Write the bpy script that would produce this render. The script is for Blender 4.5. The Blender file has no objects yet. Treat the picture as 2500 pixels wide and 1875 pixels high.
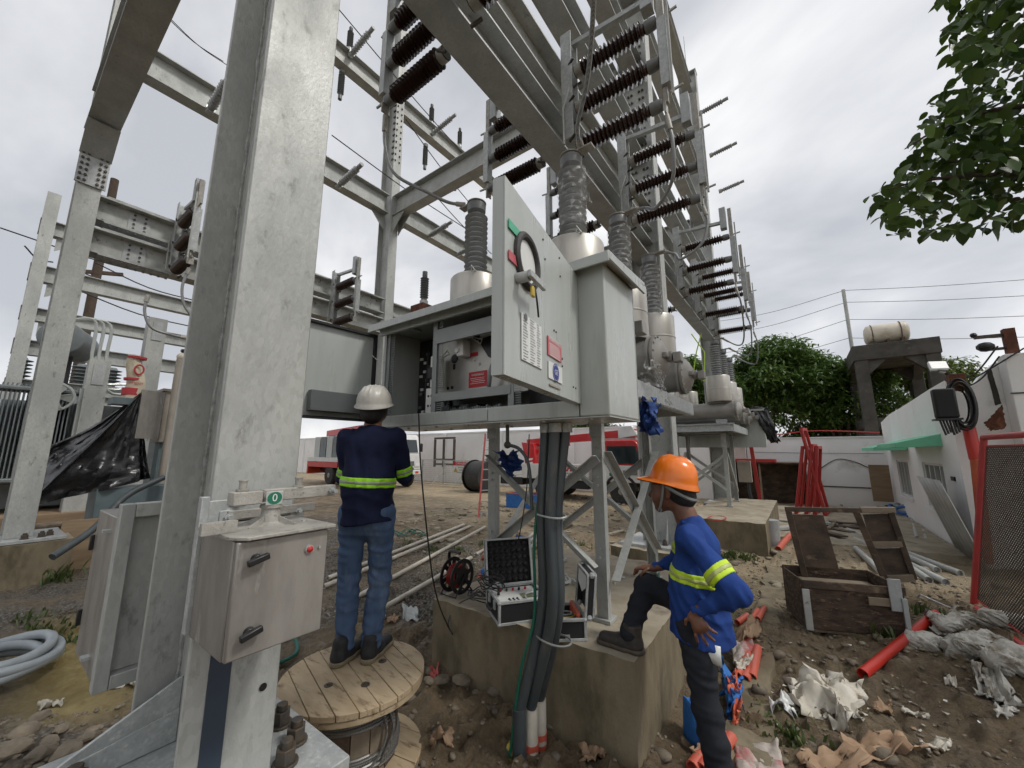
import bpy, math, random
import numpy as np
from mathutils import Vector, Matrix
random.seed(7); rng = np.random.default_rng(7)
S = bpy.context.scene; COL = S.collection
R = math.radians
# ------------------------------------------------------------------ camera
PITCH, YAW, CAMH, FPX = R(9.8), R(36.3), 1.75, 950.0
cam = bpy.data.cameras.new('camera'); camo = bpy.data.objects.new('camera', cam); COL.objects.link(camo)
camo.location = (0, 0, CAMH); camo.rotation_euler = (R(90) + PITCH, 0, YAW)
cam.sensor_width = 36; cam.lens = 36 * FPX / 2500; cam.clip_start = .05; cam.clip_end = 2000
S.camera = camo
# ------------------------------------------------------------------ overcast sky
W = bpy.data.worlds.new('World'); S.world = W; W.use_nodes = True
nt = W.node_tree; nt.nodes.clear(); N = nt.nodes.new; L = nt.links.new
out = N('ShaderNodeOutputWorld'); bg = N('ShaderNodeBackground'); bgs = N('ShaderNodeBackground'); mixs = N('ShaderNodeMixShader')
sky = N('ShaderNodeTexSky'); sky.sky_type = 'NISHITA'; sky.sun_disc = False
SUN_EL, SUN_AZ = R(52), R(72)
sky.sun_elevation = SUN_EL; sky.sun_rotation = SUN_AZ
tc = N('ShaderNodeTexCoord'); sep = N('ShaderNodeSeparateXYZ'); L(tc.outputs['Generated'], sep.inputs[0])
mx = N('ShaderNodeMath'); mx.operation = 'MAXIMUM'; mx.inputs[1].default_value = .12; L(sep.outputs[2], mx.inputs[0])
ad = N('ShaderNodeMath'); ad.operation = 'ADD'; ad.inputs[1].default_value = .55; L(mx.outputs[0], ad.inputs[0])
dv = N('ShaderNodeVectorMath'); dv.operation = 'DIVIDE'; L(tc.outputs['Generated'], dv.inputs[0])
cmb = N('ShaderNodeCombineXYZ'); [L(ad.outputs[0], cmb.inputs[i]) for i in range(3)]; L(cmb.outputs[0], dv.inputs[1])
mp = N('ShaderNodeMapping'); mp.inputs['Location'].default_value = (3.7, 1.2, 0); mp.inputs['Rotation'].default_value = (0, 0, .6); mp.inputs['Scale'].default_value = (1.0, 1.5, 1)
L(dv.outputs[0], mp.inputs[0])
nz = N('ShaderNodeTexNoise'); nz.inputs['Scale'].default_value = 1.7; nz.inputs['Detail'].default_value = 6; nz.inputs['Roughness'].default_value = .5; nz.inputs['Distortion'].default_value = .25
L(mp.outputs[0], nz.inputs['Vector'])
cr = N('ShaderNodeValToRGB'); e = cr.color_ramp.elements
e[0].position = .35; e[0].color = (.49, .505, .54, 1); e[1].position = .64; e[1].color = (.96, .955, .945, 1)
m = cr.color_ramp.elements.new(.48); m.color = (.67, .68, .705, 1)
L(nz.outputs['Fac'], cr.inputs[0]); L(cr.outputs[0], bg.inputs[0]); bg.inputs[1].default_value = 1.0
L(sky.outputs[0], bgs.inputs[0]); bgs.inputs[1].default_value = .07
mixs.inputs[0].default_value = .9; L(bgs.outputs[0], mixs.inputs[1]); L(bg.outputs[0], mixs.inputs[2]); L(mixs.outputs[0], out.inputs[0])
sun = bpy.data.lights.new('sun', 'SUN'); sun.energy = 1.5; sun.angle = R(10); sun.color = (1, .965, .91)
suno = bpy.data.objects.new('sun', sun); COL.objects.link(suno)
sd = Vector((math.sin(SUN_AZ) * math.cos(SUN_EL), math.cos(SUN_AZ) * math.cos(SUN_EL), math.sin(SUN_EL)))
suno.rotation_euler = sd.to_track_quat('Z', 'Y').to_euler()
S.view_settings.view_transform = 'Standard'; S.view_settings.look = 'None'; S.view_settings.exposure = 0.28; S.view_settings.gamma = 1
S.view_settings.use_curve_mapping = False
# ------------------------------------------------------------------ surveying: the photo's sight lines met with real planes of the yard
V = Vector
_f = V((-math.sin(YAW) * math.cos(PITCH), math.cos(YAW) * math.cos(PITCH), math.sin(PITCH)))
_r = V((math.cos(YAW), math.sin(YAW), 0)); _u = _r.cross(_f); _C = V((0, 0, CAMH))
def ray(px, py): return _f + _r * ((px - 1250) / FPX) - _u * ((py - 937.5) / FPX)
def GZ(px, py, z=0.): d = ray(px, py); return _C + d * ((z - CAMH) / d.z)
def GX(px, py, x): d = ray(px, py); return _C + d * (x / d.x)
def GY(px, py, y): d = ray(px, py); return _C + d * (y / d.y)
def GP(px, py, p, n): d = ray(px, py); p = V(p); n = V(n); return _C + d * ((p - _C).dot(n) / d.dot(n))
# ------------------------------------------------------------------ numeric noise
def _h(ix, iy, s):
    n = (ix.astype(np.int64) * 374761393 + iy.astype(np.int64) * 668265263 + s * 982451653) & 0x7fffffff
    n = ((n ^ (n >> 13)) * 1274126177) & 0x7fffffff
    return ((n ^ (n >> 16)) & 0xffff) / 65535.0
def vn(x, y, s=0):
    x = np.asarray(x, float); y = np.asarray(y, float)
    ix = np.floor(x); iy = np.floor(y); fx = x - ix; fy = y - iy; fx = fx * fx * (3 - 2 * fx); fy = fy * fy * (3 - 2 * fy)
    a = _h(ix, iy, s); b = _h(ix + 1, iy, s); c = _h(ix, iy + 1, s); d = _h(ix + 1, iy + 1, s)
    return (a * (1 - fx) + b * fx) * (1 - fy) + (c * (1 - fx) + d * fx) * fy - .5
def fbm(x, y, s=0, o=4, g=.5):
    t = 0; a = 1
    for i in range(o): t = t + a * vn(x * 2 ** i, y * 2 ** i, s + i * 17); a *= g
    return t
# ------------------------------------------------------------------ materials
MT = {}
def mat(name, col, rough=.55, metal=0., col2=None, sc=6., lo=.38, hi=.62, det=6., bump=0., bsc=60., stain=None, ssc=3., slo=.55, shi=.7, spec=.5, stretch=(1, 1, 1), trans=0., alpha=1., rvar=0., coat=0., wave=None, emit=None, spang=None):
    m = bpy.data.materials.new(name); m.use_nodes = True; MT[name] = m
    t = m.node_tree; n = t.nodes; b = n['Principled BSDF']; lk = t.links.new
    b.inputs['Base Color'].default_value = (*col, 1); b.inputs['Roughness'].default_value = rough; b.inputs['Metallic'].default_value = metal
    b.inputs['Specular IOR Level'].default_value = spec; b.inputs['Alpha'].default_value = alpha; b.inputs['Coat Weight'].default_value = coat
    if trans: b.inputs['Transmission Weight'].default_value = trans
    if emit: b.inputs['Emission Color'].default_value = (*emit, 1); b.inputs['Emission Strength'].default_value = 1
    co = n.new('ShaderNodeTexCoord'); mp = n.new('ShaderNodeMapping'); mp.inputs['Scale'].default_value = stretch
    oi = n.new('ShaderNodeObjectInfo'); av = n.new('ShaderNodeVectorMath'); av.operation = 'SCALE'; av.inputs[3].default_value = 7.
    cx = n.new('ShaderNodeCombineXYZ'); lk(oi.outputs['Random'], cx.inputs[0]); lk(oi.outputs['Random'], cx.inputs[1]); lk(cx.outputs[0], av.inputs[0])
    aa = n.new('ShaderNodeVectorMath'); aa.operation = 'ADD'; lk(co.outputs['Object'], aa.inputs[0]); lk(av.outputs[0], aa.inputs[1]); lk(aa.outputs[0], mp.inputs[0])
    vec = mp.outputs[0]
    def noise(s, d=det, ro=.6):
        q = n.new('ShaderNodeTexNoise'); q.inputs['Scale'].default_value = s; q.inputs['Detail'].default_value = d; q.inputs['Roughness'].default_value = ro; lk(vec, q.inputs['Vector']); return q.outputs['Fac']
    def ramp(f, a, c, ca=(0, 0, 0, 1), cb=(1, 1, 1, 1)):
        q = n.new('ShaderNodeValToRGB'); q.color_ramp.elements[0].position = a; q.color_ramp.elements[1].position = c
        q.color_ramp.elements[0].color = ca; q.color_ramp.elements[1].color = cb; lk(f, q.inputs[0]); return q.outputs[0]
    def mixc(f, a, c):
        q = n.new('ShaderNodeMix'); q.data_type = 'RGBA'; lk(f, q.inputs[0])
        for i, v in ((6, a), (7, c)):
            if isinstance(v, tuple): q.inputs[i].default_value = (*v, 1)
            else: lk(v, q.inputs[i])
        return q.outputs[2]
    cur = col
    if col2: cur = mixc(ramp(noise(sc), lo, hi), col, col2)
    if wave:
        q = n.new('ShaderNodeTexWave'); q.inputs['Scale'].default_value = wave[1]; q.inputs['Distortion'].default_value = wave[2]; q.inputs['Detail'].default_value = 3; q.bands_direction = wave[3]; lk(vec, q.inputs['Vector'])
        cur = mixc(ramp(q.outputs['Fac'], .3, .75), cur, wave[0])
    if spang:
        q = n.new('ShaderNodeTexVoronoi'); q.inputs['Scale'].default_value = spang; lk(vec, q.inputs['Vector']); sv = n.new('ShaderNodeSeparateColor'); lk(q.outputs['Color'], sv.inputs[0]); w = n.new('ShaderNodeMath'); w.operation = 'MULTIPLY'; w.inputs[1].default_value = .42; lk(sv.outputs[0], w.inputs[0])
        cur = mixc(w.outputs[0], cur, tuple(x * .62 for x in col))
    if stain:
        cur = mixc(ramp(noise(ssc, 8, .65), slo, shi), cur, stain)
    if not isinstance(cur, tuple): lk(cur, b.inputs['Base Color'])
    if rvar:
        q = n.new('ShaderNodeMapRange'); q.inputs[3].default_value = max(.03, rough - rvar); q.inputs[4].default_value = min(1, rough + rvar); q.inputs[1].default_value = .3; q.inputs[2].default_value = .7
        lk(noise(sc * .7 + 1), q.inputs[0]); lk(q.outputs[0], b.inputs['Roughness'])
    if bump:
        q = n.new('ShaderNodeBump'); q.inputs['Strength'].default_value = bump; q.inputs['Distance'].default_value = .01; lk(noise(bsc, 5), q.inputs['Height']); lk(q.outputs[0], b.inputs['Normal'])
    return m
mat('galv', (.475, .485, .46), .55, .15, (.365, .375, .36), 3.2, stain=(.22, .225, .205), ssc=13, slo=.585, shi=.70, bump=.2, bsc=90, rvar=.1, spang=60, stretch=(1, 1, .5))
mat('galv_new', (.50, .52, .51), .45, .25, (.38, .4, .4), 16, spang=90, stain=(.60, .61, .60), ssc=40, slo=.55, shi=.7, bump=.08, bsc=120, rvar=.1)
mat('galv_old', (.47, .49, .49), .5, .2, (.37, .385, .385), 4, spang=60, stain=(.15, .14, .12), ssc=22, slo=.62, shi=.74, bump=.2, bsc=70, rvar=.1, stretch=(1, 1, .55))
mat('galv_rust', (.45, .46, .44), .6, .15, (.34, .35, .33), 6, stain=(.11, .075, .05), ssc=9, slo=.60, shi=.68, bump=.25, bsc=60)
mat('weld', (.40, .41, .39), .5, .3, (.25, .26, .25), 30, bump=.6, bsc=50)
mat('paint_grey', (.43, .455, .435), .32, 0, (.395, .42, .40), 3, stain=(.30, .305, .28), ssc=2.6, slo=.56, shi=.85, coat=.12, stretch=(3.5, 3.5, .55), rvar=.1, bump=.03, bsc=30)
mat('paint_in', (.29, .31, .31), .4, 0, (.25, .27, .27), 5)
mat('paint_dark', (.12, .13, .135), .45)
mat('stainless', (.345, .325, .30), .40, .4, (.25, .235, .215), 5, stain=(.47, .455, .43), ssc=5, slo=.60, shi=.72, stretch=(2, 2, .6), bump=.06, bsc=100, rvar=.1)
mat('cast_alu', (.43, .41, .37), .6, .3, (.31, .30, .27), 14, stain=(.24, .23, .21), ssc=60, slo=.58, shi=.66, bump=.3, bsc=160)
mat('tank_alu', (.31, .295, .27), .48, .4, (.25, .24, .22), 5, stain=(.38, .36, .33), ssc=4, slo=.55, shi=.8, bump=.06, bsc=80)
mat('turret_alu', (.50, .475, .43), .42, .5, (.42, .40, .36), 5, stain=(.36, .33, .29), ssc=3, slo=.56, shi=.75, stretch=(1.5, 1.5, .3), rvar=.08)
mat('plate_alu', (.46, .45, .42), .38, .5, (.40, .39, .36), 8)
mat('porcelain', (.030, .014, .010), .17, 0, (.045, .022, .015), 9, spec=.6)
mat('silicone', (.33, .345, .35), .42, 0, (.27, .28, .285), 9)
mat('cap_dark', (.20, .205, .205), .5, .2, (.15, .155, .155), 10)
mat('steel_dark', (.06, .055, .05), .5, .3, (.1, .075, .05), 30, bump=.3, bsc=80)
mat('black', (.012, .012, .013), .4); mat('black_matte', (.014, .014, .015), .75); mat('rubber', (.025, .025, .026), .7, 0, (.05, .048, .045), 20)
mat('conduit', (.045, .055, .06), .42, 0, (.06, .07, .075), 8, stain=(.15, .13, .10), ssc=7, slo=.58, shi=.8, stretch=(1, 1, .4))
mat('cable_alu', (.33, .34, .34), .45, .4, wave=((.2, .2, .2), 60, 0, 'Z'))
mat('white', (.74, .74, .72), .5, 0, (.66, .66, .64), 5); mat('label_white', (.72, .73, .71), .35, 0, (.66, .67, .65), 8)
mat('label_pink', (.50, .10, .12), .4); mat('red_label', (.45, .012, .02), .45); mat('green_label', (.08, .42, .26), .4); mat('navy_print', (.02, .03, .22), .4); mat('brass', (.55, .40, .08), .35, .6)
mat('green_sign', (.012, .16, .09), .4); mat('lamp_red', (.45, .02, .02), .25, coat=.5)
mat('glass', (.8, .85, .85), .03, 0, trans=1.); mat('glass_dark', (.02, .03, .035), .06, 0, spec=.8)
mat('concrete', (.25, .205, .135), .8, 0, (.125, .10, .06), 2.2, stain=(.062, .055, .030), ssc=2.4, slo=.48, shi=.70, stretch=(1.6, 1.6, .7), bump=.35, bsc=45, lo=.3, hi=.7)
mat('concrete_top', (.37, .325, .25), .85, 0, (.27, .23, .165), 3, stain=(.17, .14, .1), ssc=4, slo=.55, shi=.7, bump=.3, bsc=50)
mat('concrete_dark', (.075, .07, .062), .9, 0, (.045, .042, .036), 2, stain=(.13, .12, .105), ssc=5, slo=.6, shi=.75, bump=.3, bsc=30)
mat('wood_spool', (.50, .39, .255), .7, 0, (.36, .27, .165), 9, stain=(.15, .10, .055), ssc=16, slo=.54, shi=.68, stretch=(.45, 1.6, 1), bump=.3, bsc=40, lo=.3, hi=.7)
mat('wood_dark', (.11, .075, .05), .8, 0, (.05, .035, .025), 6, stain=(.2, .15, .10), ssc=9, slo=.58, shi=.7, stretch=(.5, 1, 1), bump=.5, bsc=25)
mat('wood_grey', (.26, .21, .15), .8, 0, (.17, .135, .095), 5, stain=(.08, .06, .04), ssc=5, slo=.58, shi=.75, stretch=(.4, 1, 1), bump=.3, bsc=30)
mat('plywood', (.30, .215, .13), .7, 0, (.24, .165, .10), 4, stretch=(.5, .5, 3))
mat('osb', (.085, .055, .036), .85, 0, (.035, .022, .016), 12, stain=(.17, .11, .07), ssc=20, slo=.56, shi=.64, stretch=(.6, 1, 1.6), bump=.8, bsc=22)
mat('navy', (.007, .010, .032), .85, 0, (.012, .016, .046), 5, bump=.5, bsc=16, spec=.2)
mat('blue', (.022, .062, .25), .85, 0, (.015, .042, .18), 5, bump=.55, bsc=16, spec=.2, stretch=(1, 1, .7))
mat('denim', (.085, .135, .235), .85, 0, (.055, .09, .165), 4, stain=(.18, .245, .35), ssc=4, slo=.56, shi=.8, bump=.5, bsc=16, spec=.2, stretch=(1, 1, .45))
mat('charcoal', (.018, .020, .026), .85, 0, (.026, .028, .034), 5, bump=.45, bsc=14, spec=.2)
mat('hivis', (.36, .78, .02), .6, 0, (.30, .68, .02), 9); mat('hivis_y', (.62, .85, .03), .6, 0, (.5, .72, .03), 9); mat('reflect', (.28, .29, .25), .4); mat('reflect_y', (.42, .47, .16), .45)
mat('skin', (.21, .095, .055), .55, 0, (.17, .072, .042), 14, bump=.12, bsc=60); mat('skin2', (.175, .078, .046), .5, 0, (.13, .055, .034), 16, bump=.15, bsc=60); mat('lips', (.13, .045, .035), .5); mat('eye', (.5, .48, .45), .2)
mat('hair', (.010, .008, .008), .55, bump=.5, bsc=90); mat('hat_white', (.60, .585, .545), .35, 0, (.52, .50, .45), 5, stain=(.36, .33, .27), ssc=7, slo=.58, shi=.8); mat('hat_orange', (.86, .20, .012), .28, 0, (.80, .175, .01), 4, coat=.3)
mat('strap', (.18, .19, .18), .7); mat('boot', (.028, .024, .022), .6, 0, (.05, .043, .036), 12, bump=.3, bsc=40, stain=(.16, .13, .09), ssc=9, slo=.6, shi=.75); mat('shoe_black', (.012, .012, .013), .7, 0, (.022, .022, .024), 20, bump=.3, bsc=60); mat('sole', (.27, .225, .155), .75, 0, (.19, .155, .10), 15)
mat('red_paint', (.40, .03, .026), .4, 0, (.33, .026, .022), 5, stain=(.25, .05, .04), ssc=5, slo=.6, shi=.8); mat('red_truck', (.50, .016, .018), .25, coat=.4); mat('white_truck', (.70, .70, .69), .3, 0, (.62, .62, .60), 3, coat=.3); mat('orange_truck', (.55, .06, .02), .35)
mat('red_pipe', (.52, .030, .018), .33, 0, (.46, .03, .02), 4, coat=.2); mat('orange_pipe', (.50, .10, .03), .45, 0, (.4, .08, .03), 6); mat('salmon_pipe', (.55, .10, .06), .4, 0, (.5, .12, .08), 5)
mat('pvc_white', (.55, .51, .44), .5, 0, (.45, .41, .34), 8, stain=(.3, .25, .18), ssc=6, slo=.58, shi=.75); mat('pvc_grey', (.30, .33, .35), .4, 0, (.25, .28, .30), 6)
mat('sack', (.56, .545, .50), .7, 0, (.44, .42, .37), 5, stain=(.17, .135, .09), ssc=6, slo=.50, shi=.66, bump=1.0, bsc=26)
mat('paper', (.60, .57, .50), .8, 0, (.48, .44, .36), 6, stain=(.28, .22, .15), ssc=7, slo=.58, shi=.72); mat('card', (.36, .245, .155), .85, 0, (.28, .18, .11), 5, stain=(.17, .11, .07), ssc=5, slo=.55, shi=.75, bump=.3, bsc=20)
mat('bluebag', (.02, .13, .42), .6, 0, (.03, .17, .5), 9, bump=.5, bsc=40); mat('blue_tarp', (.01, .035, .16), .5, 0, (.015, .06, .24), 7, bump=.5, bsc=30); mat('orange_cloth', (.60, .13, .06), .6, 0, (.5, .1, .05), 8)
mat('tarp_black', (.014, .014, .016), .26, 0, (.026, .026, .028), 3, bump=.35, bsc=12, spec=.5, rvar=.08)
mat('wall_white', (.86, .865, .86), .85, 0, (.78, .78, .77), .6, stain=(.42, .41, .37), ssc=1.3, slo=.60, shi=.82, bump=.2, bsc=20); mat('wall_pink', (.60, .54, .50), .85, 0, (.52, .47, .43), 1, bump=.2, bsc=20)
mat('awning', (.20, .62, .40), .6, 0, (.17, .55, .35), 2); mat('win_frame', (.62, .63, .62), .4); mat('beige_box', (.37, .33, .28), .45, .1, (.30, .27, .22), 3)
mat('teal_paint', (.13, .17, .18), .5, 0, (.10, .135, .145), 4); mat('trafo_grey', (.17, .19, .195), .5, 0, (.13, .15, .155), 4); mat('rust', (.14, .05, .025), .85, 0, (.08, .03, .016), 9, bump=.5, bsc=40)
mat('rope_green', (.03, .16, .12), .7, wave=((.02, .09, .07), 40, 1, 'X')); mat('green_hose', (.01, .11, .07), .4); mat('rope_lime', (.5, .75, .08), .6); mat('ladder_red', (.50, .10, .09), .5, 0, (.42, .08, .07), 6)
mat('steel_wire', (.26, .255, .24), .45, .5, wave=((.13, .13, .12), 80, 0, 'X')); mat('tyre', (.018, .018, .018), .8, 0, (.05, .046, .04), 12); mat('rim', (.38, .36, .33), .5, .3, (.25, .22, .19), 8)
mat('bark', (.09, .065, .045), .9, 0, (.05, .035, .025), 12, bump=.6, bsc=30); mat('wire', (.03, .03, .033), .6); mat('wire_far', (.22, .23, .25), .7); mat('wood_pole', (.08, .055, .04), .9, 0, (.05, .035, .025), 8)
mat('stone', (.20, .165, .12), .9, 0, (.12, .10, .075), 9, bump=.5, bsc=40); mat('stone_pale', (.33, .29, .22), .9, 0, (.22, .19, .14), 9, bump=.4, bsc=40); mat('lcd', (.20, .22, .12), .3); mat('tank_cream', (.60, .55, .46), .5, 0, (.5, .45, .36), 2, stain=(.30, .22, .14), ssc=2, slo=.55, shi=.8)
mat('tile_red', (.45, .40, .36), .7, 0, (.36, .31, .27), 30, stain=(.40, .10, .09), ssc=2.2, slo=.5, shi=.58)
mat('strip_navy', (.035, .05, .075), .5)
mat('sheet_metal', (.45, .46, .45), .4, .4, (.36, .37, .36), 4)
mat('sack_red', (.48, .05, .06), .7); mat('sack_cream', (.62, .55, .42), .75, 0, (.54, .47, .35), 6)
def leafmat(name, c1, c2, tr):
    m = bpy.data.materials.new(name); m.use_nodes = True; MT[name] = m; t = m.node_tree; n = t.nodes; b = n['Principled BSDF']; lk = t.links.new
    oi = n.new('ShaderNodeNewGeometry'); q = n.new('ShaderNodeMix'); q.data_type = 'RGBA'; q.inputs[6].default_value = (*c1, 1); q.inputs[7].default_value = (*c2, 1); lk(oi.outputs['Random Per Island'], q.inputs[0])
    lk(q.outputs[2], b.inputs['Base Color']); b.inputs['Roughness'].default_value = .42
    tl = n.new('ShaderNodeBsdfTranslucent'); lk(q.outputs[2], tl.inputs[0]); ms = n.new('ShaderNodeMixShader'); ms.inputs[0].default_value = tr
    lk(b.outputs[0], ms.inputs[1]); lk(tl.outputs[0], ms.inputs[2]); lk(ms.outputs[0], n['Material Output'].inputs[0])
leafmat('leaf_far', (.045, .10, .020), (.135, .21, .05), .35); leafmat('leaf_far2', (.06, .10, .015), (.13, .17, .03), .3); leafmat('leaf_near', (.028, .062, .014), (.090, .150, .025), .30); leafmat('grass', (.06, .10, .025), (.12, .15, .05), .2)
def wrapmat():
    m = bpy.data.materials.new('plastic_wrap'); m.use_nodes = True; MT['plastic_wrap'] = m; t = m.node_tree; n = t.nodes; b = n['Principled BSDF']; lk = t.links.new
    b.inputs['Base Color'].default_value = (.72, .73, .73, 1); b.inputs['Roughness'].default_value = .35
    co = n.new('ShaderNodeTexCoord'); q = n.new('ShaderNodeTexNoise'); q.inputs['Scale'].default_value = 22; q.inputs['Detail'].default_value = 5; lk(co.outputs['Object'], q.inputs[0])
    r = n.new('ShaderNodeValToRGB'); r.color_ramp.elements[0].position = .50; r.color_ramp.elements[0].color = (.04, .04, .04, 1); r.color_ramp.elements[1].position = .74; r.color_ramp.elements[1].color = (.55, .55, .55, 1); lk(q.outputs['Fac'], r.inputs[0]); lk(r.outputs[0], b.inputs['Alpha'])
    bp = n.new('ShaderNodeBump'); bp.inputs['Strength'].default_value = .35; bp.inputs['Distance'].default_value = .01; lk(q.outputs['Fac'], bp.inputs['Height']); lk(bp.outputs[0], b.inputs['Normal'])
wrapmat()
# ------------------------------------------------------------------ mesh builder
def basis(d):
    d = V(d).normalized(); a = V((0, 0, 1)) if abs(d.z) < .95 else V((1, 0, 0)); x = d.cross(a).normalized(); return x, x.cross(d).normalized(), d   # x side, y up-ish
class MB:
    def __init__(s): s.v = []; s.f = []
    def add(s, vs, fs): o = len(s.v); s.v += [tuple(p) for p in vs]; s.f += [tuple(i + o for i in f) for f in fs]; return s
    def bx(s, x0, x1, y0, y1, z0, z1):
        return s.add([(x0, y0, z0), (x1, y0, z0), (x1, y1, z0), (x0, y1, z0), (x0, y0, z1), (x1, y0, z1), (x1, y1, z1), (x0, y1, z1)], [(0, 3, 2, 1), (4, 5, 6, 7), (0, 1, 5, 4), (1, 2, 6, 5), (2, 3, 7, 6), (3, 0, 4, 7)])
    def ob(s, c, u, v, w):   # oriented box: centre, half vectors
        c, u, v, w = V(c), V(u), V(v), V(w); q = []
        for k in (-1, 1):
            for a, b in ((-1, -1), (1, -1), (1, 1), (-1, 1)): q.append(c + u * a + v * b + w * k)
        return s.add(q, [(0, 3, 2, 1), (4, 5, 6, 7), (0, 1, 5, 4), (1, 2, 6, 5), (2, 3, 7, 6), (3, 0, 4, 7)])
    def beam(s, p0, p1, w, h, up=None):
        p0, p1 = V(p0), V(p1); d = (p1 - p0).normalized()
        if up is None: x, y, _ = basis(d)
        else: x = d.cross(V(up)).normalized(); y = x.cross(d)
        return s.ob((p0 + p1) / 2, x * w / 2, y * h / 2, (p1 - p0) / 2)
    def prof(s, poly, p0, p1, u, v):
        p0, p1, u, v = V(p0), V(p1), V(u), V(v); n = len(poly); q = [p0 + u * a + v * b for a, b in poly] + [p1 + u * a + v * b for a, b in poly]
        return s.add(q, [(i, (i + 1) % n, (i + 1) % n + n, i + n) for i in range(n)] + [tuple(range(n))[::-1], tuple(range(n, 2 * n))])
    def hsec(s, p0, p1, b, d, tf, tw, u, v):  # u across the flange, v along the depth
        b2, d2, t = b / 2, d / 2, tw / 2
        return s.prof([(-b2, -d2), (b2, -d2), (b2, -d2 + tf), (t, -d2 + tf), (t, d2 - tf), (b2, d2 - tf), (b2, d2), (-b2, d2), (-b2, d2 - tf), (-t, d2 - tf), (-t, -d2 + tf), (-b2, -d2 + tf)], p0, p1, u, v)
    def chan(s, p0, p1, b, d, t, u, v):  # channel: web along v, flanges along +u
        d2 = d / 2
        return s.prof([(0, -d2), (b, -d2), (b, -d2 + t), (t, -d2 + t), (t, d2 - t), (b, d2 - t), (b, d2), (0, d2)], p0, p1, u, v)
    def ang(s, p0, p1, b, t, u, v): return s.prof([(0, 0), (b, 0), (b, t), (t, t), (t, b), (0, b)], p0, p1, u, v)
    def cyl(s, p0, p1, r0, r1=None, n=16, caps=True):
        r1 = r0 if r1 is None else r1; p0, p1 = V(p0), V(p1); x, y, d = basis(p1 - p0); q = []
        for p, r in ((p0, r0), (p1, r1)):
            for i in range(n): a = 2 * math.pi * i / n; q.append(p + x * (r * math.cos(a)) + y * (r * math.sin(a)))
        f = [(i, (i + 1) % n, (i + 1) % n + n, i + n) for i in range(n)]
        if caps: f += [tuple(range(n))[::-1], tuple(range(n, 2 * n))]
        return s.add(q, f)
    def lathe(s, pr, p0, d, n=20):   # pr: (radius, distance along axis)
        p0 = V(p0); x, y, d = basis(d); q = []; m = len(pr)
        for r, t in pr:
            for i in range(n): a = 2 * math.pi * i / n; q.append(p0 + d * t + x * (r * math.cos(a)) + y * (r * math.sin(a)))
        f = [(k * n + i, k * n + (i + 1) % n, (k + 1) * n + (i + 1) % n, (k + 1) * n + i) for k in range(m - 1) for i in range(n)]
        f += [tuple(range(n))[::-1], tuple(range((m - 1) * n, m * n))]
        return s.add(q, f)
    def tube(s, pts, r, n=8, closed=False):
        P = [V(p) for p in pts]; m = len(P); rs = r if isinstance(r, (list, tuple)) else [r] * m; q = []
        d0 = (P[1] - P[0]).normalized(); x, y, _ = basis(d0)
        for k in range(m):
            d = (P[min(k + 1, m - 1)] - P[max(k - 1, 0)]).normalized() if not closed else (P[(k + 1) % m] - P[k - 1]).normalized()
            x = (x - d * x.dot(d)).normalized(); y = d.cross(x)
            for i in range(n): a = 2 * math.pi * i / n; q.append(P[k] + x * (rs[k] * math.cos(a)) + y * (rs[k] * math.sin(a)))
        f = []
        for k in range(m if closed else m - 1):
            k2 = (k + 1) % m; f += [(k * n + i, k * n + (i + 1) % n, k2 * n + (i + 1) % n, k2 * n + i) for i in range(n)]
        if not closed: f += [tuple(range(n))[::-1], tuple(range((m - 1) * n, m * n))]
        return s.add(q, f)
    def ball(s, c, r, n=10, sc=(1, 1, 1)):
        c = V(c); q = []; m = n // 2
        for k in range(1, m):
            t = math.pi * k / m
            for i in range(n): a = 2 * math.pi * i / n; q.append(c + V((r * sc[0] * math.sin(t) * math.cos(a), r * sc[1] * math.sin(t) * math.sin(a), r * sc[2] * math.cos(t))))
        q += [c + V((0, 0, r * sc[2])), c - V((0, 0, r * sc[2]))]; T = len(q) - 2
        f = [(k * n + i, (k + 1) * n + i, (k + 1) * n + (i + 1) % n, k * n + (i + 1) % n) for k in range(m - 2) for i in range(n)]
        f += [(T, i, (i + 1) % n) for i in range(n)] + [(T + 1, (m - 2) * n + (i + 1) % n, (m - 2) * n + i) for i in range(n)]
        return s.add(q, f)
    def grid(s, P, closed_u=False):   # P array (nu,nv,3)
        nu, nv = P.shape[:2]; q = P.reshape(-1, 3).tolist()
        f = [(i * nv + j, ((i + 1) % nu) * nv + j, ((i + 1) % nu) * nv + j + 1, i * nv + j + 1) for i in range(nu if closed_u else nu - 1) for j in range(nv - 1)]
        return s.add(q, f)
    def build(s, name, m, parent=None, smooth=True, bevel=0, solid=0, off=None):
        me = bpy.data.meshes.new(name); o0 = OFF.get(parent.name, V((0, 0, 0))) if parent else (V(off) if off is not None else V((0, 0, 0)))
        me.from_pydata([(a - o0.x, b - o0.y, c - o0.z) for a, b, c in s.v], [], s.f); me.update()
        return link(name, me, m, parent, smooth, bevel, solid, o0)
OFF = {}
def link(name, me, m, parent=None, smooth=True, bevel=0, solid=0, o0=V((0, 0, 0))):
    o = bpy.data.objects.new(name, me); COL.objects.link(o)
    if isinstance(m, str): m = [m]
    for k in m: me.materials.append(MT[k])
    if smooth and len(me.polygons):
        me.polygons.foreach_set('use_smooth', [True] * len(me.polygons)); me.set_sharp_from_angle(angle=R(38))
    if solid: q = o.modifiers.new('solid', 'SOLIDIFY'); q.thickness = solid; q.offset = 0
    if bevel: q = o.modifiers.new('bevel', 'BEVEL'); q.width = bevel; q.segments = 2; q.limit_method = 'ANGLE'; q.angle_limit = R(50)
    if parent: o.parent = parent; OFF[o.name] = o0
    else: o.location = o0; OFF[o.name] = V(o0)
    return o
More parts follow.
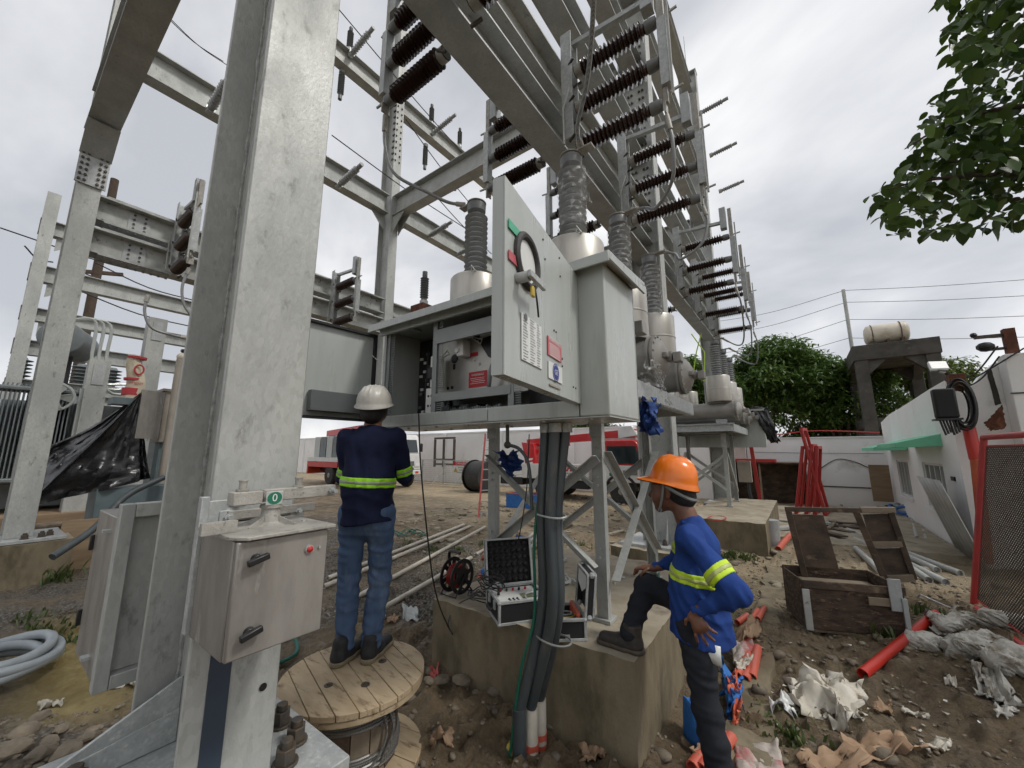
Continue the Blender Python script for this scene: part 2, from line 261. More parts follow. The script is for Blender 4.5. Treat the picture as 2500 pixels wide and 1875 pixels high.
def thing(name, label, cat, loc=(0, 0, 0), group=None):
    o = bpy.data.objects.new(name, None); COL.objects.link(o); o.location = loc; o.empty_display_size = .1; OFF[o.name] = V(loc); return tag(o, label, cat, group)
def tag(o, label, cat, group=None):
    o['label'] = label; o['category'] = cat
    if group: o['group'] = group
    return o
def struct(o, kind='structure'): o['kind'] = kind; return o
def copy_tree(o, parent=None, loc=None, rz=None, label=None, group=None):
    c = o.copy(); COL.objects.link(c); c.parent = parent
    if loc is not None: c.location = loc
    if rz is not None: c.rotation_euler = (0, 0, rz)
    if label: c['label'] = label
    if group: c['group'] = group
    for ch in [k for k in o.children]: copy_tree(ch, c)
    return c
def spl(pts, n=24):
    P = [V(p) for p in pts]; P = [P[0] * 2 - P[1]] + P + [P[-1] * 2 - P[-2]]; o = []; k = len(P) - 3
    for i in range(n + 1):
        t = i / n * k; j = min(int(t), k - 1); t -= j; a, b, c, d = P[j:j + 4]
        o.append(.5 * ((2 * b) + (c - a) * t + (2 * a - 5 * b + 4 * c - d) * t * t + (3 * b - a - 3 * c + d) * t ** 3))
    return o
TS = bpy.data.scenes.new('lettering')
def text(name, s, size, p, right, up, m, parent=None, depth=.001, align='CENTER'):
    cu = bpy.data.curves.new('txt', 'FONT'); cu.body = s; cu.size = size; cu.align_x = align; cu.align_y = 'CENTER'; cu.extrude = depth; cu.resolution_u = 2
    to = bpy.data.objects.new('txt', cu); TS.collection.objects.link(to); vl = TS.view_layers[0]; vl.update(); dg = vl.depsgraph
    me = bpy.data.meshes.new_from_object(to.evaluated_get(dg)); bpy.data.objects.remove(to); bpy.data.curves.remove(cu)
    r, u = V(right).normalized(), V(up).normalized(); u = (u - r * u.dot(r)).normalized(); w = r.cross(u); o0 = OFF.get(parent.name, V((0, 0, 0))) if parent else V((0, 0, 0))
    me.transform(Matrix(((r.x, u.x, w.x, p[0] - o0.x), (r.y, u.y, w.y, p[1] - o0.y), (r.z, u.z, w.z, p[2] - o0.z), (0, 0, 0, 1)))); me.materials.clear()
    return link(name, me, m, parent, False, 0, 0, o0)
def sheds(z0, z1, rc, rs, n, axis_tilt=.35):   # insulator profile between distances z0..z1
    p = (z1 - z0) / n; o = [(rc, z0)]
    for i in range(n):
        a = z0 + i * p; o += [(rc, a + p * .10), (rs * .93, a + p * .38), (rs, a + p * .47), (rs * .95, a + p * .56), (rc, a + p * .80)]
    return o + [(rc, z1)]
def hexn(mb, p, d, r, h, n=6): p, d = V(p), V(d).normalized(); return mb.cyl(p, p + d * h, r, r, n)
# ------------------------------------------------------------------ ground
def hgt(x, y):
    x = np.asarray(x, float); y = np.asarray(y, float)
    near = np.clip(1.3 - np.hypot(x + 1.5, y - 3) / 14, .12, 1)
    h = .07 * fbm(x * .55, y * .55, 3, 3) + .085 * fbm(x * 2.3, y * 2.3, 5, 4) + .035 * np.clip(fbm(x * 19, y * 19, 31, 2), 0, 1) + .13 * np.abs(fbm(x * 7, y * 7, 9, 3)) * np.clip(.6 + 1.6 * fbm(x * .9, y * .9, 77, 2), .25, 1.4)
    h = h + .16 * np.exp(-((x - 1.5) ** 2 / 1.2 + (y - 4.4) ** 2 / 2.0)) - .05 * np.exp(-((x + .74) ** 2 / .012)) * ((y > 2.4) & (y < 6))
    h = h - .10 * np.exp(-((x + 5.3) ** 2 / 1.4 + (y - .75) ** 2 / .2))
    h = h * (1 - .85 * np.exp(-((x + .44) ** 2 + (y - 2.36) ** 2) / .02)) * (1 - .8 * np.exp(-((x + 2.25) ** 2 + (y - 1.5) ** 2) / .12))
    return h * near
def gz(x, y): return float(hgt(np.array([x]), np.array([y]))[0])
def axis_pts(lo, hi, step, far):
    a = list(np.arange(lo, hi, step)); s = step; b = a[-1]
    while b < far: s *= 1.18; b += s; a.append(b)
    s = step; b = a[0]; c = []
    while b > -far: s *= 1.18; b -= s; c.append(b)
    return np.array(c[::-1] + a)
gx = axis_pts(-6.0, 2.5, .022, 700); gy = axis_pts(.2, 7.0, .022, 700)
XX, YY = np.meshgrid(gx, gy, indexing='ij'); ZZ = hgt(XX, YY)
def fast_mesh(name, v, q):
    me = bpy.data.meshes.new(name); v = np.asarray(v, np.float32); q = np.asarray(q, np.int32); k = q.shape[1]
    me.vertices.add(len(v)); me.vertices.foreach_set('co', v.ravel()); me.loops.add(q.size); me.loops.foreach_set('vertex_index', q.ravel())
    me.polygons.add(len(q)); me.polygons.foreach_set('loop_start', np.arange(len(q), dtype=np.int32) * k); me.update(calc_edges=True); me.validate(); return me
nu, nv = XX.shape; idx = np.arange(nu * nv).reshape(nu, nv)
me = fast_mesh('ground', np.stack([XX, YY, ZZ], -1).reshape(-1, 3), np.stack([idx[:-1, :-1], idx[1:, :-1], idx[1:, 1:], idx[:-1, 1:]], -1).reshape(-1, 4))
n1 = fbm(XX * .8, YY * .8, 21, 4)
pale = np.clip((YY - 6.2 + n1 * 3.4 + .25 * (XX + 3)) / 2.4, 0, 1) * np.clip(1.25 - (YY - 30) / 40, 0, 1)
grav = np.clip((-XX - 2.9 + n1 * 1.6) / .9, 0, 1) * np.clip((6.2 - YY + n1 * 2) / 1.5, 0, 1)
yel = np.clip(1.45 - ((XX + 5.3) ** 2 / 1.5 + (YY - .85) ** 2 / .30) + n1 * 1.3, 0, 1)
green = np.clip((fbm(XX * .5, YY * .5, 40, 4) - .12) * 4, 0, 1) * np.clip((YY - 3.4) / 2, 0, 1) * (1 - pale)
ca = me.color_attributes.new('zone', 'FLOAT_COLOR', 'POINT'); ca.data.foreach_set('color', np.stack([pale, grav, yel, green], -1).astype(np.float32).ravel())
gm = bpy.data.materials.new('mud_ground'); gm.use_nodes = True; MT['mud_ground'] = gm
t = gm.node_tree; n = t.nodes; b = n['Principled BSDF']; lk = t.links.new
co = n.new('ShaderNodeTexCoord').outputs['Object']; at = n.new('ShaderNodeAttribute'); at.attribute_name = 'zone'; sx = n.new('ShaderNodeSeparateColor'); lk(at.outputs['Color'], sx.inputs[0])
def _nz(s, d=6, ro=.6): q = n.new('ShaderNodeTexNoise'); q.inputs['Scale'].default_value = s; q.inputs['Detail'].default_value = d; q.inputs['Roughness'].default_value = ro; lk(co, q.inputs['Vector']); return q.outputs['Fac']
def _rp(f, a, c, ca=(0, 0, 0), cb=(1, 1, 1)):
    q = n.new('ShaderNodeValToRGB'); q.color_ramp.elements[0].position = a; q.color_ramp.elements[1].position = c; q.color_ramp.elements[0].color = (*ca, 1); q.color_ramp.elements[1].color = (*cb, 1); lk(f, q.inputs[0]); return q.outputs[0]
def _mx(f, a, c):
    q = n.new('ShaderNodeMix'); q.data_type = 'RGBA'; lk(f, q.inputs[0])
    for i, v in ((6, a), (7, c)):
        if isinstance(v, tuple): q.inputs[i].default_value = (*v, 1)
        else: lk(v, q.inputs[i])
    return q.outputs[2]
mud = _mx(_rp(_nz(2.2), .35, .68), _rp(_nz(34, 8, .7), .32, .7, (.060, .042, .023), (.215, .155, .090)), _rp(_nz(70, 10, .8), .32, .68, (.115, .083, .046), (.36, .275, .17)))
vo = n.new('ShaderNodeTexVoronoi'); vo.inputs['Scale'].default_value = 42; lk(co, vo.inputs['Vector'])
grv = _mx(_rp(vo.outputs['Distance'], .25, .75), _rp(vo.outputs['Color'], .2, .9, (.11, .10, .085), (.30, .275, .235)), (.04, .032, .024))
grv = _mx(_rp(_nz(1.7), .42, .62), grv, _rp(_nz(30, 8, .7), .3, .7, (.08, .06, .038), (.25, .195, .125)))
pal = _mx(_rp(_nz(1.1), .35, .65), _rp(_nz(14, 8, .7), .3, .7, (.26, .20, .115), (.50, .40, .26)), _rp(_nz(30, 8, .7), .3, .7, (.15, .115, .07), (.38, .30, .195)))
c1 = _mx(sx.outputs[1], mud, grv); c1 = _mx(sx.outputs[0], c1, pal); c1 = _mx(sx.outputs[2], c1, _rp(_nz(9), .3, .7, (.29, .215, .075), (.42, .33, .14)))
gfac = n.new('ShaderNodeMath'); gfac.operation = 'MULTIPLY'; lk(at.outputs['Alpha'], gfac.inputs[0]); lk(_rp(_nz(12, 8), .42, .6), gfac.inputs[1])
c1 = _mx(gfac.outputs[0], c1, (.085, .095, .03)); lk(c1, b.inputs['Base Color'])
lk(_rp(_nz(3), .4, .6, (.42,) * 3, (.9,) * 3), b.inputs['Roughness'])
bp = n.new('ShaderNodeBump'); bp.inputs['Strength'].default_value = 1.0; bp.inputs['Distance'].default_value = .035; lk(_nz(30, 10, .8), bp.inputs['Height']); lk(bp.outputs[0], b.inputs['Normal'])
struct(link('ground', me, 'mud_ground'))
# loose stones, uncountable
def ico():
    p = (1 + 5 ** .5) / 2; v = np.array([(-1, p, 0), (1, p, 0), (-1, -p, 0), (1, -p, 0), (0, -1, p), (0, 1, p), (0, -1, -p), (0, 1, -p), (p, 0, -1), (p, 0, 1), (-p, 0, -1), (-p, 0, 1)]) / 1.9
    f = np.array([(0, 11, 5), (0, 5, 1), (0, 1, 7), (0, 7, 10), (0, 10, 11), (1, 5, 9), (5, 11, 4), (11, 10, 2), (10, 7, 6), (7, 1, 8), (3, 9, 4), (3, 4, 2), (3, 2, 6), (3, 6, 8), (3, 8, 9), (4, 9, 5), (2, 4, 11), (6, 2, 10), (8, 6, 7), (9, 8, 1)]); return v, f
def scatter(name, pts, sizes, m, flat=.6):
    v0, f0 = ico(); vs = []; fs = []; k = len(v0)
    for i, ((x, y), s) in enumerate(zip(pts, sizes)):
        v = v0 * (1 + rng.uniform(-.28, .28, v0.shape)); a = rng.uniform(0, 6.28); ca_, sa = math.cos(a), math.sin(a); v = v * [s * rng.uniform(.7, 1.4), s, s * flat * rng.uniform(.6, 1.2)]
        v = np.stack([v[:, 0] * ca_ - v[:, 1] * sa, v[:, 0] * sa + v[:, 1] * ca_, v[:, 2]], -1); vs.append(v + [x, y, 0]); fs.append(f0 + i * k)
    vs = np.concatenate(vs); cen = np.repeat(np.array(pts), k, 0); vs[:, 2] += hgt(cen[:, 0], cen[:, 1]) + np.repeat(np.array(sizes) * .12, k)
    o = link(name, fast_mesh(name, vs, np.concatenate(fs)), m, smooth=False); return o
P1 = np.stack([rng.uniform(-6.8, -2.6, 5200), rng.uniform(.1, 5.5, 5200)], -1); P1 = P1[(fbm(P1[:, 0] * .8, P1[:, 1] * .8, 21, 4) > -.25) & (((P1[:, 0] + 5.3) ** 2 / 1.2 + (P1[:, 1] - .85) ** 2 / .3) > 1)]
tag(struct(scatter('gravel', P1, rng.uniform(.008, .022, len(P1)), 'stone'), 'stuff'), 'grey brown gravel spread over the left side of the yard', 'gravel')
P2 = np.stack([rng.uniform(-2.6, 2.4, 5200), rng.uniform(1.4, 8, 5200)], -1)
tag(struct(scatter('mud_clods', P2, rng.exponential(.010, len(P2)) + .004, 'stone'), 'stuff'), 'small muddy clods and grit on the right side of the yard', 'gravel')
P3 = np.stack([rng.uniform(-9, 1.5, 2600), rng.uniform(4.8, 15, 2600)], -1)
tag(struct(scatter('rubble_bits', P3, rng.exponential(.022, len(P3)) + .01, 'stone_pale', .45), 'stuff'), 'pale rubble and chips over the far dirt', 'rubble')
STN = 0
ORD = ['first', 'second', 'third', 'fourth', 'fifth', 'sixth', 'seventh', 'eighth', 'ninth', 'tenth']
def rock(px, py, s, m, label):
    p = GZ(px, py, 0); v, f = ico(); s *= .75; E_ = {}; v = list(map(tuple, v)); f2 = []
    def mid(a, b):
        k = (min(a, b), max(a, b))
        if k not in E_: q = (np.array(v[a]) + np.array(v[b])) / 2; v.append(tuple(q / np.linalg.norm(q) * rng.uniform(.82, 1.05))); E_[k] = len(v) - 1
        return E_[k]
    for a, b, c in f: ab, bc, ca = mid(a, b), mid(b, c), mid(c, a); f2 += [(a, ab, ca), (b, bc, ab), (c, ca, bc), (ab, bc, ca)]
    f = np.array(f2); v = np.array(v) * (1 + .35 * fbm(np.array(v)[:, :1] * 1.2 + px, np.array(v)[:, 1:2] * 1.2 + np.array(v)[:, 2:3], 3, 2)) * [s * 1.3, s, s * .62]; an = rng.uniform(0, 6.28); v = np.stack([v[:, 0] * math.cos(an) - v[:, 1] * math.sin(an), v[:, 0] * math.sin(an) + v[:, 1] * math.cos(an), v[:, 2]], -1)
    mb = MB(); mb.add((v + [p.x, p.y, gz(p.x, p.y) + s * .25]).tolist(), f.tolist()); o = mb.build('rock', m, smooth=False, bevel=s * .12); return tag(o, label, 'rock', 'loose rocks')
for i, (px, py, s) in enumerate(sorted(((60, 1795, .09), (118, 1820, .07), (165, 1842, .10), (205, 1815, .06), (95, 1752, .07), (255, 1850, .08), (228, 1775, .05), (30, 1850, .09), (100, 1858, .08), (150, 1790, .05)))): rock(px, py, s, 'stone', ORD[i] + ' rock from the left in the pile left of the near column')
for i, (px, py, s) in enumerate(sorted(((1075, 1690, .07), (1130, 1700, .08), (1045, 1720, .05)))): rock(px, py, s, 'stone', ORD[i] + ' dirty rock from the left between the spool and the foundation')
# ------------------------------------------------------------------ concrete
def block(name, x0, x1, y0, y1, z0, z1, label, cat='foundation', m='concrete', top='concrete_top', line=True, rough=.006):
    nx, ny, nz_ = max(4, int((x1 - x0) / .05)), max(4, int((y1 - y0) / .05)), max(3, int((z1 - z0) / .05)); mb = MB()
    def face(A, U, Vv, a, b):
        A, U, Vv = np.array(A, float), np.array(U, float), np.array(Vv, float); i, j = np.meshgrid(np.linspace(0, 1, a), np.linspace(0, 1, b), indexing='ij')
        mb.grid(A + i[..., None] * U + j[..., None] * Vv)
    face((x0, y0, z1), (x1 - x0, 0, 0), (0, y1 - y0, 0), nx, ny); face((x0, y0, z0), (x1 - x0, 0, 0), (0, 0, z1 - z0), nx, nz_); face((x1, y0, z0), (0, y1 - y0, 0), (0, 0, z1 - z0), ny, nz_)
    face((x1, y1, z0), (x0 - x1, 0, 0), (0, 0, z1 - z0), nx, nz_); face((x0, y1, z0), (0, y0 - y1, 0), (0, 0, z1 - z0), ny, nz_)
    P = np.array(mb.v); edge = (np.abs(P[:, 2] - z1) < 1e-6) & ((np.abs(P[:, 0] - x0) < 1e-6) | (np.abs(P[:, 0] - x1) < 1e-6) | (np.abs(P[:, 1] - y0) < 1e-6) | (np.abs(P[:, 1] - y1) < 1e-6))
    P[:, 2] += rough * fbm(P[:, 0] * 3, P[:, 1] * 3 + P[:, 2] * 3, 8, 3) - edge * np.clip(.02 * fbm(P[:, 0] * 9 + P[:, 2], P[:, 1] * 9, 2, 3), -.004, .02)
    P[:, 0] += rough * fbm(P[:, 1] * 3 + 7, P[:, 2] * 3 + P[:, 0], 12, 3); P[:, 1] += rough * fbm(P[:, 0] * 3 + 3, P[:, 2] * 3 + P[:, 1], 14, 3)
    mb.v = [tuple(p) for p in P]; me = bpy.data.meshes.new(name); me.from_pydata(mb.v, [], mb.f); o = link(name, me, [m, top])
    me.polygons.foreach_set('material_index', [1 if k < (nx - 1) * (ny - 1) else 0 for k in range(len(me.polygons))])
    return tag(o, label, cat)
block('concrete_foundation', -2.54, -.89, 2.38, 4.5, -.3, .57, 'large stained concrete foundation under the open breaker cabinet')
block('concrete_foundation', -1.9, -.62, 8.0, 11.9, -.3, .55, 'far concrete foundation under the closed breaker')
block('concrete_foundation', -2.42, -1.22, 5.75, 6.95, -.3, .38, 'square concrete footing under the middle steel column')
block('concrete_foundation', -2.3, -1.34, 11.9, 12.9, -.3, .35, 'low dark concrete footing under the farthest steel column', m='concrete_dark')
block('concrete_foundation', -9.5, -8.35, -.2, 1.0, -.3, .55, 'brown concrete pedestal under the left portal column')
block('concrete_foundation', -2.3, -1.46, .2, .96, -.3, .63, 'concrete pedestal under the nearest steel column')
struct(block('concrete_strip', -.58, -.34, 2.6, 9.5, -.2, .025, 'x', 'x', 'concrete', 'concrete', rough=.09)); 
o = bpy.data.objects['concrete_strip']; del o['label']; del o['category']
tag(block('concrete_slab', -1.6, 2.0, 9.6, 15.8, -.2, .09, 'x', 'x', 'concrete_top', 'concrete_top', rough=.03), 'x', 'x'); o = bpy.data.objects['concrete_slab']; del o['label']; del o['category']; struct(o)
# ------------------------------------------------------------------ steel frames
XA, XB = (1, 0, 0), (0, 1, 0); XZ = (0, 0, 1)
def column(label, X, Y, z0, z1, d=.535, b=.266, tf=.026, tw=.016, m='galv', bolts=None, plate=.62):
    t = thing('steel_column', label, 'column', (X, Y, z0))
    MB().bx(X + d / 2 - tf, X + d / 2, Y - b / 2, Y + b / 2, z0, z1).build('flange', m, t, bevel=.004)
    MB().bx(X - d / 2, X - d / 2 + tf, Y - b / 2, Y + b / 2, z0, z1).build('flange', m, t, bevel=.004)
    MB().bx(X - d / 2 + tf + .001, X + d / 2 - tf - .001, Y - tw / 2, Y + tw / 2, z0, z1).build('web', m, t)
    if plate: MB().bx(X - plate / 2 - .07, X + plate / 2 + .07, Y - plate / 2, Y + plate / 2, z0 - .045, z0 - .002).build('base_plate', 'galv_new', t, bevel=.004)
    if bolts:
        for bx_, by_ in bolts:
            mb = MB(); hexn(mb, (bx_, by_, z0 - .004), XZ, .042, .012, 14); hexn(mb, (bx_, by_, z0 + .008), XZ, .034, .045); mb.cyl((bx_, by_, z0 + .052), (bx_, by_, z0 + .075), .021, .021, 10); mb.build('anchor_nut', 'steel_dark', t, bevel=.002)
    return t
def bolt_rows(t, pts, d, r=.016, h=.016, m='steel_dark'):
    mb = MB()
    for p in pts: hexn(mb, p, d, r, h)
    return struct(mb.build('bolt_rows', m, t, smooth=False), 'stuff')
NX, NY = -1.822, .605
nb = [tuple(GZ(px, py, .70)[:2]) for px, py in ((722, 1795), (697, 1848), (686, 1755))]
near = column('nearest big galvanised steel column carrying the stainless switch box', NX, NY, .68, 14.2, bolts=nb + [(-1.98, .33), (-1.66, .33)], plate=.68)
for sx_, bx0 in ((1, NX + .5 * .535 - .026), (-1, NX - .5 * .535 + .026)):
    mb = MB(); pts = [(bx0 - sx_ * .006 + random.uniform(-.002, .002), NY - .011 + random.uniform(-.002, .002), .69 + i * .045) for i in range(110)]
    mb.tube(pts, [.009 + random.uniform(-.002, .003) for _ in pts], 6); mb.build('weld_bead', 'weld', near)
for px, py, rot in ((465, 1197, .1), (403, 1632, .75)):
    p = GY(px, py, NY - .012); mb = MB(); u = V((math.cos(rot), 0, math.sin(rot))); w = V((-math.sin(rot), 0, math.cos(rot))); mb.ob(p, u * .033, w * .033, V((0, .005, 0))); mb.build('square_washer', 'galv_old', near, bevel=.002)
    mb = MB(); hexn(mb, p - V((0, .005, 0)), (0, -1, 0), .017, .014); mb.cyl(p - V((0, .018, 0)), p - V((0, .034, 0)), .009, .009, 10); mb.build('bolt', 'galv_new', near)
for px, py in ((445, 1648), (436, 1728)):
    p = GY(px, py, NY - .012); mb = MB(); mb.prof([(0, 0), (0, p.z - .68), (-.34, .06), (-.34, 0)], (p.x - .006, NY - .009, .68), (p.x + .006, NY - .009, .68), XB, XZ); mb.build('gusset_plate', 'galv_new', near, bevel=.002)
MB().bx(NX + .2675, NX + .2725, .525, .585, .69, 1.24).build('cable_cover_strip', 'strip_navy', near)
mb = MB(); p = GX(642, 1677, NX + .269); mb.cyl(p, p + V((.002, 0, 0)), .012, .012, 14); mb.build('bolt_hole', 'black', near)
LX, LY = -8.86, .5
lc = column('left portal column of grey galvanised steel with bolted knee joint', LX, LY, .6, 14, m='galv', bolts=[(LX + .38, LY + .2), (LX + .42, LY + .05), (LX + .3, LY + .28)], plate=.85)
CX, CY = -8.86, 6.1
cc = column('slim steel column standing behind the open cabinet', CX, CY, .5, 16.5)
bolt_rows(cc, [(CX + s, CY - .133, z) for s in (.20, .25) for z in np.arange(10.0, 11.8, .2)] + [(CX + .27, CY + s, z) for s in (-.07, .07) for z in np.arange(10.0, 11.8, .2)], (0, -1, 0), .03, .03)
mc = column('tall steel column right behind the breaker tanks', NX, 6.35, .42, 14.2, bolts=[(NX + .33, 6.08), (NX + .36, 6.3), (NX + .1, 6.06)], plate=.9)
for dx in (.12, .3): 
    MB().prof([(0, 0), (-.16, 0), (0, .36)], (NX + dx - .006, 6.215, .42), (NX + dx + .006, 6.215, .42), XB, XZ).build('gusset_plate', 'galv_new', mc)
bolt_rows(mc, [(NX + s, 6.35 - .02, z) for s in (-.13, -.07, .07, .13) for z in np.arange(5.7, 9.6, .16)], (0, -1, 0), .022, .02)
fc = column('farthest steel column at the end of the switch row', NX, 12.3, .38, 14.0, plate=.8)
MB().cyl((NX, 12.3, 14.0), (NX, 12.3, 15.6), .012, .008, 6).build('lightning_rod', 'galv', fc)
MB().bx(NX - .28, NX + .28, 12.15, 12.45, 14.001, 14.03).build('cap_plate', 'galv_new', fc)
def ybeam(label, X, y0, y1, z0, z1, b=.28, m='galv', tf=.02):
    mb = MB(); mb.hsec((X, y0, (z0 + z1) / 2), (X, y1, (z0 + z1) / 2), b, z1 - z0, tf, .014, XA, XZ); return tag(mb.build('steel_beam', m, off=(X, y0, z0)), label, 'beam', 'beams along the rows')
def xbeam(label, Y, x0, x1, z0, z1, b=.28, m='galv', tf=.02):
    mb = MB(); mb.hsec((x0, Y, (z0 + z1) / 2), (x1, Y, (z0 + z1) / 2), b, z1 - z0, tf, .014, XB, XZ); return tag(mb.build('steel_beam', m, off=(x0, Y, z0)), label, 'beam', 'beams across the rows')
g = ybeam('lowest girder over the breakers with stained tan underside', NX, .75, 12.15, 4.90, 5.24, m='galv_old')
ybeam('second girder just above the lowest one over the breakers', NX, .75, 12.15, 5.46, 5.92, m='galv')
ybeam('third girder level above the switch insulators, bottom of the upper stack', NX, .75, 12.15, 6.80, 7.22, m='galv_old')
ybeam('fourth girder level above the switch insulators', NX, .75, 12.15, 8.55, 8.98, m='galv_old')
ybeam('fifth girder level, seen between the fourth and the topmost', NX, .75, 12.15, 10.3, 10.7, m='galv_old')
ybeam('topmost girder at the sky edge of the switch row', NX, .75, 12.15, 13.2, 13.6, m='galv_old')
ybeam('pale beam from the left portal column at the top of the picture', LX + .05, LY + .14, CY - .14, 8.33, 8.9)
ybeam('upper beam right of the near column holding thin grey insulators', LX + .05, LY + .14, CY - .14, 11.8, 12.35)
ybeam('beam beyond the slim column running to the far right below the cross beam', CX + .05, CY + .14, 12.2, 8.33, 8.9)
ybeam('top beam beyond the slim column running to the far right', CX + .05, CY + .14, 12.2, 11.8, 12.35)
for z0, z1, lb in ((4.82, 5.24, 'lower beam of the rust marked pair at left with bolted splice'), (5.37, 5.79, 'upper beam of the rust marked pair at left with bolted splice')):
    bmt = thing('steel_beam', lb, 'beam', (LX + .1, LY, z0), 'beams along the rows'); X = LX + .1
    MB().hsec((X, LY + .14, (z0 + z1) / 2), (X, CY - .14, (z0 + z1) / 2), .3, z1 - z0, .03, .018, XA, XZ).build('beam_body', 'galv_rust', bmt)
    zc = (z0 + z1) / 2; MB().bx(X + .0095, X + .022, 1.0, 1.28, z0 + .06, z1 - .06).build('splice_plate', 'galv_old', bmt)
    MB().bx(X - .15, X + .15, .72, 1.62, z0 - .018, z0 - .0015).build('splice_plate', 'galv_old', bmt)
    MB().bx(X - .15, X + .15, .72, 1.62, z1 + .0015, z1 + .018).build('splice_plate', 'galv_old', bmt)
    bolt_rows(bmt, [(X + .022, y, zc + k) for y in (1.07, 1.21) for k in (-.12, -.04, .04, .12)], XA, .018, .018, 'steel_dark')
    bolt_rows(bmt, [(X + sx_, .8 + i * .1, z0 - .018) for i in range(9) for sx_ in (-.1, .1)], (0, 0, -1), .02, .02, 'galv_old')
for z0, z1, lb in ((4.82, 5.22, 'lower beam of the pair beside the slim column'), (5.37, 5.77, 'upper beam of the pair beside the slim column')):
    o = ybeam(lb, CX + .1, CY + .14, 12.2, z0, z1, .3, 'galv_rust', .03)
xbeam('long cross beam from the slim column towards the breaker row', CY + .05, CX + .28, NX - .28, 8.25, 8.86)
xbeam('far cross beam between the end columns', 12.3, CX + .28, NX - .28, 8.25, 8.86)
for sy in (-1, 1):
    for sx_ in (1,): 
        mb = MB(); mb.prof([(0, 0), (.5, 0), (0, -.5)], (CX + .27, CY + .05 + sy * .1 - .008, 8.24), (CX + .27, CY + .05 + sy * .1 + .008, 8.24), XA, XZ); mb.build('knee_gusset', 'galv', cc)
mb = MB(); mb.prof([(0, 0), (-.45, 0), (0, -.45)], (CX - .008, CY - .14, 8.32), (CX + .008, CY - .14, 8.32), XB, XZ); mb.build('knee_gusset', 'galv', cc)
mb = MB(); mb.prof([(0, 0), (.45, 0), (0, -.45)], (CX - .008, CY + .14, 8.32), (CX + .008, CY + .14, 8.32), XB, XZ); mb.build('knee_gusset', 'galv', cc)
# portal beam over the camera's left, with knee
pb = thing('portal_beam', 'heavy portal beam rising from the left column towards the top edge', 'beam', (LX, LY, 6.4))
MB().hsec((LX + .27, LY, 7.12), (-2.1, LY, 7.12), .36, .72, .03, .018, XB, XZ).build('beam_body', 'galv_old', pb)
MB().prof([(0, 0), (.4, 0), (0, -.4)], (LX + .27, LY - .012, 6.75), (LX + .27, LY + .012, 6.75), XA, XZ).build('knee_web', 'galv_old', pb)
a0, a1 = V((LX + .29, LY, 6.34)), V((LX + .68, LY, 6.73)); MB().beam(a0, a1, .36, .03, (-1, 0, 1)).build('knee_flange', 'galv_old', pb)
MB().bx(LX + .27, LX + .30, LY - .17, LY + .17, 5.85, 6.7).build('splice_plate', 'galv_old', pb)
bolt_rows(pb, [(LX + .30, LY + s, z) for s in (-.13, -.07, .07, .13) for z in np.arange(5.9, 6.66, .09)], XA, .02, .025)
bolt_rows(pb, [(LX + .45 + i * .11, LY - .012, 6.88 + j * .12) for i in range(8) for j in range(3)], (0, -1, 0), .022, .025)
# outer rows far left
for X, Yc, lb in ((-16.4, .35, 'farthest left steel post with stepped top'), (-17, 7.6, 'far grey post between the thin beams at left')):
    t = thing('steel_post', lb, 'post', (X, Yc, 0)); MB().hsec((X, Yc, 0), (X, Yc, 8.9 if Yc < 1 else 5.6), .26, .4, .025, .016, XB, XA).build('shaft', 'galv', t)
for z0, z1, y0, y1, lb in ((7.7, 8.12, .2, 3., 'short top beam beside the farthest left post'), (6.33, 6.79, .2, 12.5, 'thin far beam crossing behind the left column, topmost of the stack'), (5.22, 5.58, .2, 12.5, 'thin far beam crossing behind the left column, second of the stack'), (4.28, 4.68, .2, 12.5, 'thin far beam crossing behind the left column, third of the stack'), (3.3, 3.62, .2, 12.5, 'thin far beam crossing behind the left column, lowest of the stack')):
    ybeam(lb, -16.4, y0, y1, z0, z1, .26)
for z in (7.7, 6.33, 5.22):
    MB().prof([(.2, 0), (.75, 0), (.2, -.4)], (-16.39, .35, z), (-16.36, .35, z), XB, XZ).build('knee_gusset', 'galv', bpy.data.objects['steel_post'])
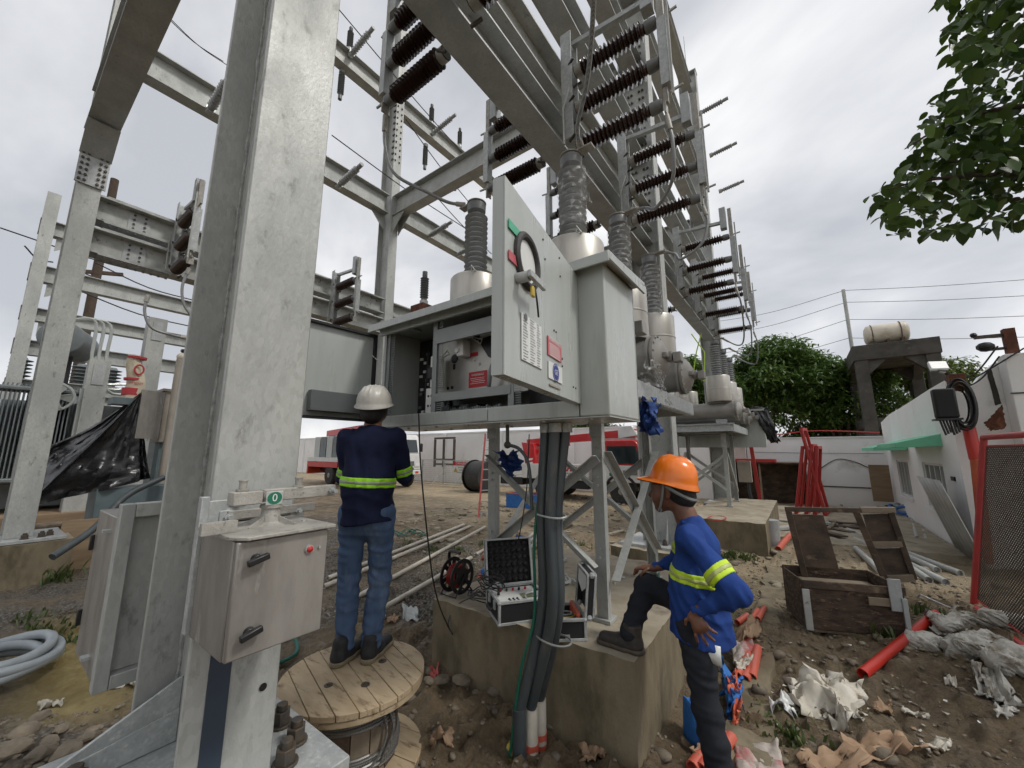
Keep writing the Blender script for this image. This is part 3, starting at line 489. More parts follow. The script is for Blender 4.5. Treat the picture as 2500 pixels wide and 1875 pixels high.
# ------------------------------------------------------------------ dead tank breakers
def make_breaker(label, wrap):
    t = thing('circuit_breaker', label, 'circuit breaker', (NX, 3.64, .57)); t['group'] = 'circuit breakers in the row'
    for k, Y in enumerate((2.6, 3.64, 4.68)):
        mb = MB(); mb.cyl((-2.62, Y, 2.6), (-1.03, Y, 2.6), .18, .18, 28); tk = mb.build('tank', 'tank_alu', t)
        for s in (-1, 1):
            xe = NX + s * .80; mb = MB(); mb.lathe([(.18, -.03), (.215, -.028), (.215, .0), (.20, .002), (.20, .014), (.215, .016), (.215, .04), (.19, .045), (.15, .085), (.085, .115), (.05, .12), (.05, .16), (.0, .162)], (xe, Y, 2.6), (s, 0, 0), 28); fl = mb.build('end_cover', 'tank_alu', t)
            mb = MB(); [hexn(mb, (xe + s * .04, Y + .2 * math.cos(a), 2.6 + .2 * math.sin(a)), (s, 0, 0), .011, .014) for a in np.arange(0, 6.28, .42)]; struct(mb.build('bolt_ring', 'galv', fl, smooth=False), 'stuff')
            mb = MB(); mb.bx(*sorted((xe + s * .17, xe + s * .24)), Y - .045, Y + .045, 2.54, 2.63); mb.build('gas_valve', 'tank_alu', fl, bevel=.006)
            mb = MB(); mb.beam((xe + s * .12, Y - .12, 2.6), (xe + s * .12, Y + .02, 2.6), .05, .05); mb.build('valve_arm', 'tank_alu', fl, bevel=.008)
        for s in (-1, 1):
            X = NX + s * .52; mb = MB(); mb.lathe([(.19, 0), (.232, .0), (.235, .01), (.235, .26), (.239, .265), (.239, .275), (.235, .28), (.235, .53), (.225, .545), (.12, .55), (.11, .56)], (X, Y, 2.80), XZ, 36); tu = mb.build('current_transformer_turret', 'turret_alu', t)
            mb = MB(); mb.bx(X - .03, X + .03, Y - .262, Y - .233, 2.9, 3.0); mb.build('junction_cover', 'turret_alu', tu, bevel=.003)
            mb = MB(); mb.tube([(X + .12, Y - .19, 3.33), (X + .13, Y - .2, 3.385), (X + .16, Y - .18, 3.33)], .008, 6); mb.build('lifting_eye', 'galv', tu)
            mb = MB(); mb.lathe([(.10, 0)] + sheds(.0, .66, .078, .112, 13) + [(.07, .665)], (X, Y, 3.36), XZ, 28); bu = mb.build('bushing', 'silicone', t)
            mb = MB(); mb.lathe([(.05, 0), (.062, .005), (.088, .03), (.092, .10), (.085, .115), (.03, .118)], (X, Y, 4.03), XZ, 24); mb.build('bushing_cap', 'cap_dark', bu)
            mb = MB(); mb.cyl((X, Y, 4.148), (X, Y, 4.158), .095, .095, 24); mb.bx(X + (.06 if s > 0 else -.20), X + (.20 if s > 0 else -.06), Y - .04, Y + .04, 4.159, 4.174); mb.build('terminal_pad', 'cast_alu', bu, bevel=.002)
            if wrap and s > 0:
                a = np.linspace(0, 2 * np.pi, 40, endpoint=False); zz = np.linspace(3.50 if k == 0 else 3.40, 4.02, 40); A, Zg = np.meshgrid(a, zz, indexing='ij'); rr = .117 + .010 * fbm(A * 2.2 + 30 + k, Zg * 22, 4 + k, 3) + .004 * np.sin(Zg * 124)
                rr[0] = rr[-1]; MB().grid(np.stack([X + rr * np.cos(A), Y + rr * np.sin(A), Zg], -1), True).build('plastic_wrap', 'plastic_wrap', bu)
                if k == 0:
                    P = np.array([[[X + .10 + .05 * i + .02 * math.sin(j), Y - .05 + .02 * math.cos(i * 3 + j), 3.98 - .045 * j - .04 * i] for j in range(7)] for i in range(3)]); MB().grid(P).build('loose_plastic_strip', 'plastic_wrap', bu)
    for X in (-2.60, -1.0): 
        MB().chan((X, 2.42, 2.24), (X, 5.0, 2.24), .07 if X < -2 else -.07, .15, .008, XA, XZ).build('frame_channel', 'galv_new', t)
    for Y in (2.44, 2.8, 3.92, 4.98): MB().chan((-2.59, Y, 2.24), (-1.01, Y, 2.24), .06, .14, .008, XB, XZ).build('frame_channel', 'galv_new', t)
    for Y in (2.6, 3.64, 4.68):
        for X in (-2.35, -1.29): MB().bx(X - .1, X + .1, Y - .07, Y + .07, 2.32, 2.43).build('tank_saddle', 'galv_new', t)
    MB().bx(-2.55, -1.05, 2.5, 4.9, 2.325, 2.335).build('frame_deck', 'galv_new', t)
    for X in (-2.25, -1.24):
        for Y in (2.8, 3.92):
            mb = MB(); sx_, sy = (1 if X < -2 else -1), (1 if Y < 3 else -1); mb.chan((X, Y - sy * .04, .6), (X, Y - sy * .04, 2.17), .06 * sy, .085, .007, XB, XA); lg = mb.build('leg', 'galv', t, bevel=.002)
            mb = MB(); mb.bx(X - .065, X + .065, Y - .065, Y + .065, .573, .6); mb.build('foot_plate', 'galv', lg, bevel=.003)
            mb = MB(); [hexn(mb, (X + dx, Y - sy * .042, z), (0, -sy, 0), .011, .012) for z in (1.0, 1.06, 1.5, 1.56, 2.0, 2.1) for dx in (0,)]; struct(mb.build('bolt_rows', 'galv_new', lg, smooth=False), 'stuff')
            mb = MB(); mb.bx(X - .05, X + .05, Y - sy * .049 - .003, Y - sy * .049 + .003, 1.86, 2.16); mb.build('splice_plate', 'galv_new', lg)
    u = .05
    for p0, p1 in (((-2.25, 2.74, .95), (-1.24, 2.74, 1.72)), ((-2.25, 2.72, 1.72), (-1.24, 2.72, .95)), ((-1.18, 2.8, .85), (-1.18, 3.92, 1.75)), ((-1.2, 2.8, 1.75), (-1.2, 3.92, .85)), ((-2.31, 2.8, .85), (-2.31, 3.92, 1.75)), ((-2.25, 3.98, .95), (-1.24, 3.98, 1.72)), ((-2.25, 4.0, 1.72), (-1.24, 4.0, .95))):
        d = (V(p1) - V(p0)).normalized(); side = V((0, -1, 0)) if abs(d.x) > .3 else V((1, 0, 0)); MB().ang(p0, p1, .06, .006, side, d.cross(side)).build('brace', 'galv', t)
    return t
br = make_breaker('near circuit breaker with plastic wrapped grey bushings behind the open cabinet', True)
br2 = copy_tree(br, None, (NX, 10.24, .55), math.pi, 'far circuit breaker with three grey bushings and round end covers')
for o in list(br2.children_recursive):
    if o.name.startswith(('plastic_wrap', 'loose_plastic')): bpy.data.objects.remove(o)
# ------------------------------------------------------------------ open control cabinet
YF, YB, CX0, CX1, CZ0, CZ1 = 1.9, 2.37, -2.79, -.775, 1.925, 2.80
cb = thing('control_cabinet', 'open grey breaker control cabinet with both doors swung out', 'cabinet', (-1.8, 2.1, CZ0))
MB().bx(CX0, CX1, YF, YB, CZ0, CZ0 + .006).build('floor', 'paint_grey', cb)
MB().bx(CX0, -.95, YF, YF + .05, CZ0 + .008, CZ0 + .10).build('front_sill', 'paint_grey', cb, bevel=.006)
MB().bx(CX0, CX0 + .03, YF + .052, YB, CZ0 + .008, CZ1 - .02).build('side_wall', 'paint_grey', cb)
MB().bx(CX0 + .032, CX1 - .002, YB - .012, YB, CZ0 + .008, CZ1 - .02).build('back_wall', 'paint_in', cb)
MB().bx(-.945, CX1, YF, YB - .014, CZ0 + .008, CZ1 - .015).build('end_housing', 'paint_grey', cb, bevel=.008)
MB().bx(CX0, -.95, YF, YF + .03, CZ1 - .09, CZ1 - .02).build('top_rail', 'paint_grey', cb, bevel=.004)
mb = MB(); mb.prof([(-.06, 0), (.53, .035), (.53, .06), (-.06, .025), ], (CX0 - .06, YF, CZ1 - .03), (CX1 + .06, YF, CZ1 - .03), XB, XZ); rf = mb.build('roof', 'paint_grey', cb, bevel=.003)
MB().bx(CX0 - .06, CX1 + .06, YF - .075, YF - .061, CZ1 - .065, CZ1 - .006).build('drip_edge', 'paint_grey', rf, bevel=.003)
MB().bx(CX1 + .046, CX1 + .06, YF - .06, YF + .53, CZ1 - .045, CZ1 + .0).build('drip_edge', 'paint_grey', rf)
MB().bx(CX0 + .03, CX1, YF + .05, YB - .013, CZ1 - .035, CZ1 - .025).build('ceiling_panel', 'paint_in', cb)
mb = MB(); [hexn(mb, (CX0 + .1 + i * .15, YF + .03 + (i % 2) * .3, CZ0), (0, 0, -1), .012, .01) for i in range(13)]; struct(mb.build('bolt_rows', 'galv_new', cb, smooth=False), 'stuff')
p = GY(1170, 1015, YF - .002); MB().bx(p.x - .07, p.x + .07, YF - .006, YF - .001, p.z - .035, p.z + .035).build('cover_plate', 'paint_grey', cb, bevel=.002)
# interior: slotted struts, relay frames, mechanism plate, trays
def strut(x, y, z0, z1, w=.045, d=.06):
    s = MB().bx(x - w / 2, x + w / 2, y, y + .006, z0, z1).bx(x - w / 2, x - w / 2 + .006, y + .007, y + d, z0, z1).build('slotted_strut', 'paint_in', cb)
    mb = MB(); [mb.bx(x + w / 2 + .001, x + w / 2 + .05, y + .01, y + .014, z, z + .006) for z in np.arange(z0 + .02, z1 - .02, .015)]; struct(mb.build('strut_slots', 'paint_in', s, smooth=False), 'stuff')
ix = lambda px, py, y: GY(px, py, y)
sA = ix(1060, 900, 1.97); sB = ix(1247, 940, 1.97)
for x in (sA.x, sB.x, -.99): strut(x, 1.97, CZ0 + .03, CZ1 - .05)
for x in (CX0 + .07,): strut(x, 1.95, CZ0 + .03, CZ1 - .05, .03); 
strut(-2.32, 2.2, CZ0 + .03, CZ1 - .05, .04)
for py0, py1 in ((808, 845), (962, 985)):
    a = ix(1062, py0, 1.975); b_ = ix(1062, py1, 1.975); MB().bx(sA.x, sB.x, 1.965, 1.985, b_.z + .01, a.z).build('cross_rail', 'paint_in', cb, bevel=.002)
zz = (2.16, 2.31, 2.46, 2.62)
for z in zz: MB().bx(-2.32, sA.x, 2.19, 2.2, z - .012, z + .012).build('relay_rail', 'paint_in', cb)
for z in (2.20, 2.35, 2.03):
    for i in range(4): MB().bx(-2.29 + i * .1, -2.21 + i * .1, 2.16, 2.25, z, z + .07).build('relay', 'black' if i % 2 else 'paint_dark', cb, bevel=.003)
    for i in range(9): MB().beam((-2.28 + i * .04, 2.155, z + .01), (-2.28 + i * .04 + random.uniform(-.01, .01), 2.15, z - .04), .008, .006).build('wire_tag', 'white', cb)
MB().bx(CX0 + .05, -2.36, 2.30, 2.33, CZ0 + .05, CZ1 - .06).build('wiring_panel', 'black', cb)
for i in range(16):
    z = 2.0 + .04 * i; x = -2.66 + .06 * math.sin(i * 1.7); MB().bx(x, x + .035, 2.285, 2.298, z, z + .022).build('terminal_block', 'white' if i % 3 else 'paint_dark', cb)
for i in range(7):
    x = -2.60 + .03 * i; MB().tube(spl([(x, 2.28, 2.72), (x + .03 * math.sin(i), 2.27, 2.45), (x - .02, 2.28, 2.2), (x + .02, 2.27, 1.95)], 10), .006, 5).build('wire_bundle', 'black', cb)
mb = MB(); a, b_ = ix(1072, 838, 2.14), ix(1215, 962, 2.14); MB().bx(a.x, sB.x + .02, 2.14, 2.15, b_.z, a.z + .01).build('mechanism_plate', 'plate_alu', cb, bevel=.002)
mpY = 2.138
def disc(px, py, r, m, nm, y=mpY, t=.004): p = ix(px, py, y); return MB().cyl((p.x, y - t, p.z), (p.x, y, p.z), r, r, 24).build(nm, m, cb)
disc(1110, 876, .036, 'black', 'shaft_hole'); p = ix(1109, 898, mpY); MB().bx(p.x - .011, p.x + .011, mpY - .003, mpY, p.z - .014, p.z + .03).build('key_slot', 'black', cb)
disc(1094, 948, .013, 'black', 'small_hole'); disc(1104, 946, .013, 'black', 'small_hole')
p = ix(1185, 850, mpY); MB().prof([(-.07, .075), (.08, .09), (.09, -.1), (.03, -.07), (-.02, .0)], (p.x, mpY - .003, p.z), (p.x, mpY, p.z), XA, XZ).build('cam_opening', 'black', cb)
disc(1164, 821, .034, 'black', 'shaft_hole')
for px, py in ((1158, 878), (1169, 888)): disc(px, py, .016, 'label_white', 'round_sticker', mpY, .002); disc(px, py, .009, 'paint_dark', 'round_symbol', mpY - .0025, .002); disc(px, py, .0065, 'label_white', 'round_symbol', mpY - .005, .002)
def tri_handle(pts, nm):
    P = [ix(px, py, 2.06) for px, py in pts]; MB().tube(P, .005, 6, True).build(nm, 'label_white', cb)
tri_handle(((1071, 880), (1093, 856), (1097, 865)), 'indicator_frame'); tri_handle(((1150, 823), (1177, 828), (1173, 840)), 'indicator_frame')
p = ix(1122, 848, 2.05); bx = MB().bx(p.x - .034, p.x + .034, 2.05, 2.137, p.z - .066, p.z + .066).build('light_switch_box', 'white', cb, bevel=.008); q = ix(1117, 856, 2.05); MB().cyl((q.x, 2.035, q.z), (q.x, 2.05, q.z), .018, .018, 18).build('rotary_knob', 'white', bx)
def sign(px0, py0, px1, py1, y, m, nm, lines, par=cb, head=None, tm='label_white'):
    a, b_ = GY(px0, py0, y), GY(px1, py1, y); w, h = b_.x - a.x, a.z - b_.z; c = ((a.x + b_.x) / 2, y, (a.z + b_.z) / 2); s = MB().bx(a.x, b_.x, y - .002, y, b_.z, a.z).build(nm, m, par)
    if head: text('sign_lettering', head, h * .2, (c[0], y - .0035, c[2] + h * .28), XA, XZ, tm, s)
    for i in range(lines): MB().bx(c[0] - w * (.40 - .04 * (i % 3)), c[0] + w * (.40 - .03 * ((i + 1) % 3)), y - .0032, y - .0022, c[2] + h * (.08 - .11 * i) - h * .012, c[2] + h * (.08 - .11 * i) + h * .012).build('sign_lettering', tm, s)
    return s
sign(1145, 910, 1189, 942, mpY, 'red_label', 'warning_sign', 4, head='WARNING!'); sign(1149, 862, 1167, 868, mpY, 'red_label', 'warning_sign', 0)
p = ix(1193, 905, 2.08); MB().tube(spl([ix(1217, 820, 2.07), ix(1209, 850, 2.06), ix(1217, 868, 2.05), ix(1200, 895, 2.06), ix(1195, 930, 2.07), ix(1193, 948, 2.09)], 20), .015, 8).build('corrugated_hose', 'paint_in', cb)
MB().tube(spl([ix(1074, 792, 2.2), ix(1130, 780, 2.2), ix(1215, 775, 2.2)], 10), .02, 6).build('wire_bundle', 'black', cb)
for z, y in ((CZ0 + .06, 2.02), (CZ0 + .03, 2.1)): MB().tube(spl([(sA.x + .03, y, z), (-1.5, y, z + .01), (sB.x, y, z)], 10), .02, 6).build('wire_bundle', 'black', cb)
for z in (2.665, 2.045):
    for i in range(22): x = sA.x + .06 + i * .022; MB().bx(x, x + .014, 2.09, 2.12, z, z + random.uniform(.015, .03)).build('terminal_block', 'white' if z > 2.5 else 'paint_in', cb)
MB().bx(sA.x - .115, sA.x - .03, 2.0, 2.03, CZ0 + .05, CZ0 + .30).build('perforated_bracket', 'label_white', cb); mb = MB(); [mb.cyl((sA.x - .085 + .035 * i, 1.995, CZ0 + .09 + .075 * j), (sA.x - .085 + .035 * i, 2.0, CZ0 + .09 + .075 * j), .009, .009, 10) for i in range(2) for j in range(3)]; mb.build('bracket_holes', 'black', cb)
MB().bx(sA.x - .10, sA.x - .03, 2.02, 2.1, CZ0 + .31, CZ0 + .56).build('motor_housing', 'label_white', cb, bevel=.006); MB().bx(sA.x - .09, sA.x - .02, 1.98, 2.02, CZ0 + .37, CZ0 + .46).build('contact_block', 'black', cb, bevel=.006)
MB().bx(-2.50, -2.40, 2.0, 2.08, CZ0 + .008, CZ0 + .045).build('small_heater', 'white', cb, bevel=.003)
MB().bx(sB.x + .05, -.96, 2.1, 2.3, CZ0 + .03, CZ0 + .5).build('spring_unit', 'black', cb, bevel=.01)
c = GY(1020, 790, 2.12); MB().bx(c.x - .08, c.x + .08, 2.0, 2.1, CZ1 - .06, CZ1 - .038).build('lamp_fitting', 'paint_in', cb, bevel=.004)
for x, z in ((-.90, 2.10),): pass
# doors
DH = V((-.93, YF - .004, 2.0)); DF = V((-.765, 1.0, 2.0)); du = (DF - DH).normalized(); dn = V((-du.y, du.x, 0)); dl = (DF - DH).length; DT = .735
if dn.x < 0: dn = -dn
def dpt(a, b_, c=0.): return DH + du * a + XZv * b_ + dn * c
XZv = V((0, 0, 1))
d = MB(); d.ob(dpt(dl / 2, DT / 2, -.004), du * dl / 2, XZv * DT / 2, dn * .003); dr = d.build('door', 'paint_grey', cb); dr['label'] = 'right cabinet door with round window and nameplate'
for a0, a1, b0, b1 in ((0, .012, 0, DT), (dl - .012, dl, 0, DT), (.013, dl - .013, 0, .012), (.013, dl - .013, DT - .012, DT)): MB().ob(dpt((a0 + a1) / 2, (b0 + b1) / 2, -.0295), du * (a1 - a0) / 2, XZv * (b1 - b0) / 2, dn * .0215).build('door_rim', 'paint_grey', dr)
def onD(px, py, c=0.): return GP(px, py, dpt(0, 0, c), dn)
c0 = onD(1285, 640); rw, rh = .10, .10
ring = [c0 + du * rw * math.cos(a) + XZv * rh * math.sin(a) + dn * .004 for a in np.linspace(0, 6.283, 36, endpoint=False)]
MB().tube(ring, .016, 8, True).build('window_gasket', 'rubber', dr); MB().add([c0 + du * rw * math.cos(a) + XZv * rh * math.sin(a) + dn * .003 for a in np.linspace(0, 6.283, 36, endpoint=False)], [tuple(range(36))]).build('window_glass', 'label_white', dr)
def dplate(px0, py0, px1, py1, m, nm, th=.003):
    a, b_ = onD(px0, py0), onD(px1, py1); A = ((a - DH).dot(du), a.z - DH.z); B_ = ((b_ - DH).dot(du), b_.z - DH.z); ca, cbz = (A[0] + B_[0]) / 2, (A[1] + B_[1]) / 2; w, h = abs(A[0] - B_[0]), abs(A[1] - B_[1])
    return MB().ob(dpt(ca, cbz, th), du * w / 2, XZv * h / 2, dn * .0015).build(nm, m, dr), ca, cbz, w, h
def dlines(s, ca, cbz, w, h, n, m, x0=-.45, x1=.45, top=.42, bot=-.42, lw=.5):
    for i in range(n):
        b_ = cbz + h * (top + (bot - top) * i / max(1, n - 1)); e0, e1 = ca - w * (x0 + .03 * random.random()), ca - w * (x1 - .12 * random.random()); MB().ob(dpt((e0 + e1) / 2, b_, .0051), du * abs(e1 - e0) / 2, XZv * (h / n) * .22 * lw, dn * .0004).build('plate_lettering', m, s)
s, ca_, cz_, w_, h_ = dplate(1271, 762, 1321, 902, 'label_white', 'nameplate'); h_ = max(h_, .2)
dlines(s, ca_, cz_, w_, h_, 16, 'paint_dark', -.45, -.2); dlines(s, ca_, cz_, w_, h_, 17, 'paint_dark', -.12, .16); dlines(s, ca_, cz_, w_, h_, 17, 'paint_dark', .22, .45)
def rnd(ca, cz, r, m, nm, par, c=.006, r2=None):
    P = [dpt(ca, cz, c) + du * r * math.cos(a) + XZv * (r2 or r) * math.sin(a) for a in np.linspace(0, 6.283, 28, endpoint=False)]
    return MB().add(P, [tuple(range(28))]).build(nm, m, par)
rnd(ca_ + w_ * .32, cz_ + h_ * .40, .015, 'paint_dark', 'plate_emblem', s)
s, ca_, cz_, w_, h_ = dplate(1335, 819, 1369, 886, 'label_pink', 'warning_plate'); h_ = max(h_, .11)
text('plate_lettering', 'WARNING!', w_ * .17, dpt(ca_, cz_ + h_ * .30, .0052), -du, XZv, 'label_white', s, .0004); dlines(s, ca_, cz_, w_, h_, 6, 'label_white', -.42, .42, .12, -.34)
s, ca_, cz_, w_, h_ = dplate(1337, 880, 1371, 938, 'label_white', 'logo_plate')
rnd(ca_, cz_, .042, 'navy_print', 'plate_emblem', s, .0052); rnd(ca_, cz_, .036, 'label_white', 'plate_emblem', s, .0056); rnd(ca_, cz_, .034, 'navy_print', 'plate_emblem', s, .0060)
text('plate_lettering', 'GE', .034, dpt(ca_, cz_, .0066), -du, XZv, 'label_white', s, .0004)
dplate(1340, 936, 1367, 952, 'beige_box', 'paper_sticker'); 
for (px, py), m in (((1253, 560), 'green_label'), ((1253, 634), 'label_pink')):
    q = onD(px, py); a = (q - DH).dot(du); MB().ob(dpt(a, q.z - DH.z, .004), du * .045, XZv * .017, dn * .002).build('tag_plate', m, dr)
q = onD(1262, 680); a = (q - DH).dot(du); hd = MB().cyl(q + dn * .001, q + dn * .05, .02, .02, 16).build('door_handle', 'galv_new', dr); MB().ob(q + dn * .06 - du * .05, du * .075, XZv * .013, dn * .008).build('handle_lever', 'galv_new', hd, bevel=.003); MB().ob(q + dn * .05 - du * .03 - XZv * .05, du * .012, XZv * .02, dn * .006).build('padlock', 'brass', hd, bevel=.003)
MB().tube(spl([q + dn * .05 - du * .05 - XZv * .02, q + dn * .055 - du * .06 - XZv * .08, q + dn * .05 - du * .085 - XZv * .13], 8), .004, 5).build('cable_tie', 'black', hd)
mb = MB(); [mb.cyl(onD(px, py, -.001), onD(px, py, -.001) + dn * .004, .005, .005, 8) for px, py in ((1325, 585), (1330, 633), (1365, 630), (1262, 565), (1352, 807), (1357, 811), (1399, 945), (1405, 948), (1372, 876), (1372, 894), (1367, 675), (1413, 700))]; mb.build('rivets', 'steel_dark', dr)
LH = V((CX0 - .03, YF - .004, 1.985)); LF = V((-2.86, 1.0, 1.985)); lu = (LF - LH).normalized(); ln_ = V((-lu.y, lu.x, 0)); 
if ln_.x < 0: ln_ = -ln_
ll = (LF - LH).length; lp = lambda a, b_, c=0.: LH + lu * a + XZv * b_ + ln_ * c
dl_ = MB().ob(lp(ll / 2, DT / 2, -.02), lu * ll / 2, XZv * DT / 2, ln_ * .003).build('door', 'paint_grey', cb); dl_['label'] = 'left cabinet door seen from inside with document pocket'
for a0, a1, b0, b1 in ((0, .02, 0, DT), (ll - .02, ll, 0, DT), (.021, ll - .021, 0, .02), (.021, ll - .021, DT - .02, DT)): MB().ob(lp((a0 + a1) / 2, (b0 + b1) / 2, 0), lu * (a1 - a0) / 2, XZv * (b1 - b0) / 2, ln_ * .0165).build('door_seal', 'black_matte', dl_)
MB().ob(lp(.30, .13, .02), lu * .22, XZv * .075, ln_ * .03).build('document_pocket', 'paint_dark', dl_, bevel=.003)
MB().tube(spl([lp(.03, .56, -.01), lp(.0, .52, .03), LH + V((.06, .05, .52))], 8), .004, 5).build('earth_strap', 'label_white', dl_)
# conduits under the cabinet
_t = [tuple(GY(px, 1060, y)[:2]) for px, y in ((1333, 2.13), (1356, 2.10), (1382, 2.16))]; _m = [tuple(GY(px, 1400, y)[:2]) for px, y in ((1324, 2.10), (1346, 2.07), (1362, 2.12))]; _b = [tuple(GZ(px, py, .12)[:2]) for px, py in ((1268, 1815), (1297, 1800), (1318, 1775))]
for k, (dx, top, mid, bot, lb) in enumerate(((0, _t[0], _m[0], _b[0], 'left grey conduit running down from the cabinet to the ground'), (1, _t[1], _m[1], _b[1], 'middle grey conduit running down from the cabinet to the ground'), (2, _t[2], _m[2], _b[2], 'right grey conduit running down from the cabinet to the ground'))):
    t = thing('conduit', lb, 'conduit', (*bot, 0), 'conduits under the cabinet')
    MB().tube(spl([(*top, 1.92), (*mid, 1.35), (*mid, .85), (*bot, .28)], 24), .033, 14).build('pipe', 'conduit', t)
    MB().cyl((*top, 1.865), (*top, 1.92), .040, .040, 16).build('coupling', 'galv_new', t)
    if k: MB().cyl((*bot, .04), (*bot, .27), .040, .040, 14).build('sleeve', 'pvc_white', t); MB().cyl((bot[0] - .015, bot[1] + .01, -.05), (*bot, .10), .044, .044, 14).build('red_sleeve', 'salmon_pipe', t)
    else: MB().cyl((*bot, -.05), (*bot, .30), .040, .040, 14).build('sleeve', 'conduit', t)
def band(z, w, m, lb): 
    P = [(-1.245 + w * math.cos(a), 2.095 + w * .62 * math.sin(a), z + .004 * math.sin(a * 2)) for a in np.linspace(0, 6.283, 30, endpoint=False)]; return tag(MB().tube(P, .006, 6, True).build('strap', m), lb, 'strap')
band(1.37, .092, 'galv_new', 'shiny metal strap round the upper conduits'); band(.70, .108, 'strap', 'wire tie round the lower conduits')
tag(MB().tube(spl([(_t[0][0] - .03, _t[0][1] - .03, 1.55), (_m[0][0] - .036, _m[0][1] - .03, 1.2), (_m[0][0] - .04, _m[0][1] - .03, .8), ((_m[0][0] + _b[0][0]) / 2 - .045, _b[0][1] - .02, .5), (_b[0][0] - .045, _b[0][1] - .03, .05)], 26), .009, 8).build('green_hose', 'green_hose'), 'thin green hose tied along the left conduit', 'hose')
t = thing('drain_fitting', 'small black drain fitting with hose under the cabinet', 'fitting', (-1.52, 2.0, 1.7)); MB().cyl((-1.52, 2.02, 1.80), (-1.52, 2.02, 1.92), .012, .012, 10).ball((-1.52, 2.02, 1.79), .024, 10).build('valve', 'steel_dark', t); MB().tube(spl([(-1.51, 2.02, 1.79), (-1.43, 2.03, 1.76), (-1.37, 2.04, 1.66), (-1.355, 2.05, 1.4)], 14), .011, 8).build('hose', 'conduit', t)
# torn blue tarp bits
def rag(name, pts, m, label, cat, n=10, amp=.03, seed=0, sol=.003, fq=3.2):
    n = max(n, 18)
    A, B_, C_, D_ = [V(p) for p in pts]; P = np.zeros((n, n, 3))
    for i in range(n):
        for j in range(n):
            u_, v_ = i / (n - 1), j / (n - 1); p = A * (1 - u_) * (1 - v_) + B_ * u_ * (1 - v_) + C_ * u_ * v_ + D_ * (1 - u_) * v_; P[i, j] = p
    ii, jj = np.meshgrid(np.arange(n), np.arange(n), indexing='ij'); nrm = np.array((B_ - A).cross(D_ - A).normalized())
    P += (amp * 2.2 * fbm(ii * fq / n + seed, jj * fq / n, seed + 3, 4))[..., None] * nrm; e_ = ((ii == 0) | (jj == 0) | (ii == n - 1) | (jj == n - 1)); P += e_[..., None] * np.stack([fbm(ii * .55 + seed + q_, jj * .55, seed + q_, 3) for q_ in (0, 5, 9)], -1) * amp * 1.6
    if max(q_.z for q_ in (A, B_, C_, D_)) < .25 and max(q_.y for q_ in (A, B_, C_, D_)) < 9: P[..., 2] += hgt(P[..., 0], P[..., 1]) + .006; P[..., 2] = np.maximum(P[..., 2], hgt(P[..., 0], P[..., 1]) + .004)
    return tag(MB().grid(P).build(name, m, solid=sol), label, cat)
rag('tarp_scrap', (GY(1562, 975, 3.0), GY(1600, 978, 3.0), GY(1612, 1050, 3.0), GY(1563, 1060, 3.02)), 'blue_tarp', 'torn dark blue tarp hanging at the right cabinet corner', 'tarp', 14, .05, 4)
rag('tarp_scrap', (GY(1222, 1108, 2.76), GY(1262, 1102, 2.74), GY(1276, 1145, 2.70), GY(1252, 1160, 2.7)), 'blue_tarp', 'torn dark blue tarp caught on the left breaker leg', 'tarp', 12, .04, 9)
rag('plastic_sheet', (GX(1580, 892, -.9), GX(1612, 895, -.88), GX(1622, 948, -.93), GX(1596, 945, -.93)), 'plastic_wrap', 'crumpled clear plastic sheet on the breaker frame channel', 'plastic sheet', 14, .05, 5)
rag('plastic_sheet', (GX(1600, 930, -.90), GX(1612, 930, -.90), GX(1645, 995, -.93), GX(1638, 1000, -.93)), 'plastic_wrap', 'thin torn plastic strip hanging from the breaker frame channel', 'plastic sheet', 10, .02, 6)
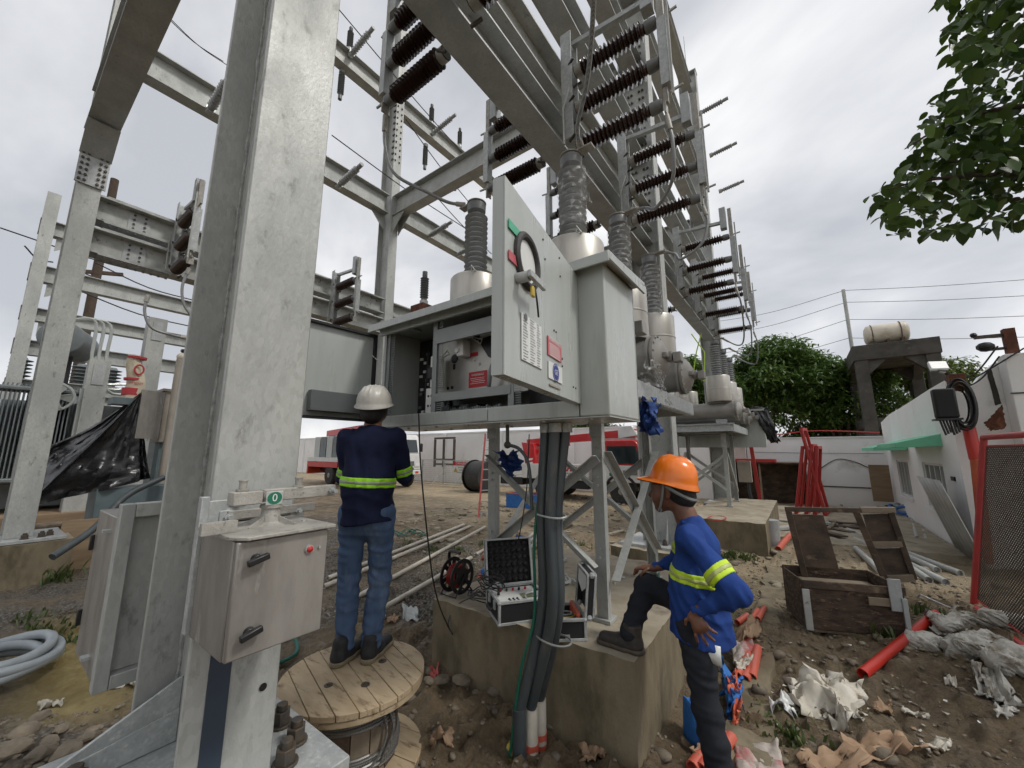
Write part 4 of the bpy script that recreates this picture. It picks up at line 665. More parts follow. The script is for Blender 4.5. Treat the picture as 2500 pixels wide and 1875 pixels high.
# ------------------------------------------------------------------ disconnect switches (built at the origin, facing +X)
def make_switch(lb, zs, zb, seg):
    t = thing('disconnect_switch', lb, 'disconnect switch', (0, 0, 0), 'disconnect switches')
    z0, z1 = zb; MB().chan((.17, 0, z0 - .02), (.17, 0, z1 + .35), .12, .15, .008, XA, XB).build('base_channel', 'galv_new', t, bevel=.002); MB().bx(.17, .33, -.08, .08, z0 - .03, z0 - .021).build('base_foot', 'galv_new', t)
    for z in zs:
        mb = MB(); mb.lathe([(.060, 0), (.060, .05), (.05, .06)] + sheds(.07, .70, .048, .088, 15) + [(.042, .71), (.052, .72), (.052, .78), (.03, .785)], (.30, 0, z), XA, 22); ins = mb.build('insulator', 'porcelain', t)
        mb = MB(); mb.lathe([(.05, 0), (.062, .01), (.062, .05), (.058, .085), (.03, .087)], (.298, 0, z), XA, 18); mb.build('end_fitting', 'cast_alu', ins); mb = MB(); mb.lathe([(.03, 0), (.056, .002), (.056, .06), (.05, .1), (.03, .104)], (1.02, 0, z), XA, 18); mb.build('end_fitting', 'cap_dark', ins)
        MB().beam((.24, .06, z - .09), (.32, .09, z - .05), .02, .02).build('clamp', 'steel_dark', ins); MB().beam((.24, -.06, z + .05), (.32, -.09, z + .08), .02, .02).build('clamp', 'steel_dark', ins)
    MB().bx(1.13, 1.21, -.05, .05, seg[0], seg[1]).build('blade', 'galv_new', t, bevel=.004); MB().bx(1.215, 1.235, -.065, -.045, seg[0] - .15, seg[1] + .25).build('guide_rod', 'galv', t)
    MB().bx(1.135, 1.175, -.02, .02, z0 - .12, seg[0] - .002).build('lower_contact', 'cast_alu', t, bevel=.003); MB().bx(1.13, 1.19, -.03, .03, seg[1] + .002, z1 + .42).build('upper_contact', 'cast_alu', t, bevel=.003)
    MB().bx(1.14, 1.155, -.045, .045, z0 - .23, z0 - .121).build('terminal_pad', 'cast_alu', t); MB().beam((1.19, 0, seg[0] - .06), (1.30, 0, seg[0] - .05), .018, .018).build('hook', 'galv', t); MB().beam((1.19, 0, seg[1] + .05), (1.30, 0, seg[1] + .06), .018, .018).build('hook', 'galv', t)
    MB().chan((.26, 0, z1 + .27), (1.08, 0, z1 + .20), .06, .05, .006, XB, XZ).build('tie_bar', 'galv_new', t); MB().bx(1.0, 1.1, -.06, .06, z1 + .05, z1 + .46).build('horn_bracket', 'galv_old', t); 
    MB().tube([(.2, -.1, z0 - .1), (.2, -.11, z0 + .3), (.28, -.12, z0 + .5)], .012, 6).build('drive_rod', 'galv', t)
    return t
swR = make_switch('x', (4.75, 5.19, 5.63), (4.86, 5.75), (4.90, 5.60)); 
names = ['first', 'second', 'third', 'fourth', 'fifth', 'sixth']
for i, y in enumerate((1.58, 3.16, 4.74, 7.65, 9.25, 10.85)):
    lb = '%s brown disconnect switch from the near end, right side of the breaker girder' % names[i]
    if i == 0: swR.location = (NX + .02, y, 0); swR['label'] = lb
    else: copy_tree(swR, None, (NX + .02, y, 0), 0, lb)
swL = make_switch('x', (5.16, 5.59, 6.02), (5.27, 6.1), (5.25, 6.0))
for i, y in enumerate((1.95, 3.55, 5.15, 8.0, 9.6)):
    lb = '%s brown disconnect switch from the near end, left side of the breaker girder' % names[i]
    if i == 0: swL.location = (NX - .02, y, 0); swL.rotation_euler = (0, 0, math.pi); swL['label'] = lb
    else: copy_tree(swL, None, (NX - .02, y, 0), math.pi, lb)
for (x, y, z, lb) in ((LX + .15, 1.62, -.35, 'brown disconnect switch on the rust marked beams left of the near column'), (CX + .15, 4.51, -.50, 'brown disconnect switch above the open left cabinet door'), (LX + .15, 5.6, -.6, 'x'), (CX + .3, 8.6, -1.0, 'x')):
    if lb != 'x': copy_tree(swL, None, (x, y, z), 0, lb)
# conductors
def conductor(pts, lb, r=.016, lug0=None, lug1=None, n=28):
    t = thing('conductor', lb, 'cable', pts[0], 'bare jumper conductors'); P = spl(pts, n); MB().tube(P, r, 10).build('cable', 'cable_alu', t)
    for a, b_ in ((P[0], P[3]), (P[-1], P[-4])): MB().cyl(a, b_, r * 1.5, r * 1.5, 12).build('lug', 'cast_alu', t)
    return t
RB = NX + 1.165; LBX = NX - 1.165
conductor([(RB, 1.58, 4.62), (RB - .02, 1.7, 4.35), (RB - .25, 2.1, 4.25), (-1.15, 2.42, 4.22), (-1.2, 2.6, 4.19)], 'grey conductor curving down to the first wrapped bushing')
conductor([(RB, 3.16, 4.62), (RB + .03, 3.18, 4.35), (RB - .02, 3.3, 4.10), (RB - .22, 3.5, 4.02), (-1.02, 3.62, 4.14), (-1.16, 3.64, 4.18)], 'grey conductor looping to the second wrapped bushing')
conductor([(RB, 4.74, 4.62), (RB + .03, 4.74, 4.40), (RB - .05, 4.72, 4.15), (RB - .28, 4.7, 4.02), (-1.0, 4.68, 4.10), (-1.16, 4.68, 4.18)], 'grey conductor looping to the third wrapped bushing')
conductor([(LBX, 1.95, 5.02), (LBX - .02, 1.98, 4.72), (LBX + .02, 2.08, 4.45), (LBX + .25, 2.3, 4.28), (-2.62, 2.48, 4.22), (-2.48, 2.58, 4.19)], 'grey conductor sagging left to the bare grey bushing')
for i, (ys, yb) in enumerate(((7.65, 9.2), (9.25, 10.24), (10.85, 11.28))):
    conductor([(RB, ys, 4.62), (RB + .05, ys + .05, 4.3), (RB - .02, (ys + yb) / 2, 3.9), (-.85, yb - .1, 3.92), (-1.16, yb, 4.16)], ['first', 'second', 'third'][i] + ' grey conductor from the near end, looping to the far breaker', .014)
p0 = GX(457, 660, -7.7); 
conductor([GX(462, 655, -7.7), GX(445, 700, -7.7), GX(450, 745, -7.7), GX(475, 780, -7.7)], 'thin conductor hanging from the left switch behind the near column', .02)
conductor([GX(362, 720, -8.0), GX(353, 760, -8.0), GX(370, 800, -8.0), GX(420, 818, -8.0), GX(455, 825, -8.0)], 'thin conductor looping to the grey post left of the near column', .02)
# ------------------------------------------------------------------ stainless switch box on the near column
t = thing('switch_box', 'stainless switch drive box on the near column with red lamp and lever', 'box', (-1.38, .58, 1.21)); X0, X1, Y0, Y1, Z0, Z1 = -1.52, -1.27, .451, .705, 1.208, 1.508
MB().bx(X0, X1, Y0, Y1, Z0, Z1).build('case', 'stainless', t, bevel=.004); dd = MB().bx(X1 + .003, X1 + .022, Y0 + .002, Y1, Z0 + .002, Z1 - .002).build('door', 'stainless', t, bevel=.004)
for px, py in ((624, 1364), (606, 1543)):
    p = GX(px, py, X1 + .022); k = MB().cyl(p, p + V((.016, 0, 0)), .014, .012, 16).build('latch_knob', 'black', dd, bevel=.002); MB().ob(p + V((.02, 0, 0)), V((0, .026, .007)), V((0, -.002, .008)), V((.008, 0, 0))).build('knob_grip', 'black', k, bevel=.003)
p = GX(754, 1340, X1 + .022); k = MB().cyl(p, p + V((.006, 0, 0)), .0125, .0125, 20).build('lamp_bezel', 'galv_new', dd); MB().lathe([(.0095, 0), (.0095, .003), (.005, .006), (.0, .0065)], p + V((.006, 0, 0)), XA, 16).build('red_lamp', 'lamp_red', k)
p = GX(779, 1335, X1 + .022); MB().cyl(p, p + V((.006, 0, 0)), .004, .004, 10).build('lock', 'galv_new', dd)
MB().prof([(-.012, -.01), (.245, -.01), (.29, .02), (.29, .27), (-.012, .27)], (X0, Y0, Z1 + .002), (X0, Y0, Z1 + .012), XA, XB).build('top_plate', 'cast_alu', t, bevel=.002)
MB().bx(-1.553, -1.522, Y0 - .01, Y0 + .012, Z0 + .005, Z1 + .10).build('mounting_rail', 'galv_new', t, bevel=.002)
MB().bx(-1.552, -1.535, .46, .72, Z1 + .014, Z1 + .085).build('mounting_plate', 'galv_new', t, bevel=.002); MB().bx(-1.534, -1.52, .515, .80, Z1 + .020, Z1 + .05).build('mounting_bracket', 'cast_alu', t, bevel=.003)
for px, py, r_ in ((583, 1217, .013), (556, 1262, .014), (725, 1246, .012)):
    p = GX(px, py, -1.535); b_ = MB(); b_.bx(-1.5345, -1.53, p.y - .025, p.y + .025, p.z - .022, p.z + .022); b_.build('washer_plate', 'galv_new', t, bevel=.002); b_ = MB(); hexn(b_, (-1.53, p.y, p.z), XA, r_, .012); b_.cyl((-1.52, p.y, p.z), (-1.505, p.y, p.z), r_ * .55, r_ * .55, 10); b_.build('bolt', 'galv_new', t)
hp = V((-1.40, .592, Z1 + .012)); MB().lathe([(.055, 0), (.034, .006), (.03, .01), (.026, .05), (.032, .052), (.032, .062), (.024, .064)], hp, XZ, 22).build('hub', 'cast_alu', t)
for a in (.6, 2.2, 3.8, 5.2): e_ = hp + V((math.cos(a), math.sin(a), 0)) * .09; MB().prof([(0, 0), (.085, 0), (.085, .004), (.0, .038)], hp - V((-math.sin(a), math.cos(a), 0)) * .003, hp + V((-math.sin(a), math.cos(a), 0)) * .003, (math.cos(a), math.sin(a), 0), XZ).build('rib', 'cast_alu', t)
zl = hp.z + .068; lv = MB().bx(-1.425, -1.375, .475, .556, zl, zl + .04).build('lever_block', 'cast_alu', t, bevel=.003); MB().bx(-1.418, -1.385, .56, .80, zl + .004, zl + .042).build('lever_arm', 'cast_alu', t, bevel=.003)
for y in (.505, .672): MB().cyl((-1.40, y, zl + .041), (-1.40, y, zl + .047), .018, .018, 14).cyl((-1.40, y, zl + .047), (-1.40, y, zl + .07), .011, .011, 14).cyl((-1.40, y, zl + .07), (-1.40, y, zl + .074), .013, .013, 14).build('pivot_pin', 'brass' if 0 else 'cast_alu', t)
hexn(b_ := MB(), (-1.385, .782, zl + .022), XA, .012, .012); b_.cyl((-1.373, .782, zl + .022), (-1.352, .782, zl + .022), .007, .007, 10); b_.build('bolt', 'galv_new', t)
si = MB().bx(-1.372, -1.369, .562, .612, zl - .006, zl + .036).build('sign_plate', 'galv_new', t, bevel=.002); MB().add([(-1.3685, .587 + .022 * math.cos(a), zl + .015 + .019 * math.sin(a)) for a in np.linspace(0, 6.283, 26, endpoint=False)], [tuple(range(26))]).build('sign_disc', 'green_sign', si); text('sign_numeral', '0', .034, (-1.3678, .587, zl + .015), XB, XZ, 'label_white', si, .0004)
for dx, dy in ((-.09, .03), (-.02, .02), (-.09, .22), (.02, .23)): b_ = MB(); hexn(b_, (-1.385 + dx, Y0 + dy, Z1 + .012), XZ, .008, .006); b_.build('bolt', 'galv_old', t)
MB().bx(-1.36, -1.34, Y0 - .055, Y0 + .03, Z1 + .013, Z1 + .045).build('padlock_tab', 'cast_alu', t)
# grey box on the far flange
t = thing('wall_box', 'brown sided grey box mounted behind the near column at left', 'box', (-2.55, .55, .82)); MB().bx(-2.78, -2.36, .40, .86, .84, 1.47).build('case', 'stainless', t, bevel=.004)
for a, b_, c_, d_ in ((.395, .44, .82, 1.53), (.441, .86, .82, .87), (.441, .86, 1.475, 1.53)): MB().bx(-2.355, -2.30, a, b_, c_, d_).build('mounting_frame', 'galv', t, bevel=.003)
MB().bx(-2.355, -2.345, .442, .86, .872, 1.473).build('back_plate', 'galv', t)
for z in (.99, 1.32): MB().bx(-2.80, -2.775, .385, .40, z - .035, z + .035).build('hinge', 'black', t, bevel=.003)
for z in (.9, 1.40): MB().bx(-2.5, -2.46, .375, .40, z, z + .012).build('stud', 'galv_new', t)
MB().tube(spl([(-2.3, .56, 1.06), (-2.31, .53, 1.02), (-2.3, .56, .96)], 8), .005, 6).build('wire_handle', 'steel_dark', t)
# ------------------------------------------------------------------ people: smooth implicit surfaces
class Fig:
    def __init__(s, org, fwd): f = V((*fwd, 0)).normalized(); s.f = f; s.r = f.cross(V((0, 0, 1))); s.o = V(org); s.M = np.array([s.r, s.f, (0, 0, 1)])
    def w(s, p): return s.o + s.r * p[0] + s.f * p[1] + V((0, 0, p[2]))
    def world(s, P): return P @ s.M + np.array(s.o)
def vn3(X, Y, Z, fr, sd): return (vn(X * fr + Z * fr * .7, Y * fr - Z * fr * .9, sd) + vn(Y * fr + X * fr * .4 + 9, Z * fr + 5, sd + 5)) * .7
def sdf_mesh(prims, res, k=.03, pad=.03, post=None):
    lo = np.min([np.minimum(np.array(p['a']) - p['ra'], np.array(p['b']) - p['rb']) for p in prims if not p.get('sub')], 0) - pad; hi = np.max([np.maximum(np.array(p['a']) + p['ra'], np.array(p['b']) + p['rb']) for p in prims if not p.get('sub')], 0) + pad
    ax = [np.arange(lo[i], hi[i] + res, res) for i in range(3)]; sh = [len(a) for a in ax]; D = np.full(sh, .2, np.float32)
    for p in prims:
        a, b = np.array(p['a'], float), np.array(p['b'], float); kk = p.get('k', k); mg = kk + .06; rr = max(p['ra'], p['rb']) + mg
        sl = []
        for i in range(3): q0, q1 = min(a[i], b[i]) - rr, max(a[i], b[i]) + rr; sl.append(slice(max(0, int((q0 - lo[i]) / res)), min(sh[i], int((q1 - lo[i]) / res) + 2)))
        X, Y, Z = np.meshgrid(*[ax[i][sl[i]] for i in range(3)], indexing='ij'); c = (a + b) / 2; sx, sy, sz = p.get('s', (1, 1, 1))
        Q = [(X - c[0]) * sx, (Y - c[1]) * sy, (Z - c[2]) * sz]; A = (a - c) * [sx, sy, sz]; B = (b - c) * [sx, sy, sz]; ba = B - A; L2 = float(ba @ ba) + 1e-12
        h = np.clip(sum((Q[i] - A[i]) * ba[i] for i in range(3)) / L2, 0, 1)
        d = np.sqrt(sum((Q[i] - A[i] - h * ba[i]) ** 2 for i in range(3))) - (p['ra'] + (p['rb'] - p['ra']) * h); d = d.astype(np.float32)
        o = D[tuple(sl)]
        if p.get('sub'): hh = np.clip(.5 - .5 * (o + d) / kk, 0, 1); D[tuple(sl)] = o * (1 - hh) + (-d) * hh + kk * hh * (1 - hh)
        else: hh = np.clip(.5 + .5 * (o - d) / kk, 0, 1); D[tuple(sl)] = o * (1 - hh) + d * hh - kk * hh * (1 - hh)
    if post: X, Y, Z = np.meshgrid(*ax, indexing='ij'); D = post(D, X, Y, Z)
    return nets(D, lo, res)
def nets(D, lo, res):
    I = D < 0; c = I[:-1, :-1, :-1].astype(np.int8)
    for i, j, k in ((1, 0, 0), (0, 1, 0), (0, 0, 1), (1, 1, 0), (1, 0, 1), (0, 1, 1), (1, 1, 1)): c = c + I[i:I.shape[0] - 1 + i, j:I.shape[1] - 1 + j, k:I.shape[2] - 1 + k]
    act = (c > 0) & (c < 8); ci = np.argwhere(act); ids = np.full(act.shape, -1, np.int64); ids[act] = np.arange(len(ci)); P = np.zeros((len(ci), 3)); W_ = np.zeros(len(ci))
    cor = [(0, 0, 0), (1, 0, 0), (0, 1, 0), (1, 1, 0), (0, 0, 1), (1, 0, 1), (0, 1, 1), (1, 1, 1)]; val = {q: D[ci[:, 0] + q[0], ci[:, 1] + q[1], ci[:, 2] + q[2]] for q in cor}
    for q in cor:
        for ax_ in range(3):
            if q[ax_]: continue
            q2 = list(q); q2[ax_] = 1; q2 = tuple(q2); v0, v1 = val[q], val[q2]; cr_ = (v0 < 0) != (v1 < 0); t_ = np.where(cr_, v0 / np.where(cr_, v0 - v1, 1), 0); pt = np.tile(np.array(q, float), (len(ci), 1)); pt[:, ax_] += t_; P += pt * cr_[:, None]; W_ += cr_
    P = (ci + P / W_[:, None]) * res + lo; F = []
    for ax_ in range(3):
        s0 = [slice(None)] * 3; s1 = [slice(None)] * 3; s0[ax_] = slice(0, -1); s1[ax_] = slice(1, None); a, b = I[tuple(s0)], I[tuple(s1)]
        o1, o2 = [(1, 2), (2, 0), (0, 1)][ax_]; e_ = np.argwhere(a != b); e_ = e_[(e_[:, o1] > 0) & (e_[:, o2] > 0) & (e_[:, o1] < ids.shape[o1]) & (e_[:, o2] < ids.shape[o2])]
        def cell(d1, d2): q = e_.copy(); q[:, o1] -= d1; q[:, o2] -= d2; return ids[q[:, 0], q[:, 1], q[:, 2]]
        q = np.stack([cell(1, 1), cell(0, 1), cell(0, 0), cell(1, 0)], -1); fl = ~a[e_[:, 0], e_[:, 1], e_[:, 2]]; q[fl] = q[fl][:, ::-1]; F.append(q)
    F = np.concatenate(F); return P, F[(F >= 0).all(1)]
def rc(a, b, ra, rb=None, **k): return dict(a=a, b=b, ra=ra, rb=ra if rb is None else rb, **k)
def skinmesh(fig, name, prims, res, m, parent, k=.03, post=None):
    P, F = sdf_mesh(prims, res, k, post=post); P = fig.world(P) - np.array(OFF[parent.name]); me = fast_mesh(name, P, F); o = link(name, me, m, parent, o0=OFF[parent.name]); me.set_sharp_from_angle(angle=R(75)); return o
def head(c, tilt=0.):
    def h(r, f, u): ct, st = math.cos(tilt), math.sin(tilt); return (c[0] + r, c[1] + f * ct - u * st, c[2] + f * st + u * ct)
    P = [rc(h(0, -.028, .02), h(0, .025, .022), .088, .082, s=(1.12, 1, 1)), rc(h(0, .03, -.03), h(0, .066, -.098), .062, .026, k=.03), rc(h(0, .02, -.07), h(0, .06, -.095), .05, .03), rc(h(0, .088, .008), h(0, .113, -.030), .009, .0165, k=.012), rc(h(-.012, .098, -.034), h(.012, .098, -.034), .012, k=.01),
         rc(h(-.04, .072, .022), h(.04, .072, .022), .018, k=.02), rc(h(-.018, .086, -.062), h(.018, .086, -.062), .012, k=.012), rc(h(-.014, .085, -.078), h(.014, .085, -.078), .011, k=.01)]
    for s in (-1, 1): P += [rc(h(s * .042, .055, -.03), h(s * .036, .066, -.045), .03, k=.03), rc(h(s * .083, -.012, .012), h(s * .080, -.004, -.03), .021, .014, s=(2.0, 1, 1), k=.01), rc(h(s * .032, .105, .004), h(s * .036, .10, .003), .013, sub=True, k=.012)]
    return P
def fingers(base, tips, r=.0088):
    o = []
    for b, m_, t_ in tips: o += [rc(b, m_, r * 1.08, r, k=.008), rc(m_, t_, r, r * .85, k=.006)]
    return o
def hardhat(fig, parent, c, tilt, m, peak, ridges, rx=.122, ry=.150, h=.135, lining='black_matte'):
    na, nt_ = 64, 20; a = np.linspace(0, 2 * np.pi, na, endpoint=False); rows = []
    ct, st = math.cos(tilt), math.sin(tilt)
    def put(r_, f_, u_): return np.stack([c[0] + r_, c[1] + f_ * ct - u_ * st, c[2] + f_ * st + u_ * ct], -1)
    front = np.maximum(0, np.sin(a)) ** 2.2; ext = .014 + peak * front; dip = -.012 - .016 * front - .010 * np.maximum(0, -np.sin(a)); lip = []
    for q, z in ((1.0, 0), (1.0, .004)): rows.append(put((rx + ext) * np.cos(a), (ry + ext) * np.sin(a), dip + z))
    rows.append(put((rx + .002) * np.cos(a), (ry + .002) * np.sin(a), np.zeros(na) + .004))
    for i in range(1, nt_):
        t_ = i / nt_ * np.pi / 2; k = np.cos(t_) ** .78; r_ = rx * k * np.cos(a); f_ = ry * k * np.sin(a); u_ = .004 + h * np.sin(t_) ** .92 + np.zeros(na)
        if ridges: bmp = sum(.010 * np.exp(-((r_ - x) / .009) ** 2) for x in ridges) * np.sin(t_) ** .5 * (1 - .3 * (i == nt_ - 1)); u_ = u_ + bmp; f_ = f_ * (1 + bmp * .8)
        rows.append(put(r_, f_, u_))
    P = np.stack(rows, 1); mb = MB(); mb.grid(fig.world(P), True); top = fig.world(put(np.array([0.]), np.array([0.]), np.array([h + .006])))[0]; n0 = len(rows); mb.v.append(tuple(top)); T = len(mb.v) - 1; mb.f += [(i * n0 + n0 - 1, ((i + 1) % na) * n0 + n0 - 1, T) for i in range(na)]
    o = mb.build('hard_hat', m, parent, solid=.003); o.modifiers['solid'].offset = -1
    U = np.stack([fig.world(put((rx + ext - .004) * np.cos(a), (ry + ext - .004) * np.sin(a), dip - .004)), fig.world(put(rx * .9 * np.cos(a), ry * .9 * np.sin(a), np.zeros(na) + .0)), fig.world(put(rx * .6 * np.cos(a), ry * .6 * np.sin(a), np.zeros(na) + .03))], 1); MB().grid(U, True).build('hat_lining', lining, o)
    return o
# ---- person on the spool
F1 = Fig((-2.37, 1.60, .475), (-.66, .75)); p1 = thing('person', 'person in navy shirt, jeans and white hard hat standing on the spool, seen from behind', 'person', F1.o)
J = dict(hl=(-.095, 0, .87), hr=(.095, 0, .87), kl=(-.095, .03, .47), kr=(.10, .03, .47), al=(-.085, -.01, .09), ar=(.075, -.0, .09), sl=(-.160, 0, 1.365), sr=(.160, .0, 1.365), el=(-.185, .085, 1.10), er=(.225, .075, 1.10), wl=(-.07, .31, 1.13), wr=(.09, .31, 1.15))
body = [rc((0, 0, .93), (0, 0, 1.28), .10, .11, s=(1, 1.4, 1)), rc((0, 0, 1.30), (0, .01, 1.45), .07, .052), rc((0, .01, 1.42), (0, .02, 1.50), .052, .054), rc(J['sl'], J['el'], .042, .036), rc(J['el'], J['wl'], .036, .027), rc(J['sr'], J['er'], .042, .036), rc(J['er'], J['wr'], .036, .027), rc(J['hl'], J['kl'], .06, .05), rc(J['kl'], J['al'], .05, .035), rc(J['hr'], J['kr'], .06, .05), rc(J['kr'], J['ar'], .05, .035), rc((-.15, 0, 1.34), (.15, 0, 1.34), .05)] + head((0, .035, 1.565), .12)
for s, w_ in ((-1, J['wl']), (1, J['wr'])):
    x, y, z = w_; body.append(rc((x, y + .02, z), (x - s * .01, y + .075, z + .01), .026, .03, s=(1.5, 1, 1), k=.012))
    body += fingers(None, [((x + d, y + .095, z + .005), (x + d * 1.1, y + .13, z + .0), (x + d * 1.1, y + .145 - abs(d) * .3, z - .03)) for d in (-.027, -.009, .009, .027)] + [((x - s * .03, y + .045, z + .01), (x - s * .05, y + .075, z + .01), (x - s * .052, y + .10, z))])
skinmesh(F1, 'body', body, .008, 'skin', p1, .025)
def fold1(D, X, Y, Z): D = D + .020 * vn3(X, Y, Z, 8, 3) + .034 * np.abs(vn3(X * 1.2, Y, Z * .45, 15, 7)) + .012 * np.abs(np.sin(Z * 42 + X * 16 + 5 * vn(X * 5, Z * 5, 2))) * np.clip(1 - np.abs(Z - .93) / .13, 0, 1); return np.maximum(D, .815 + .012 * np.sin(X * 14) - Z).astype(np.float32)
tor1 = [rc((0, .0, .66), (0, -.005, 1.08), .180, .166, s=(1, 1.15, 1)), rc((0, -.005, 1.08), (0, -.01, 1.27), .164, .165, s=(1, 1.38, 1), k=.06), rc((-.12, -.005, 1.345), (.12, -.005, 1.345), .07, k=.06), rc((-.05, 0, 1.40), (.05, 0, 1.40), .05, k=.04), rc((0, -.02, 1.20), (0, -.02, 1.36), .12, .09, k=.05, s=(.8, 1.3, 1))]
arm1 = []
for s in 'lr': arm1 += [rc(J['s' + s], J['e' + s], .072, .060, k=.035), rc(J['e' + s], J['w' + s], .058, .042, k=.02)]
sh1 = skinmesh(F1, 'shirt', tor1 + arm1, .009, 'navy', p1, .05, fold1)
def slab_band(fig, name, prims, fold, res, m, parent, nrm, c, hw, inf, kk, keep=None):
    nrm = np.array(nrm, float); nrm /= np.linalg.norm(nrm); c0 = float(np.array(c) @ nrm)
    def post(D, X, Y, Z):
        D = fold(D, X, Y, Z) - inf; q = np.abs(X * nrm[0] + Y * nrm[1] + Z * nrm[2] - c0) - hw; D = np.maximum(D, q)
        if keep is not None: D = np.maximum(D, keep(X, Y, Z))
        return D.astype(np.float32)
    return skinmesh(fig, name, prims, res, m, parent, kk, post)
slab_band(F1, 'reflective_band', tor1, fold1, .006, 'hivis', sh1, (.05, 0, 1), (0, 0, 1.075), .031, .006, .05); slab_band(F1, 'grey_stripe', tor1, fold1, .006, 'reflect', sh1, (.05, 0, 1), (0, 0, 1.075), .0095, .010, .05)
for s in 'lr':
    a, b_ = np.array(J['s' + s]), np.array(J['e' + s]); pr = [q for q in arm1 if q['a'] == J['s' + s]]; slab_band(F1, 'sleeve_band', pr, fold1, .006, 'hivis', sh1, b_ - a, a + (b_ - a) * .86, .028, .006, .03); slab_band(F1, 'grey_stripe', pr, fold1, .006, 'reflect', sh1, b_ - a, a + (b_ - a) * .86, .009, .010, .03)
def fold1b(D, X, Y, Z): return (D + .011 * vn3(X, Y, Z, 8, 13) + .026 * np.abs(vn3(X * .6, Y * .6, Z * 1.5, 13, 16)) + .007 * np.abs(np.sin(Z * 48 + X * 25 + 9 * vn(X * 8, Z * 6, 4))) * (np.clip(1 - np.abs(Z - .50) / .12, 0, 1) + np.clip(1 - np.abs(Z - .14) / .10, 0, 1))).astype(np.float32)
tr1 = skinmesh(F1, 'jeans', [rc((0, 0, .84), (0, 0, .92), .142, .135, s=(1, 1.30, 1)), rc((-.07, -.03, .82), (-.07, -.02, .86), .078, k=.05), rc((.07, -.03, .82), (.07, -.02, .86), .078, k=.05)] + [q for s in 'lr' for q in (rc(J['h' + s], J['k' + s], .092, .074, k=.03), rc(J['k' + s], (J['a' + s][0], J['a' + s][1] - .01, .10), .074, .066, k=.02))], .009, 'denim', p1, .04, fold1b)
for s, y0, ang in ((-1, -.045, .45), (1, -.02, .35)):
    x = s * .085; fx = lambda d, w_: (x + math.sin(ang) * d + w_, y0 + d, 0)
    def q_(d, u_, w_=0.): return (x + math.sin(ang) * d + w_, y0 + d, u_)
    sh = skinmesh(F1, 'shoe', [rc(q_(-.03, .045), q_(.04, .05), .042, .044), rc(q_(.04, .045), q_(.17, .035), .044, .034), rc(q_(-.03, .05), q_(-.02, .12), .043, .045)], .007, 'shoe_black', p1, .025, lambda D, X, Y, Z: np.maximum(D, .022 - Z).astype(np.float32))
    skinmesh(F1, 'sole', [rc(q_(-.035, .02), q_(.05, .02), .047, .046), rc(q_(.05, .02), q_(.175, .02), .046, .040)], .006, 'sole', sh, .02, lambda D, X, Y, Z: np.maximum(D, np.maximum(Z - .030, .001 - Z)).astype(np.float32))
hh = hardhat(F1, p1, (0, .018, 1.60), .22, 'hat_white', .035, (-.062, -.034, 0, .034, .062), rx=.116, ry=.148, h=.125)
skinmesh(F1, 'hair', [rc((0, .01, 1.57), (0, .03, 1.595), .093, .090), rc((0, -.035, 1.525), (0, -.02, 1.56), .070, .08)], .008, 'hair', p1, .03, lambda D, X, Y, Z: np.maximum(D, Y - .055).astype(np.float32))
# ---- person with one foot on the foundation
F2 = Fig((-.545, 2.47, .0), (-1, 0)); p2 = thing('person', 'person in royal blue shirt and orange hard hat with one foot on the foundation', 'person', F2.o)
K = dict(hl=(-.085, .01, .84), kl=(-.115, -.03, .46), al=(-.115, -.09, .09), hr=(.09, .03, .87), kr=(.20, .345, .90), ar=(.03, .405, .655), sl=(-.175, -.015, 1.305), sr=(.18, .035, 1.305), el=(-.255, -.235, 1.085), wl=(-.205, -.035, .955), er=(.275, .15, 1.07), wr=(.225, .30, 1.01))
body = [rc((0, 0, .93), (0, .0, 1.24), .10, .10, s=(1, 1.3, 1)), rc((0, -.01, 1.24), (0, .03, 1.40), .07, .055), rc((0, .025, 1.36), (0, .06, 1.45), .056, .055), rc((-.14, 0, 1.28), (.14, .02, 1.28), .045), rc(K['sl'], K['el'], .04, .034), rc(K['el'], K['wl'], .034, .026), rc(K['sr'], K['er'], .04, .034), rc(K['er'], K['wr'], .034, .026), rc(K['hl'], K['kl'], .06, .05), rc(K['kl'], K['al'], .05, .034), rc(K['hr'], K['kr'], .06, .05), rc(K['kr'], K['ar'], .05, .034)] + head((0, .108, 1.522), -.02)
x, y, z = K['wl']; dn_ = lambda r_, f_, u_: (x + r_, y + f_, z + u_)
body += [rc(dn_(0, .005, -.02), dn_(-.01, -.002, -.065), .026, .030, s=(1.7, 1, 1), k=.012), rc(dn_(-.008, .02, -.03), dn_(-.01, -.03, -.055), .024, .024, s=(1.7, 1, 1), k=.012)]
body += fingers(None, [(dn_(-.004, .014, -.080), dn_(-.010, .010, -.112), dn_(-.002, .004, -.140)), (dn_(-.004, -.008, -.084), dn_(-.012, -.026, -.116), dn_(-.004, -.040, -.143)), (dn_(-.004, -.028, -.076), dn_(-.012, -.054, -.098), dn_(-.004, -.074, -.116)), (dn_(-.002, -.042, -.058), dn_(-.008, -.066, -.070), dn_(.0, -.084, -.080)), (dn_(-.002, .030, -.035), dn_(-.004, .052, -.050), dn_(.002, .058, -.076))], .0085)
x, y, z = K['wr']; body += [rc(dn_(0, .012, .0), dn_(-.01, .055, -.008), .025, .03, s=(1, 1, 1.5), k=.012)] + fingers(None, [(dn_(d, .07, -.006), dn_(d - .004, .105, -.018), dn_(d - .006, .118, -.052)) for d in (-.036, -.016, .004, .022)] + [(dn_(-.035, .03, -.006), dn_(-.058, .05, -.02), dn_(-.066, .065, -.045))], .0092)
skinmesh(F2, 'body', body, .0065, 'skin2', p2, .022)
